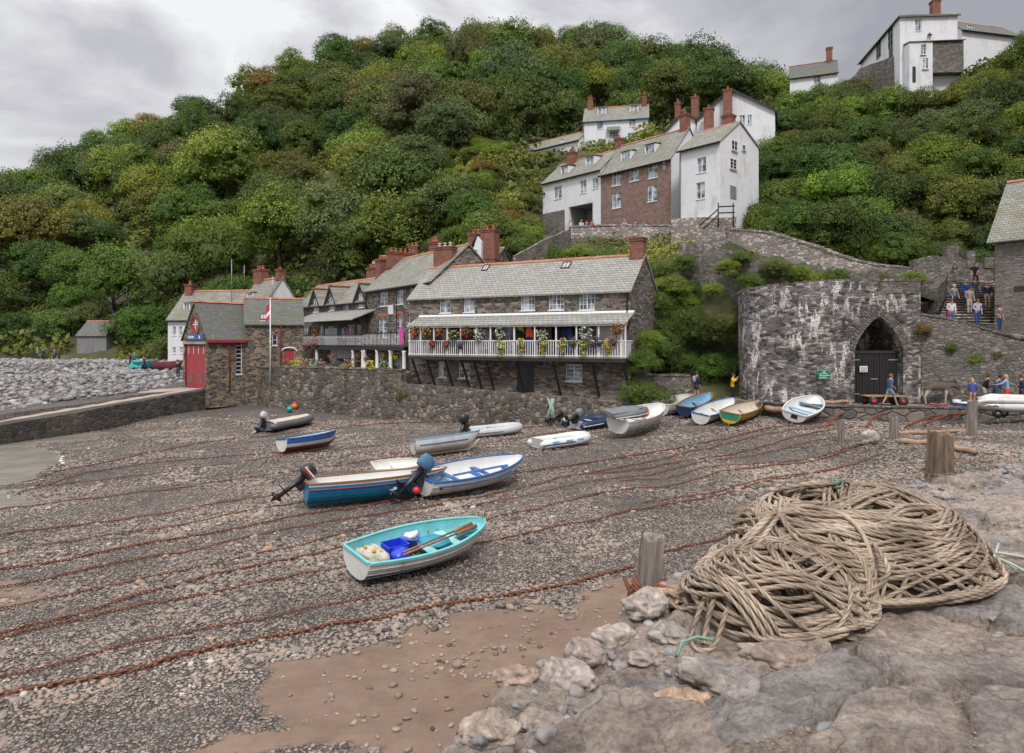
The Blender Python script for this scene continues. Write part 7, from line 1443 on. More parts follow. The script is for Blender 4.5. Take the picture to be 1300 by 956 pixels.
mb = MB(); mb.ball((-.35, -.2, .30), .13, 12); mb.tube([(-.3, -.15, .4), (-.05, -.1, .7)], .012, 5); o = mb.build('buoy', simple('red_buoy', (.65, .03, .04), .4), None); o.location = t.location; o.rotation_euler = t.rotation_euler; tag(o, 'red ball buoy hanging at the stern of the white and blue boat', 'buoy')
mb = MB(); fx = L_*.06; i_ = 1; mb.box(fx, fx+.16, -P[1][7][1]-.035, -P[1][7][1]-.0, P[1][7][2]-.02, P[1][7][2]+.08); fl = mb.build('flag_sticker', NAVY, t); mb = MB(); mb.box(fx, fx+.16, -P[1][7][1]-.04, -P[1][7][1]-.036, P[1][7][2]+.02, P[1][7][2]+.04); mb.box(fx+.07, fx+.09, -P[1][7][1]-.041, -P[1][7][1]-.036, P[1][7][2]-.02, P[1][7][2]+.08); mb.build('flag_cross', REDP, fl)
# 3 blue motor boat with red line
t, L_, P, Q = rowboat('motor_boat', 'long blue-hulled boat with white top band, red line and tipped black outboard', (388,644), (560,626), 1.7, .70, (CYAN, BW), inner=BW, gun=VARN, seats=(.35, .7), roll=radians(-3), dz=.08, tw=.86, wl=.30, cat='boat', Lscale=1.05, sheer=.15)
h = t.children[0]
for c in t.children:
    if c.name.startswith('hull'): h = c
h.data.materials.clear(); [h.data.materials.append(m) for m in (CYAN, BW, BW, simple('hull_teal', (.01, .20, .42), .35, var=.15), REDP)]
mi = []; ns, nt = 22, 11
for i in range(ns-1):
    for j in range(nt-1): q = j/(nt-1); m_ = 0 if q < .56 else (3 if q < .82 else 1); mi += [m_, m_]
mi += [3]; h.data.polygons.foreach_set('material_index', mi)
mb = MB()
for s in (1, -1): mb.tube([(P[i][8][0], s*(P[i][8][1]*1.01+.004), P[i][8][2]) for i in range(0, 21)], .022, 5)
mb.build('red_line', REDP, t); m_ = motor(t, (-.03, .25, .66), radians(52), BLK, 1.25)
mb = MB(); mb.box(-.02, 0, 0, 0, 0, 0); bpy.data.meshes.remove(bpy.data.meshes.new('x')); 
M_ = Matrix.Translation((-.03, .25, .66)) @ Matrix.Rotation(radians(52), 4, 'Y') @ Matrix.Diagonal((1.25,)*3+(1,)); mb = MB(); mb.box(-.32, .05, -.162, -.156, .22, .27, M=M_); mb.box(-.32, .05, -.164, -.158, .28, .31, 1, M=M_); mb.build('cowl_stripe', [REDP, WPAINT], m_)
# 4 small white dinghy
rowboat('dinghy', 'small white dinghy lying behind the blue motor boat', (474,607), (545,600), 1.35, .45, (BW, BCREAM), inner=BW, gun=BCREAM, seats=(.4,), roll=radians(6), tw=.85, keel=False, cat='dinghy', sheer=.1)
# 5 blue/white/red rowing boat
rowboat('rowing_boat', 'white rowing boat with blue rim and red-brown bottom at the left', (358,578), (428,567), 1.25, .62, (OXIDE, BW), stripe=BBLUE, inner=BW, gun=BBLUE, seats=(.3, .6), seatm=BBLUE, roll=radians(-6), dz=.1, wl=.36, sheer=.25)
# 6 white with light-blue trim
t, L_, P, Q = rowboat('rowing_boat', 'cream-white rowing boat with pale blue gunwale in the middle of the beach', (526,582), (612,570), 1.45, .66, (BCREAM, BW), stripe=None, inner=BW, gun=LBLUE, seats=(.3, .6), seatm=LBLUE, roll=radians(-12), dz=.1, sheer=.2)
mb = MB(); mb.tube([(P[i][7][0], -P[i][7][1]*1.01-.005, P[i][7][2]) for i in range(1, 17)], .022, 5); mb.build('blue_line', BBLUE, t); mb = MB(); mb.tube([(.0, -P[0][8][1]*.7, .45), (.0, -P[0][8][1]*.65, .2)], .03, 5); mb.build('transom_stripe', BBLUE, t)
def inflatable(name, label, stern, bow, beam, r, tm, fm, roll=0, stripe=None, cover=None, dz=0, cat='inflatable boat', Lscale=1.0, patches=None, upto=.9):
    t, L_ = place(name, label, cat, stern, bow, roll, 0, dz, Lscale=Lscale); hb = beam/2-r; pts = []; rs = []
    n = 26
    for k in range(n+1):
        f = k/n; a = f*2-1  # -1 .. 1 round the bow
        if abs(a) > .42: s = 1-(abs(a)-.42)/.58; x = L_*.62*s+0; y = hb*(1 if a > 0 else -1)
        else: an = a/.42*pi/2; x = L_*.62+(L_*.38-r)*cos(an)**.75; y = hb*sin(an)
        pts.append((x, y, r+.02+.28*r*max(0, x/L_-.55)*2.2)); rs.append(r if abs(a) < .93 else r*(.35+.65*(1-abs(a))/.07))
    mb = MB(); mb.tube(pts, rs, 12); mb.build('tube', tm, t)
    mb = MB(); mb.box(.12, L_*.8, -hb, hb, .03, .08); mb.build('floor', fm, t); mb = MB(); mb.box(.14, .18, -hb+.01, hb-.01, .08, r*2+.05); mb.build('transom', fm, t)
    mb = MB(); mb.box(L_*.42, L_*.42+.2, -hb, hb, r*1.5, r*1.5+.03); mb.build('seat', fm, t)
    if stripe: mb = MB(); mb.tube([(p[0]*1.0+(.0), p[1]*(1+r*.98/hb) if abs(p[1]) > hb*.95 else p[1]*(1+r*.95/hb), p[2]) if True else p for p in pts if p[0] < L_*.66 and p[1] < 0], .028, 5); mb.build('rubbing_strip', stripe, t)
    if cover:
        mb = MB(); V = []; m_ = 9
        for i in range(n//2+1):
            x = L_*(.05+.88*i/(n//2)); wv = hb+r*.7; wv = wv if x < L_*.62 else wv*sqrt(max(1-((x-L_*.62)/(L_*.36))**2, .01))
            for j in range(m_): y = wv*(2*j/(m_-1)-1); V.append((x, y, r*2.0-.3*r*(y/wv)**4+.12*(1-(y/wv)**2)+.02*sin(i*1.7+j)))
        mb.add(V, [(i*m_+j, (i+1)*m_+j, (i+1)*m_+j+1, i*m_+j+1) for i in range(n//2) for j in range(m_-1)], 0, True); mb.build('cover', cover, t)
    if patches:
        for k, x in enumerate((.18, .42, .62)): mb = MB(); mb.box(L_*x, L_*x+.34, -hb-r*.99, -hb-r*.6, r*1.25, r*1.62); mb.build('panel', patches, t)
    return t, L_, hb
t, L_, hb = inflatable('inflatable_boat', 'charcoal inflatable boat under a cream cover with its grey outboard raised', (334,549), (394,537), 1.7, .24, GREYR, GREYR, roll=radians(-4), cover=BCREAM, stripe=None, dz=.03); motor(t, (.1, 0, .55), radians(35), simple('silver_cowl', (.42, .43, .45), .35), 1.3)
mb = MB(); hb_ = hb; mb.tube([(L_*k/10, -hb-.14, .45) for k in range(1, 8)], .02, 5); mb.build('red_piping', REDP, t)
t, L_, hb = inflatable('inflatable_boat', 'pale grey inflatable boat with a big upright black outboard', (590,556), (660,549), 1.7, .23, LGREY, GREYR, stripe=GREYR, Lscale=1.05); motor(t, (.1, 0, .62), radians(12), BLK, 1.35); 
for k in range(5): mb = MB(); mb.ball((L_*(.2+.13*k), -hb-.02, .46), (.06, .05, .025), 8); mb.build('lifting_eye', BLK, t)
inflatable('inflatable_boat', 'white inflatable boat with bright blue panels and dark rubbing strip', (678,571), (748,561), 1.55, .22, BW, LGREY, stripe=NAVY, patches=LBLUE, Lscale=1.0)
t, L_, hb = inflatable('inflatable_boat', 'navy and white inflatable boat next to two raised outboards', (728,546), (772,538), 1.6, .23, NAVY, LGREY, stripe=BW, roll=.05); motor(t, (.1, -.1, .6), radians(70), simple('grey_cowl', (.16, .17, .18), .4), 1.3)
e, L2 = place('inflatable_boat', 'half-hidden grey inflatable with an outboard behind the navy and white one', 'inflatable boat', (715,541), (755,533)); e2 = e
mb = MB(); mb.tube([(0, .4, .25), (L2*.7, .4, .25), (L2, 0, .32), (L2*.7, -.4, .25), (0, -.4, .25)], .22, 10); mb.build('tube', LGREY, e); motor(e, (.0, 0, .6), radians(72), GREYR, 1.3)
# big white boat with the grey inflatable on it
t, L_, P, Q = rowboat('launch', 'big white launch carrying an upturned grey inflatable and an orange buoy', (783,557), (838,537), 1.8, .72, (OXIDE, BW), inner=BW, gun=BW, seats=(.4, .7), roll=radians(8), dz=.2, tw=.7, wl=.08, cat='boat', sheer=.25, transom=BW, Lscale=1.02); BM2 = Matrix.LocRotScale(t.location, t.rotation_euler, None)
e = thing('inflatable_boat', 'upturned dark grey inflatable resting across the stern of the white launch', 'inflatable boat', BM2 @ Vector((-.35, .4, .86))); e.rotation_euler = BM2.to_euler(); e.rotation_euler.z -= radians(28)
mb = MB(); pts = [(0, .55, .12), (1.3, .55, .12), (1.9, .42, .12), (2.25, 0, .12), (1.9, -.42, .12), (1.3, -.55, .12), (0, -.55, .12)]; mb.tube(pts, [.1]+[.19]*5+[.1], 10); mb.build('tube', GREYR, e); mb = MB(); mb.prism([(-.05, -.5, .14), (1.4, -.5, .14), (2.1, 0, .14), (1.4, .5, .14), (-.05, .5, .14)], (0, 0, .16)); mb.build('bottom', simple('grey_hypalon', (.17, .19, .20), .5), e); mb = MB(); mb.tube([(0, -.75, .1), (1.35, -.75, .1), (2.0, -.58, .1), (2.42, -.1, .1)], .03, 5); mb.build('rub_strip', BCREAM, e)
mb = MB(); mb.ball((0, 0, 0), (.34, .34, .30), 14); o = mb.build('buoy', ORG, None, loc=BM2 @ Vector((L_*.55, .0, .72))); tag(o, 'big orange buoy lying in the white launch', 'buoy')
rowboat('rowing_boat', 'plain white boat behind the launch, tied to the low wall', (838,529), (876,519), 1.5, .75, (BW, BW), inner=BW, gun=BW, seats=(.4,), roll=.1, tw=.8, sheer=.15, Lscale=1.15, cat='boat')
rowboat('rowing_boat', 'navy rowing boat with brown rim and pale blue inside', (868,532), (901,516), 1.3, .58, (NAVY, NAVY), inner=simple('faded_blue', (.18, .34, .46), .6, var=.25), gun=VARN, seats=(.3, .6), roll=radians(5), dz=.1, Lscale=1.05)
rowboat('rowing_boat', 'white rowing boat with a blue rim between the navy boat and the yellow boat', (888,541), (926,523), 1.35, .55, (BW, BW), inner=BW, gun=BBLUE, seats=(.3, .6), roll=radians(9), transom=BW, dz=.05, Lscale=1.1)
rowboat('rowing_boat', 'yellow rowing boat with a green stern and cream inside', (925,541), (958,528), 1.3, .56, (YEL, YEL), inner=BCREAM, gun=VARN, seats=(.3, .6), roll=radians(8), transom=GRN, dz=.08, Lscale=1.15, tw=.8)
t, L_, P, Q = rowboat('dinghy', 'white dinghy with two pale blue seats tipped towards the viewer below the kiln', (1006,539), (1034,531), 1.6, .48, (BW, BW), inner=BW, gun=BW, seats=(.35, .7), seatm=LBLUE, roll=radians(14), pitch=-.16, dz=.10, tw=.75, sheer=.12, cat='dinghy', Lscale=1.12)
mb = MB(); mb.box(-.012, -.006, -.2, .12, .2, .42); mb.build('motor_pad', BLK, t)
# catamaran-like white boat on a trolley at the right
bt = Vector(xy(1216, 33.6, 2.45)); t = thing('trolley_boat', 'long white flat racing boat on a wheeled trolley cut by the right edge', 'boat', bt, radians(-4))
mb = MB(); n = 16; V = []
for i in range(n+1):
    s = i/n; x = .0+4.6*s; w_ = .62*min(1, (s*3.2)**.7); h0 = .42-.30*min(1, s*2.2)**.8+.0; 
    V += [(x, -w_, .52), (x, -w_*.95, h0+.12), (x, -w_*.4, h0), (x, w_*.4, h0), (x, w_*.95, h0+.12), (x, w_, .52), (x, w_*.5, .58), (x, -w_*.5, .58)]
mb.add(V, [(i*8+j, (i+1)*8+j, (i+1)*8+(j+1) % 8, i*8+(j+1) % 8) for i in range(n) for j in range(8)]+[list(range(8)), [n*8+j for j in range(8)]], 0, True); mb.build('hull', BW, t)
mb = MB(); mb.prism([(-.12, -.12, .38), (.35, -.34, .34), (.42, -.40, .52), (-.05, -.12, .50)], (0, .6, 0)); mb.build('bow_cap', NAVY, t)
for k, (z, y0, ln, x0_) in enumerate(((.60, -.5, 4.2, .5), (.68, -.1, 3.9, .9), (.74, .3, 3.7, 1.1))): mb = MB(); mb.tube([(x0_, y0, z), (x0_+.6, y0, z+.10), (x0_+ln, y0, z+.03)], [.03, .13, .11], 8); mb.build('spar', BW, t)
mb = MB(); x = 1.0
for wd, hh in ((.10, .06), (.06, .09), (.05, .05), (.07, .07), (.04, .09), (.09, .05)): mb.box(x, x+wd, -.632, -.612, .40, .40+hh); x += wd+.03
mb.build('lettering', solid('dark_red_ink', (.15, .03, .05)), t)
for k, x in enumerate((1.65, 2.15)):
    mb = MB(); mb.lathe([(.05, -.07), (.2, -.08), (.23, 0), (.2, .08), (.05, .07)], (x, -.35+.35*k, .06), 16, axis='y'); w_ = mb.build('wheel', BLK, t); mb = MB(); mb.lathe([(.01, -.085), (.09, -.085), (.09, -.07), (.01, -.07)], (x, -.35+.35*k, .06), 12, axis='y'); mb.build('hub', STEEL, w_)
mb = MB(); mb.box(1.4, 2.5, -.4, .3, .17, .24); mb.build('trolley_frame', STEEL, t)
# red and green-sheeted rowing boats by the inn
def farboat(label, px0, px1, D, z, m, inner, cover=None):
    a, b = Vector(xy(px0, D, z)), Vector(xy(px1, D-1, z)); d = b-a; t = thing('rowing_boat', label, 'rowing boat', a); t.rotation_euler = (0, 0, atan2(d.y, d.x)); L_ = d.length
    P = hull(L_, 1.5, .8, .6); mb = MB(); add_hull(mb, P, lambda q, s: 0); mb.face([(x, y, z) for x, y, z in P[0][::-1]]+[(x, -y, z) for x, y, z in P[0][1:]]); mb.build('hull', m, t); Q = hull(L_, 1.5, .8, .6, inset=.04, floor=.3); mb = MB(); add_hull(mb, Q, lambda q, s: 0, True); mb.build('interior', inner, t)
    if cover: 
        mb = MB(); V = []; 
        for i in range(15):
            x = L_*(.02+.6*i/14)
            for j in range(7): y = .85*(2*j/6-1); V.append((x, y, 1.0-.75*abs(2*j/6-1)**2.5+.05*sin(i*1.3)))
        mb.add(V, [(i*7+j, (i+1)*7+j, (i+1)*7+j+1, i*7+j+1) for i in range(14) for j in range(6)], 0, True); mb.build('cover', cover, t)
    return t
farboat('rowing boat under a green sheet on the bank left of the inn', 171, 200, 72, float(bank_z(np.array([-38.]), np.array([72.]))[0])+.05, simple('sheet_blue', (.03, .16, .22), .6), BW, simple('green_sheet', (.02, .30, .26), .6, var=.25)); farboat('long faded red rowing boat pulled up beside the inn', 197, 232, 70, float(bank_z(np.array([-36.]), np.array([70.]))[0])+.1, simple('faded_red', (.24, .06, .07), .6, var=.3), simple('faded_red_in', (.3, .12, .11), .6))
for lb, px, py, c in (('orange buoy hanging on the harbour wall foot', 374, 515, ORG), ('green buoy lying next to the orange one', 367.5, 519, simple('buoy_green', (.0, .32, .22), .4))):
    g_ = ground(px, py+4); mb = MB(); mb.ball((0, 0, 0), .24, 12); mb.tube([(0, 0, .22), (0, 0, .34)], .06, 8); o = mb.build('buoy', c, None, loc=g_+Vector((0, 0, .22))); tag(o, lb, 'buoy')
mb = MB(); a = Vector(xy(700, 43.0, 2.4)); [mb.tube([(random.uniform(-.25, .25), 0, 0), (random.uniform(-.2, .2), -.15, -.6), (random.uniform(-.35, .35), -.3, -1.2)], .05, 5) for k in range(7)]; o = mb.build('net', simple('pale_green_net', (.30, .42, .33), .8), None, loc=a); tag(o, 'pale green netting hung down the harbour wall', 'netting')
def frame_chain(lbl, px, py): pass
mb = MB(); 
for k in range(9): a = random.uniform(0, pi); mb.tube([(-.9+.2*k, 0, .1), (-.9+.2*k+.6*cos(a), .1, .1+.5*abs(sin(a)))], .05, 6)
mb.tube([(-1.4, 0, .0), (-.2, .1, .3), (1.0, .1, .95)], .07, 7); o = mb.build('scrap_iron', RUST, None, loc=ground(722, 538)); tag(o, 'pile of rusty chain and iron at the wall foot beside the outboards', 'scrap iron')
mb = MB(); [mb.ball((random.uniform(-1.2, 1.2), random.uniform(-.3, .3), .02), (random.uniform(.1, .35), .15, .07), 6) for k in range(22)]; o = mb.build('seaweed', simple('brown_weed', (.14, .05, .025), .9, var=.5, scale=6), None, loc=ground(490, 533)); tag(o, 'heap of rust-brown weed below the harbour wall', 'seaweed')
# ================================================================ flowers on the balconies
def petalmat(name, c): return solid('petal_'+name, c, .6, var=.15, scale=20)
PET = {'red': (.62, .02, .03), 'orange': (.75, .16, .02), 'yellow': (.75, .55, .03), 'purple': (.16, .06, .34), 'pink': (.70, .12, .35), 'white': (.75, .72, .68), 'magenta': (.36, .03, .14)}
LEAFM = {'leaf': simple('planter_leaf', (.07, .14, .03), .6, var=.5, scale=8), 'pale': simple('pale_leaf', (.24, .30, .16), .6, var=.4, scale=8), 'lime': simple('lime_leaf', (.30, .34, .05), .6, var=.4, scale=8)}
def flowers(label, P, r, cols, leaf='leaf', trail=.0, hang=True, group=None, n=150, name='hanging_basket', cat='hanging basket'):
    rg = random.Random(int(P[0]*77+P[2]*991)); t = thing(name, label, cat, P, 0, group); mb = MB(); fm = [MB() for c in cols]
    mb.lathe([(.02, -r*.55), (r*.45, -r*.45), (r*.6, -r*.05), (r*.3, 0)], (0, 0, 0), 8)
    def quad(m, p, s):
        u = Vector((rg.gauss(0, 1), rg.gauss(0, 1), rg.gauss(0, 1))).normalized(); v_ = u.orthogonal().normalized(); m.face([p-u*s, p-v_*s*.7, p+u*s, p+v_*s*.7])
    for k in range(n):
        d = Vector((rg.gauss(0, 1), rg.gauss(0, 1), rg.gauss(0, 1))).normalized()*r*rg.uniform(.6, 1.05); 
        if trail and rg.random() < .45: d = Vector((d.x*.6, d.y*.6, -abs(d.z)-rg.uniform(0, trail)))
        p = d+Vector((0, 0, .1)); quad(mb, p, .075)
        if rg.random() < .62: q = rg.randrange(len(cols)); quad(fm[q], d*1.12+Vector((0, -.02, .1)), .06); 
    mb.build('foliage', LEAFM[leaf], t)
    for c, m in zip(cols, fm):
        if m.f: m.build('blossom', petalmat(c, PET[c]), t)
    if hang: mb = MB(); [mb.tube([(r*.5*cos(a), r*.5*sin(a), 0), (0, 0, r*1.7)], .006, 3) for a in (0, 2.1, 4.2)]; mb.build('wire', BLACKP, t)
    return t
FL = [(527,423,['red','orange'],'leaf',0,'basket of red and orange flowers at the left end of the white balcony'),(542,422.5,['red','yellow'],'leaf',0,'basket of red and yellow flowers, second along the white balcony'),(558.5,424,['red','red'],'leaf',0,'basket of solid red flowers, third along the white balcony'),(575.5,427,['yellow','purple'],'leaf',0,'basket of yellow and purple flowers left of the magenta one'),(591.5,423,['magenta','red'],'leaf',0,'dark red and magenta flower basket on the white balcony'),
 (607,426,['white','white'],'pale',.1,'pale leafy basket right of the magenta basket'),(634,424,['white','white'],'pale',.15,'large silvery basket near the middle of the white balcony'),(688,425,['white','white'],'pale',.15,'silvery basket left of the dark clothes rail on the balcony'),(744,423,['white','white'],'pale',.2,'big silvery basket right of the dark clothes rail on the balcony'),(784,418,['orange','red'],'leaf',.1,'small basket with orange flowers at the right end of the balcony')]
for px, py, cs, lf, tr, lb in FL:
    u, z = H1.L(px, py, -1.45); w_ = Vector((*(H1.A+H1.d*u+H1.n*-1.45), z+2.2)); flowers(lb, w_, .36 if px < 700 else .42, cs, lf, tr)
FB = [(549,437,['red']),(566,438,['red','pink']),(584,438,['purple']),(636,440,['yellow','white']),(662,437,['yellow','purple']),(690,437,['purple','yellow']),(714,437,['purple','yellow','orange']),(727,435,['purple','magenta']),(741,438,['yellow','purple']),(752,434,['purple','magenta']),(761,434,['purple']),(772,438,['yellow','orange']),(779,433,['pink','magenta'])]
for i, (px, py, cs) in enumerate(FB):
    u, z = H1.L(px, py, -1.5); w_ = Vector((*(H1.A+H1.d*u+H1.n*-1.5), z+2.2)); tr = .5 if 'yellow' in cs and px > 600 else .15
    flowers(' and '.join(cs)+' flower trough on the balcony rail, '+['far left','left of the blank panel','left third','below the large silvery basket','middle','right of middle','under the dark clothes rail','right of the clothes rail','under the big silvery basket','right of the big silvery basket','left of the last long trailer','last long trailing one','at the right end'][i], w_, .25 if px < 600 else .31, cs, 'lime' if 'yellow' in cs and px > 600 else 'leaf', tr, False, n=110, name='flower_trough', cat='flower trough')
for px, py, cs, lb, yo in ((389,424,['pink'],'green hanging plants at the left end of the lattice verandah',-1.5),(401,424,['orange'],'bushy basket in the second bay of the lattice verandah',-1.5),(390,437,['red'],'tall plant climbing the lattice rail',-1.85),(399,436,['red','pink'],'bright red geraniums on the lattice rail',-1.9),(424,456,['pink'],'basket under the lattice verandah',-1.6),(453,457,['red'],'small basket hanging by the corner pillar',-1.6)):
    u, z = H3.L(px, py, yo); flowers(lb, Vector((*(H3.A+H3.d*u+H3.n*yo), z+3.7)), .42, cs, 'leaf', .2, True, n=110)
for px, py, cs, lb in ((466,454,['pink'],'trailing basket left of the green figure under the plain balcony'),(486,453,['orange'],'basket between the two left white pillars'),(503,451,['yellow'],'basket between the two right white pillars')):
    u, z = H2.L(px, py, -1.3); flowers(lb, Vector((*(H2.A+H2.d*u+H2.n*-1.3), z+3.7)), .36, cs, 'leaf', .2, True, n=90)
for i, (px, D, cs, lf) in enumerate([(364,54.2,['red'],'leaf'),(370,53.9,['red','orange'],'leaf'),(376,53.6,['yellow'],'lime'),(386,53.3,['pink'],'lime'),(393,53.1,['pink','red'],'leaf'),(399,52.8,['white'],'leaf'),(408,52.5,['pink'],'leaf'),(426,51.9,['purple'],'leaf'),(441,51.4,['yellow','pink'],'leaf'),(470,50.6,['yellow'],'lime'),(488,50.2,['white'],'leaf')]):
    flowers('tub of '+' and '.join(cs)+f' flowers on top of the harbour wall, number {i+1} from the boathouse' if False else ['tub of red geraniums nearest the boathouse on the harbour wall','red and orange geranium tub on the harbour wall','lime-leaved yellow tub on the harbour wall','pink-flowered tub below the lattice verandah','pink and red tub below the lattice verandah','white-flowered tub by the second pillar','pink tub right of the second pillar','purple tub in front of the white cottage door','yellow and pink tub near the third pillar','low yellow plant on the wall below the plain balcony','leafy plant on the wall below the plain balcony'][i], Vector(xy(px, D+.35, 4.12)), .42, cs, lf, 0, False, n=100, name='flower_tub', cat='flower tub')
# clothes and towels on the balconies
def cloth(label, H, px, py, yo, w_, h, mat, name='garment', cat='clothing'):
    u, z = H.L(px, py, yo); P = Vector((*(H.A+H.d*u+H.n*yo), z+H.z0)); mb = MB(); V = []
    for i in range(7):
        for j in range(9): x = w_*(i/6-.5)*(1 if j > 2 else .55+.15*j); V.append((x, .04*sin(i*2.1)+.01*j, -h*j/8))
    a = len(V); V += [(x, y+.03, z_) for x, y, z_ in V]; fs = [(i*9+j, i*9+j+1, (i+1)*9+j+1, (i+1)*9+j) for i in range(6) for j in range(8)]; mb.add(V, fs+[tuple(a+q for q in f[::-1]) for f in fs], 0, True); o = mb.build(name, mat, None, loc=P, rot=(0, 0, H.rz)); tag(o, label, cat); return o
PINK = solid('pink_cloth', (.72, .1, .42), .9); NV = solid('navy_cloth', (.02, .035, .12), .9); BKc = solid('black_cloth', (.02, .02, .02), .9); HIV = solid('hi_vis_orange', (.85, .12, .02), .6); HIY = solid('hi_vis_yellow', (.7, .7, .03), .6)
cloth('pink towel over the railing of the plain balcony', H2, 508.5, 414, -1.6, .75, 1.3, PINK, 'towel', 'towel'); cloth('blue towel hanging inside the lattice verandah', H3, 435, 416, -.8, .6, 1.0, LBLUE, 'towel', 'towel'); cloth('pink shirt hanging inside the lattice verandah', H3, 440, 416, -.8, .5, 1.1, PINK)
cloth('yellow and dark suit hanging left of the orange one on the balcony', H1, 660, 415, -.7, .5, 1.5, BKc); cloth('yellow hood of a suit hanging on the balcony', H1, 660, 413.5, -.74, .42, .35, HIY); cloth('bright orange jacket hanging on the white balcony', H1, 671.5, 414, -.7, .5, .75, HIV); cloth('navy suit under the bright orange jacket', H1, 671.5, 427, -.68, .45, .9, NV)
for px, m, lb in ((709, BKc, 'black wetsuit at the left of the clothes rail'), (716, NV, 'navy wetsuit in the middle of the clothes rail'), (723, solid('blue_suit', (.02, .07, .25), .9), 'blue wetsuit at the right of the clothes rail')): cloth(lb, H1, px, 416, -.6, .5, 1.5, m)
u, z = H2.L(482, 424, -.9)
for i, px in enumerate((474.5, 481, 493)):
    u, z = H2.L(px, 421, -1.1); t = thing('chair', 'dark round-backed chair on the plain balcony, '+['leftmost', 'next to the leftmost', 'right of the white door'][i], 'chair', (*(H2.A+H2.d*u+H2.n*-1.1), 5.62), H2.rz)
    mb = MB(); mb.lathe([(.01, -.02), (.27, -.02), (.27, .02), (.01, .02)], (0, .2, .95), 14, axis='y', sy=1.3); mb.build('backrest', DARKW, t); mb = MB(); mb.lathe([(.24, .45), (.24, .5)], (0, 0, 0), 12); mb.build('seat', DARKW, t)
    for a in range(4): mb = MB(); mb.tube([(.18*cos(a*1.57+.78), .18*sin(a*1.57+.78), .45), (.24*cos(a*1.57+.78), .24*sin(a*1.57+.78), 0)], .02, 5); mb.build('leg', DARKW, t)
# wall lanterns, aerials, handrail
def lantern(label, P, side=1):
    t = thing('wall_lantern', label, 'lantern', P); mb = MB(); mb.tube([(0, 0, 0), (-.1*side, -.3, .25), (-.15*side, -.7, .3), (-.15*side, -.75, .2)], .035, 5); mb.build('bracket', BLACKP, t)
    mb = MB(); mb.lathe([(.10, -.45), (.2, 0), (.2, .02)], (-.15*side, -.75, .15), 6, sm=False); g = mb.build('lamp_glass', simple('lamp_glass', (.3, .32, .33), .2), t) if 'lamp_glass' not in bpy.data.materials else mb.build('lamp_glass', bpy.data.materials['lamp_glass'], t); mb = MB(); mb.lathe([(.26, 0), (.22, .12), (.06, .26), (.03, .36)], (-.15*side, -.75, .17), 8); mb.build('cap', BLACKP, t)
lantern('black wall lantern on the right end of the brick house', at(843, 214, 65.8)); lantern('black wall lantern at the left corner of the upper row', at(691.5, 250, 79.2)); lantern('black lantern on the big white skyline house', at(1177, 50, 78.6))
for px, py0, py1, D, lb in ((253-0, 0, 0, 0, ''),):
    pass
for px, a, b, D, lb in ((294, 328, 372, 71, 'thin aerial mast left of the inn stack'), (310, 336, 352, 73, 'short aerial mast behind the inn stack'), (346, 350, 372, 68, 'thin aerial mast by the white gable of the inn'), (1211.5, 8, 30, 80, 'thin pole beside the stack of the big white skyline house')):
    p, q = at(px, b, D), at(px, a, D); mb = MB(); mb.tube([(0, 0, -1), q-p], .035, 5); tag(mb.build('aerial', STEEL, None, loc=p), lb, 'aerial')
t = thing('handrail', 'black handrail on the steps beside the tall white end house', 'handrail', at(915, 282, 58.8)); o = at(915, 282, 58.8)
mb = MB()
for a, b in (((912, 257, 58.9), (912, 288, 58.9)), ((931, 257, 58.5), (931, 288, 58.5)), ((912, 262, 58.9), (933, 261, 58.5)), ((912, 270, 58.9), (933, 269, 58.5)), ((912, 265, 58.9), (888, 286, 59.5)), ((912, 272, 58.9), (893, 290, 59.4))): mb.tube([at(*a)-o, at(*b)-o], .06, 6)
mb.build('rails', BLACKP, t)
ribbon_wall('garden_steps_wall', 'stone footing under the tall white end house', [at(852, 277, 63.5), at(890, 275, 61), at(915, 276, 59.4), at(935, 275, 60.5)], lambda x, y: min(15.0, hz(x, y)-1), .4, STONE_P, seed=33)
mb = MB(); a = at(1268, 408, 39.4)-Vector((0, 0, .6)); mb.tube([(0, 0, 0), (0, 0, 1.6)], .03, 6); mb.tube([(0, 0, 1.5), (-1.5, .8, 1.55)], .03, 6); tag(mb.build('handrail', BLACKP, None, loc=a), 'thin black handrail in front of the stone building on the right', 'handrail')

# ================================================================ people
def skinned(name, joints, edges, radii, mat, parent, sub=1, root=0):
    me = bpy.data.meshes.new(name); ks = list(joints); ix = {k: i for i, k in enumerate(ks)}
    me.from_pydata([joints[k] for k in ks], [(ix[a], ix[b]) for a, b in edges], []); o = bpy.data.objects.new(name, me); COL.objects.link(o)
    m = o.modifiers.new('s', 'SKIN'); sv = me.skin_vertices[0].data
    for k in ks: r = radii[k]; sv[ix[k]].radius = r if hasattr(r, '__len__') else (r, r); sv[ix[k]].use_root = False
    sv[root].use_root = True; m.branch_smoothing = .6
    if sub: q = o.modifiers.new('d', 'SUBSURF'); q.levels = sub; q.render_levels = sub
    dg = bpy.context.evaluated_depsgraph_get(); nm = bpy.data.meshes.new_from_object(o.evaluated_get(dg)); bpy.data.objects.remove(o); nm.materials.clear(); nm.materials.append(mat); nm.polygons.foreach_set('use_smooth', [True]*len(nm.polygons))
    r = bpy.data.objects.new(name, nm); COL.objects.link(r); r.parent = parent; return r
SKIN = simple('skin', (.52, .29, .20), .6, var=.1)
HAIR = {'brown': (.09, .045, .02), 'dark': (.025, .02, .015), 'blond': (.48, .33, .13), 'grey': (.38, .37, .36), 'red': (.25, .08, .03), 'none': None}
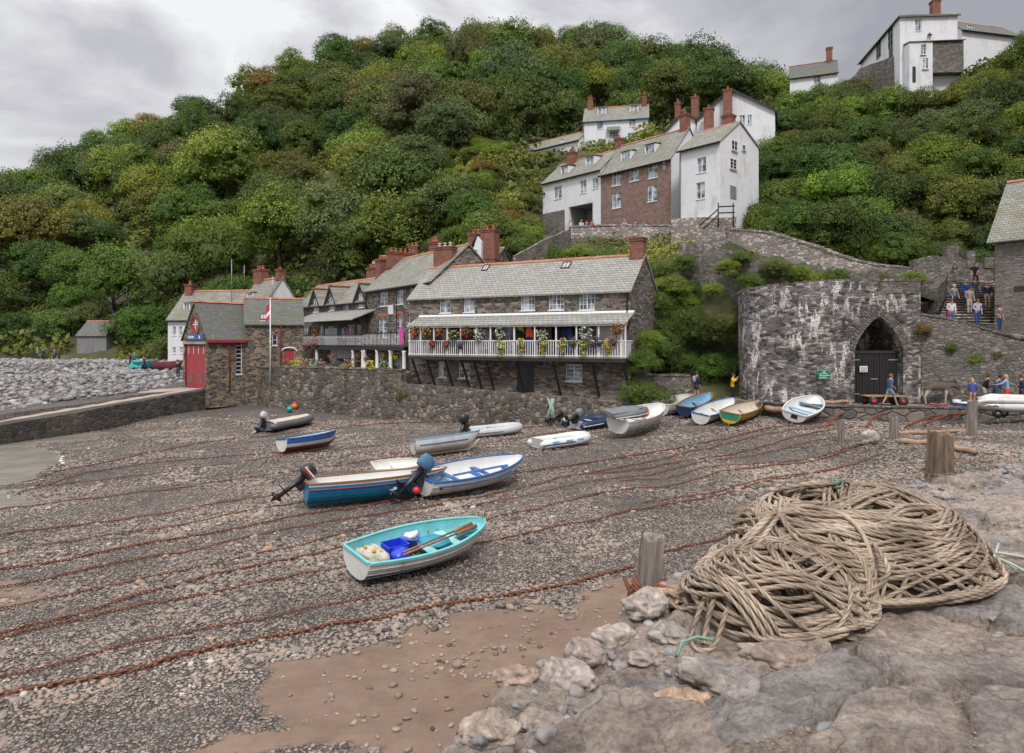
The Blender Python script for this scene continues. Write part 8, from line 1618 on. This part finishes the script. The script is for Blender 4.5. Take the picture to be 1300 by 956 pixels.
def person(label, P, face=0.0, h=1.7, pose='stand', top=(.1, .1, .3), bottom=(.03, .04, .08), hair='brown', shorts=False, skirt=False, pack=None, hat=None, coat=False, bag=None, group=None, bare_arms=False):
    """face: heading of the body, 0 = away from the viewer (+Y)"""
    t = thing('person', label, 'person', P, face, group); S = h/1.75; lean = {'bend': .75, 'lean': .35}.get(pose, .05); st = .34 if pose == 'walk' else .05
    hipz = .92 if pose not in ('sit', 'crouch') else .45
    J = {}; hx = .095
    def V(x, y, z): return Vector((x*S, y*S, z*S))
    J['pel'] = V(0, 0, hipz); J['wai'] = V(0, .16*sin(lean), hipz+.20*cos(lean)); J['che'] = V(0, .42*sin(lean), hipz+.42*cos(lean)); J['nek'] = V(0, .58*sin(lean), hipz+.56*cos(lean)); J['hea'] = J['nek']+V(0, .05+.06*sin(lean), .10); J['top'] = J['hea']+V(0, .01, .14)
    for s, n in ((-1, 'L'), (1, 'R')):
        J['hip'+n] = V(s*hx, 0, hipz-.04); f = st*s; ar = ((int(P[0]*37+P[1]*91)+s*3) % 7)/7
        if pose in ('sit', 'crouch'): J['kne'+n] = V(s*.13, .38, hipz+.02); J['ank'+n] = V(s*.13, .36, .08); J['toe'+n] = V(s*.13, .52, .04)
        else: J['kne'+n] = V(s*.10, f*.5+.03, .50); J['ank'+n] = V(s*.10, f, .09+(.08 if f < -.1 else 0)); J['toe'+n] = V(s*.11, f+.15, .035)
        J['sho'+n] = J['che']+V(s*.185, .02, .09)
        if pose in ('bend', 'reach', 'crouch'): J['elb'+n] = J['sho'+n]+V(s*.05, .20, -.20); J['wri'+n] = J['elb'+n]+V(-s*.05, .22, -.05); J['han'+n] = J['wri'+n]+V(-s*.01, .09, -.01)
        elif pose == 'photo': J['elb'+n] = J['sho'+n]+V(s*.08, .12, -.24); J['wri'+n] = J['elb'+n]+V(-s*.13, .12, .20); J['han'+n] = J['wri'+n]+V(-s*.03, .03, .07)
        else: J['elb'+n] = J['sho'+n]+V(s*(.03+.03*ar), -f*.3-.03, -.28); J['wri'+n] = J['elb'+n]+V(-s*.09*ar, -f*.3+.05+.18*ar, -.25+.12*ar); J['han'+n] = J['wri'+n]+V(0, .02, -.08)
    R = {'pel': (.145, .11), 'wai': (.13, .095), 'che': (.155, .11), 'nek': .055, 'hea': (.082, .095), 'top': (.06, .07)}
    for n in 'LR': R.update({'hip'+n: .095, 'kne'+n: .058, 'ank'+n: .038, 'toe'+n: .036, 'sho'+n: .058, 'elb'+n: .042, 'wri'+n: .03, 'han'+n: (.035, .022)})
    E = [('pel', 'wai'), ('wai', 'che'), ('che', 'nek'), ('nek', 'hea'), ('hea', 'top')]
    for n in 'LR': E += [('pel', 'hip'+n), ('hip'+n, 'kne'+n), ('kne'+n, 'ank'+n), ('ank'+n, 'toe'+n), ('che', 'sho'+n), ('sho'+n, 'elb'+n), ('elb'+n, 'wri'+n), ('wri'+n, 'han'+n)]
    RS = {k: tuple(q*S for q in r) if hasattr(r, '__len__') else r*S for k, r in R.items()}
    JB = dict(J); EB = list(E); RB = dict(RS); hd = J['hea']
    for n, s in (('L', -1), ('R', 1)):
        d = (J['han'+n]-J['wri'+n]).normalized(); sdv = d.cross(Vector((0, 0, 1))); sdv = sdv.normalized() if sdv.length > .2 else Vector((1, 0, 0)); cv = d.cross(sdv)
        for k in range(4): b = J['han'+n]+sdv*(.017*(k-1.5))*S+d*.035*S; l = (.05, .06, .056, .045)[k]*S; JB[f'f{k}{n}'] = b; JB[f'g{k}{n}'] = b+d*l+cv*.018*s*S; RB[f'f{k}{n}'] = RB[f'g{k}{n}'] = .008*S; EB += [('han'+n, f'f{k}{n}'), (f'f{k}{n}', f'g{k}{n}')]
        b = J['wri'+n]+d*.03*S-sdv*.035*S; JB['th'+n] = b; JB['tt'+n] = b+d*.045*S-sdv*.01*S; RB['th'+n] = RB['tt'+n] = .010*S; EB += [('wri'+n, 'th'+n), ('th'+n, 'tt'+n)]
    JB['nos'] = hd+V(0, .115, .005); RB['nos'] = .016*S; EB.append(('hea', 'nos'))
    body = skinned('body', JB, EB, RB, SKIN, t)
    for s in (-1, 1): mb = MB(); mb.ball((hd.x+s*.032*S, hd.y+.082*S, hd.z+.04*S), .010*S, 6); mb.build('eye', BLK, t); mb = MB(); mb.ball((hd.x+s*.085*S, hd.y, hd.z+.01*S), (.014*S, .02*S, .03*S), 6); mb.build('ear', SKIN, t)
    mb = MB(); mb.ball((hd.x, hd.y+.088*S, hd.z-.038*S), (.022*S, .008*S, .006*S), 6); mb.build('mouth', solid('lips', (.4, .12, .1), .6), t)
    def garment(name, keys, grow, colr, extra=None, cut=None):
        JJ = {k: J[k].copy() for k in keys}; 
        if extra: JJ.update(extra)
        RR = {k: tuple(q*grow for q in (RS[k] if hasattr(RS[k], '__len__') else (RS[k],)*2)) for k in keys if k in RS}
        if cut: RR.update(cut)
        EE = [(a, b) for a, b in E if a in JJ and b in JJ]
        return JJ, EE, RR
    mat = solid('cloth_%02d%02d%02d' % tuple(int(c*99) for c in top), top, .9, var=.2, scale=9)
    ks = ['pel', 'wai', 'che', 'nek']+[a+n for n in 'LR' for a in (('sho', 'elb') if bare_arms else ('sho', 'elb', 'wri'))]; JJ, EE, RR = garment('top', ks, 1.32, top)
    JJ['nek'] = J['nek']-(J['nek']-J['che'])*.25; RR['nek'] = (.085*S, .085*S); JJ['pel'] = J['pel']-V(0, 0, .10)
    if coat: JJ['pel'] = J['pel']-V(0, 0, .14); RR['pel'] = (.19*S, .15*S)
    skinned('jacket' if coat else 'shirt', JJ, EE, RR, mat, t)
    mat = solid('cloth_%02d%02d%02d' % tuple(int(c*99) for c in bottom), bottom, .9, var=.2, scale=9)
    ks = ['pel']+[a+n for n in 'LR' for a in (('hip', 'kne') if (shorts or skirt) else ('hip', 'kne', 'ank'))]; JJ, EE, RR = garment('trousers', ks, 1.3, bottom)
    JJ['wst'] = J['pel'].lerp(J['wai'], .8); EE.append(('pel', 'wst')); RR['wst'] = (.135*S, .10*S)
    if shorts or skirt:
        for n in 'LR': JJ['kne'+n] = J['hip'+n].lerp(J['kne'+n], .72 if shorts else .6); RR['kne'+n] = ((.10 if shorts else .14)*S,)*2
    skinned('shorts' if shorts else ('skirt' if skirt else 'trousers'), JJ, EE, RR, mat, t)
    for n in 'LR':
        mb = MB(); a, b = J['ank'+n]-V(0, .05, .03), J['toe'+n]; mb.tube([a, a.lerp(b, .5)+V(0, 0, .01), b], [.05*S, .052*S, .042*S], 8); mb.build('shoe', BLK, t)
    if hair != 'none' and not hat:
        mb = MB(); hc = J['hea']+V(0, -.022, .055); mb.ball(hc, (.098*S, .112*S, .112*S), 12); 
        if hair in ('blond',) or coat: mb.ball(hc+V(0, -.07, -.10), (.085*S, .05*S, .14*S), 10)
        mb.build('hair', solid('hair_'+hair, HAIR[hair], .8), t)
    if hat: mb = MB(); hc = J['hea']+V(0, -.01, .075); mb.lathe([(.15*S, 0), (.14*S, .015*S), (.098*S, .02*S), (.09*S, .09*S), (.03*S, .12*S)], hc, 12); mb.build('hat', solid('hat', hat, .9), t)
    if pack: mb = MB(); mb.ball(J['che']+V(0, -.20, -.06), (.15*S, .11*S, .22*S), 10); pk_ = mb.build('backpack', solid('pack_%02d' % int(pack[0]*99+pack[2]*50), pack, .8), t); mb = MB(); [mb.tube([J['sho'+n]+V(0, -.1, .04), J['sho'+n]+V(0, .06, .05), J['sho'+n]+V(0, .10, -.1), J['wai']+V(.1 if n == 'R' else -.1, -.05, 0)], .02*S, 5) for n in 'LR']; mb.build('strap', BLK, pk_)
    if bag: mb = MB(); p = J['hipR']+V(.14, .02, -.05); mb.box(p.x-.05*S, p.x+.05*S, p.y-.13*S, p.y+.13*S, p.z-.14*S, p.z+.12*S); mb.build('shoulder_bag', solid('bag_%02d' % int(bag[0]*99), bag, .8), t)
    return t
def on(px, py, H=3.5): D = F*H/(py-433); return Vector(((px-650)/F*D, D, EYE-H))
person('person in a bright yellow coat and black leggings at the left foot of the kiln', Vector(xy(930, 41.0, 2.5)), -2.2, 1.6, 'photo', (.75, .48, .01), (.012, .012, .015), 'brown', coat=True)
person('person in dark clothes with a grey backpack by the ivy', Vector(xy(884, 41.8, 2.42)), -1.1, 1.75, 'stand', (.02, .03, .06), (.03, .04, .07), 'brown', shorts=True, pack=(.3, .31, .34))
person('person in a blue T-shirt and pale blue shorts striding past the handcart', Vector(xy(1130, 36.5, 2.51)), -1.45, 1.78, 'walk', (.05, .11, .26), (.17, .26, .40), 'red', shorts=True, bare_arms=True)
person('blond child in a blue hooded coat, leftmost of the group by the boat', Vector(xy(1235, 37.0, 2.5)), -.4, 1.52, 'stand', (.07, .09, .33), (.45, .28, .2), 'blond', shorts=True, coat=True)
person('person in a black jacket and pale grey shorts bending over', Vector(xy(1249, 37.1, 2.5)), -1.9, 1.8, 'lean', (.012, .012, .014), (.34, .33, .36), 'brown', shorts=True)
person('person in a blue jacket crouching behind the one in black', Vector(xy(1264, 36.9, 2.5)), -1.6, 1.75, 'lean', (.05, .10, .22), (.05, .07, .13), 'dark')
person('blond person in a light blue top and bright red shorts by the boat', Vector(xy(1279, 36.5, 2.5)), .9, 1.75, 'reach', (.26, .42, .66), (.78, .02, .035), 'blond', shorts=True)
person('person in navy at the right edge behind the boat', Vector(xy(1298, 36.6, 2.5)), 1.2, 1.75, 'stand', (.02, .03, .08), (.03, .04, .08), 'brown')
sz = lambda D: 6.9+(int((D-40.5)/.42)+1)*.19
person('person in a white jacket with a red bag at the wall by the steps', Vector(xy(1208, 39.9, 6.9)), 2.9, 1.6, 'stand', (.72, .70, .70), (.1, .15, .35), 'brown', bag=(.5, .02, .06))
person('person in a pale lilac top and jeans at the bottom of the steps', Vector(xy(1241, 39.9, 6.9)), 3.0, 1.6, 'stand', (.42, .42, .62), (.02, .07, .2), 'brown')
person('person in a grey T-shirt and blue jeans right of the steps', Vector(xy(1269, 39.2, 6.55)), 3.4, 1.6, 'stand', (.13, .15, .18), (.02, .05, .16), 'brown', bare_arms=True)
for px, D, lb, tp, bt_, hr, kw in [(1211,42.4,'grey-haired person in a grey-green jacket on the left of the steps',(.13,.19,.23),(.03,.03,.05),'grey',dict()),(1227,43.2,'white-haired person in a bright blue jacket on the steps',(.01,.10,.55),(.03,.05,.12),'grey',dict()),(1231,41.9,'person in a grey top and beige trousers on the steps',(.28,.25,.25),(.42,.36,.33),'dark',dict()),
  (1238,43.6,'tall person in a dark grey shirt behind the beige trousers',(.10,.11,.14),(.15,.16,.2),'red',dict(bare_arms=True)),(1254,42.8,'person in a navy top and pale shorts on the right of the steps',(.03,.02,.09),(.40,.33,.28),'brown',dict(shorts=True,hat=(.4,.38,.36)))]:
    person(lb, Vector(xy(px, D, sz(D))), 3.1+random.uniform(-.4, .4), 1.72, 'stand', tp, bt_, hr, **kw)
person('person in a navy T-shirt at the very top of the steps', Vector(xy(1239, 46.6, sz(46.6))), 2.2, 1.7, 'lean', (.02, .025, .06), (.02, .02, .03), 'brown', bare_arms=True)
for px, D, lb, tp, hr in [(723.5,72.6,'grey-haired person in a white shirt at the garage opening',(.55,.55,.65),'grey'),(738,72.2,'person in white left of the red jacket on the village road',(.7,.68,.7),'blond'),(745,72.0,'person in a dark blue top on the village road',(.04,.06,.15),'dark'),(751.5,71.6,'person in a bright red jacket on the village road',(.7,.02,.03),'brown'),(793,69.5,'person in pale pink below the brick house',(.6,.45,.5),'grey'),(807,68.9,'person in dark blue leaning below the brick house',(.03,.05,.16),'brown'),(834,67.8,'dark-clothed person peering over the parapet',(.03,.035,.05),'dark')]:
    pt = (286.5-433)/F; zt = 6-pt*(D-1.5)*1.0; person(lb, Vector(xy(px, D, zt-.78)), 3.0+random.uniform(-.6, .6), 1.7, 'stand', tp, (.05, .06, .1), hr)
for px, py, D, lb, tp, hr in [(47,458,90,'person in pale blue, leftmost of the far walkers on the bank',(.35,.45,.55),'blond'),(54,458,89.5,'person in navy, second of the far walkers on the bank',(.03,.05,.12),'dark'),(69,459,89,'person in blue and grey, third of the far walkers on the bank',(.1,.12,.3),'brown'),(75,459,88.5,'person in maroon, last of the far walkers on the bank',(.2,.03,.08),'brown'),(165,467,76,'person in a maroon top beside the green-sheeted boat',(.2,.03,.07),'brown'),(171,467,75.5,'person in teal right beside the maroon top',(.05,.25,.3),'blond'),(183,473,69,'person in dark red walking in front of the green sheet',(.14,.03,.06),'brown'),(226,481,63,'person in black standing left of the red boathouse doors',(.012,.014,.02),'dark')]:
    x = (px-650)/F*D; z = max(float(bank_z(np.array([x]), np.array([D]))[0]), hz(x, D)); person(lb, Vector((x, D, z)), random.uniform(-2, 3), 1.7, 'walk' if px == 183 else 'stand', tp, (.03, .035, .06), hr)
for px, D, lb, c in ((1066, 87, 'person in dark blue on the path below the skyline cottages', (.02, .05, .3)), (1073, 86.5, 'person in bright blue on the path below the skyline cottages', (.02, .12, .65))): person(lb, at(px, 137, D)-Vector((0, 0, .5)), 2.5, 1.7, 'stand', c, (.03, .03, .06), 'brown')

# ---------- donkey
dk = thing('donkey', 'grey-brown donkey with pale legs and belly standing on the street below the ramp wall', 'donkey', xy(1191, 37.5, 2.5), radians(-4))
J = {k: Vector(v) for k, v in dict(rump=(-.62, 0, 1.02), mid=(-.1, 0, 1.0), wit=(.38, 0, 1.06), nk=(.70, 0, 1.10), pol=(1.0, 0, 1.08), muz=(1.26, 0, .74), nose=(1.32, 0, .62), tail=(-.80, 0, .9), tl2=(-.86, 0, .5)).items()}
R = dict(rump=(.22, .26), mid=(.24, .27), wit=(.19, .26), nk=(.13, .18), pol=(.11, .14), muz=(.08, .09), nose=(.065, .07), tail=.035, tl2=.04)
E = [('rump', 'mid'), ('mid', 'wit'), ('wit', 'nk'), ('nk', 'pol'), ('pol', 'muz'), ('muz', 'nose'), ('rump', 'tail'), ('tail', 'tl2')]
for n, y in (('L', .14), ('R', -.14)):
    o_ = .07 if n == 'L' else -.05; J.update({'st'+n: Vector((-.58, y, .82)), 'ho'+n: Vector((-.72+o_, y, .45)), 'ha'+n: Vector((-.66+o_, y, .12)), 'hh'+n: Vector((-.63+o_, y, .03)), 'sh'+n: Vector((.36, y, .75)), 'kn'+n: Vector((.38+o_, y, .42)), 'fa'+n: Vector((.37+o_, y, .12)), 'fh'+n: Vector((.40+o_, y, .03))}); R.update({'st'+n: .13, 'ho'+n: .055, 'ha'+n: .04, 'hh'+n: .05, 'sh'+n: .10, 'kn'+n: .05, 'fa'+n: .037, 'fh'+n: .05}); E += [('rump', 'st'+n), ('st'+n, 'ho'+n), ('ho'+n, 'ha'+n), ('ha'+n, 'hh'+n), ('wit', 'sh'+n), ('sh'+n, 'kn'+n), ('kn'+n, 'fa'+n), ('fa'+n, 'fh'+n)]
    J['er'+n] = Vector((.97, y*.35, 1.2)); J['et'+n] = Vector((.86, y*.85, 1.42)); R.update({'er'+n: .035, 'et'+n: .02}); E += [('pol', 'er'+n), ('er'+n, 'et'+n)]
DON, _nt, _b = newmat('donkey_coat'); _t = N(_nt, 'ShaderNodeTexCoord'); _s = N(_nt, 'ShaderNodeSeparateXYZ'); L(_nt, _t.outputs['Object'], _s.inputs[0]); _a = N(_nt, 'ShaderNodeMath', _operation='MULTIPLY_ADD'); L(_nt, noise(_nt, _t.outputs['Object'], 5, 4.0), _a.inputs[0]); _a.inputs[1].default_value = .2; L(_nt, _s.outputs[2], _a.inputs[2]); L(_nt, ramp(_nt, _a.outputs[0], [(.86, (.42, .36, .31)), (.96, (.10, .075, .06))]), _b.inputs['Base Color']); _b.inputs['Roughness'].default_value = .9
bd = skinned('body', J, E, R, DON, dk, 2); mb = MB(); mb.prism([(.42, -.02, 1.28), (.7, -.02, 1.26), (.98, -.02, 1.24), (.98, -.02, 1.28), (.7, -.02, 1.32), (.42, -.02, 1.31)], (0, .04, 0)); mb.build('mane', BLK, dk); mb = MB(); mb.ball((-.87, 0, .42), (.05, .05, .14), 8); mb.build('tail_tuft', BLK, dk); mb = MB(); [mb.ball((1.07, s*.10, 1.05), .022, 6) for s in (-1, 1)]; mb.build('eye', BLK, dk)
for n, y in (('L', .14), ('R', -.14)):
    for k in ('hh', 'fh'): p = J[k+n]; mb = MB(); mb.lathe([(.06, -.03), (.05, .05)], p, 8); mb.build('hoof', BLK, dk)
# white bucket, handcart
mb = MB(); mb.lathe([(.17, 0), (.21, .36), (.19, .36), (.16, .05)], (0, 0, 0), 14); o = mb.build('bucket', BW, None, loc=xy(1215, 36.6, 2.52)); tag(o, 'white tub standing by the donkey and the bow of the racing boat', 'tub')
ct = thing('handcart', 'flat wooden handcart with four red-hubbed rubber wheels in front of the gates', 'handcart', xy(1122, 37.3, 2.5), radians(-3)); mb = MB()
for k in range(6): mb.box(-1.05, 1.0, -.45+k*.15, -.31+k*.15, .50, .56)
mb.build('deck', simple('cart_planks', (.36, .23, .13), .8, var=.3), ct)
mb = MB(); mb.box(-.8, .8, -.05, .05, .40, .497); mb.box(-.8, -.7, -.45, .45, .24, .42); mb.box(.7, .8, -.45, .45, .24, .42); mb.build('chassis', BLACKP, ct); mb = MB(); mb.tube([(.9, 0, .45), (1.5, -.1, .3), (1.9, -.15, .12)], .03, 6); mb.build('drawbar', VARN, ct)
for x in (-.75, .78):
    for y in (-.5, .5): mb = MB(); mb.lathe([(.12, -.06), (.24, -.07), (.26, 0), (.24, .07), (.12, .06)], (x, y, .26), 18, axis='y'); w_ = mb.build('wheel', BLK, ct); mb = MB(); mb.lathe([(.01, -.075), (.13, -.075), (.13, .05), (.01, .05)], (x, y, .26), 14, axis='y'); mb.build('hub', REDP, w_)
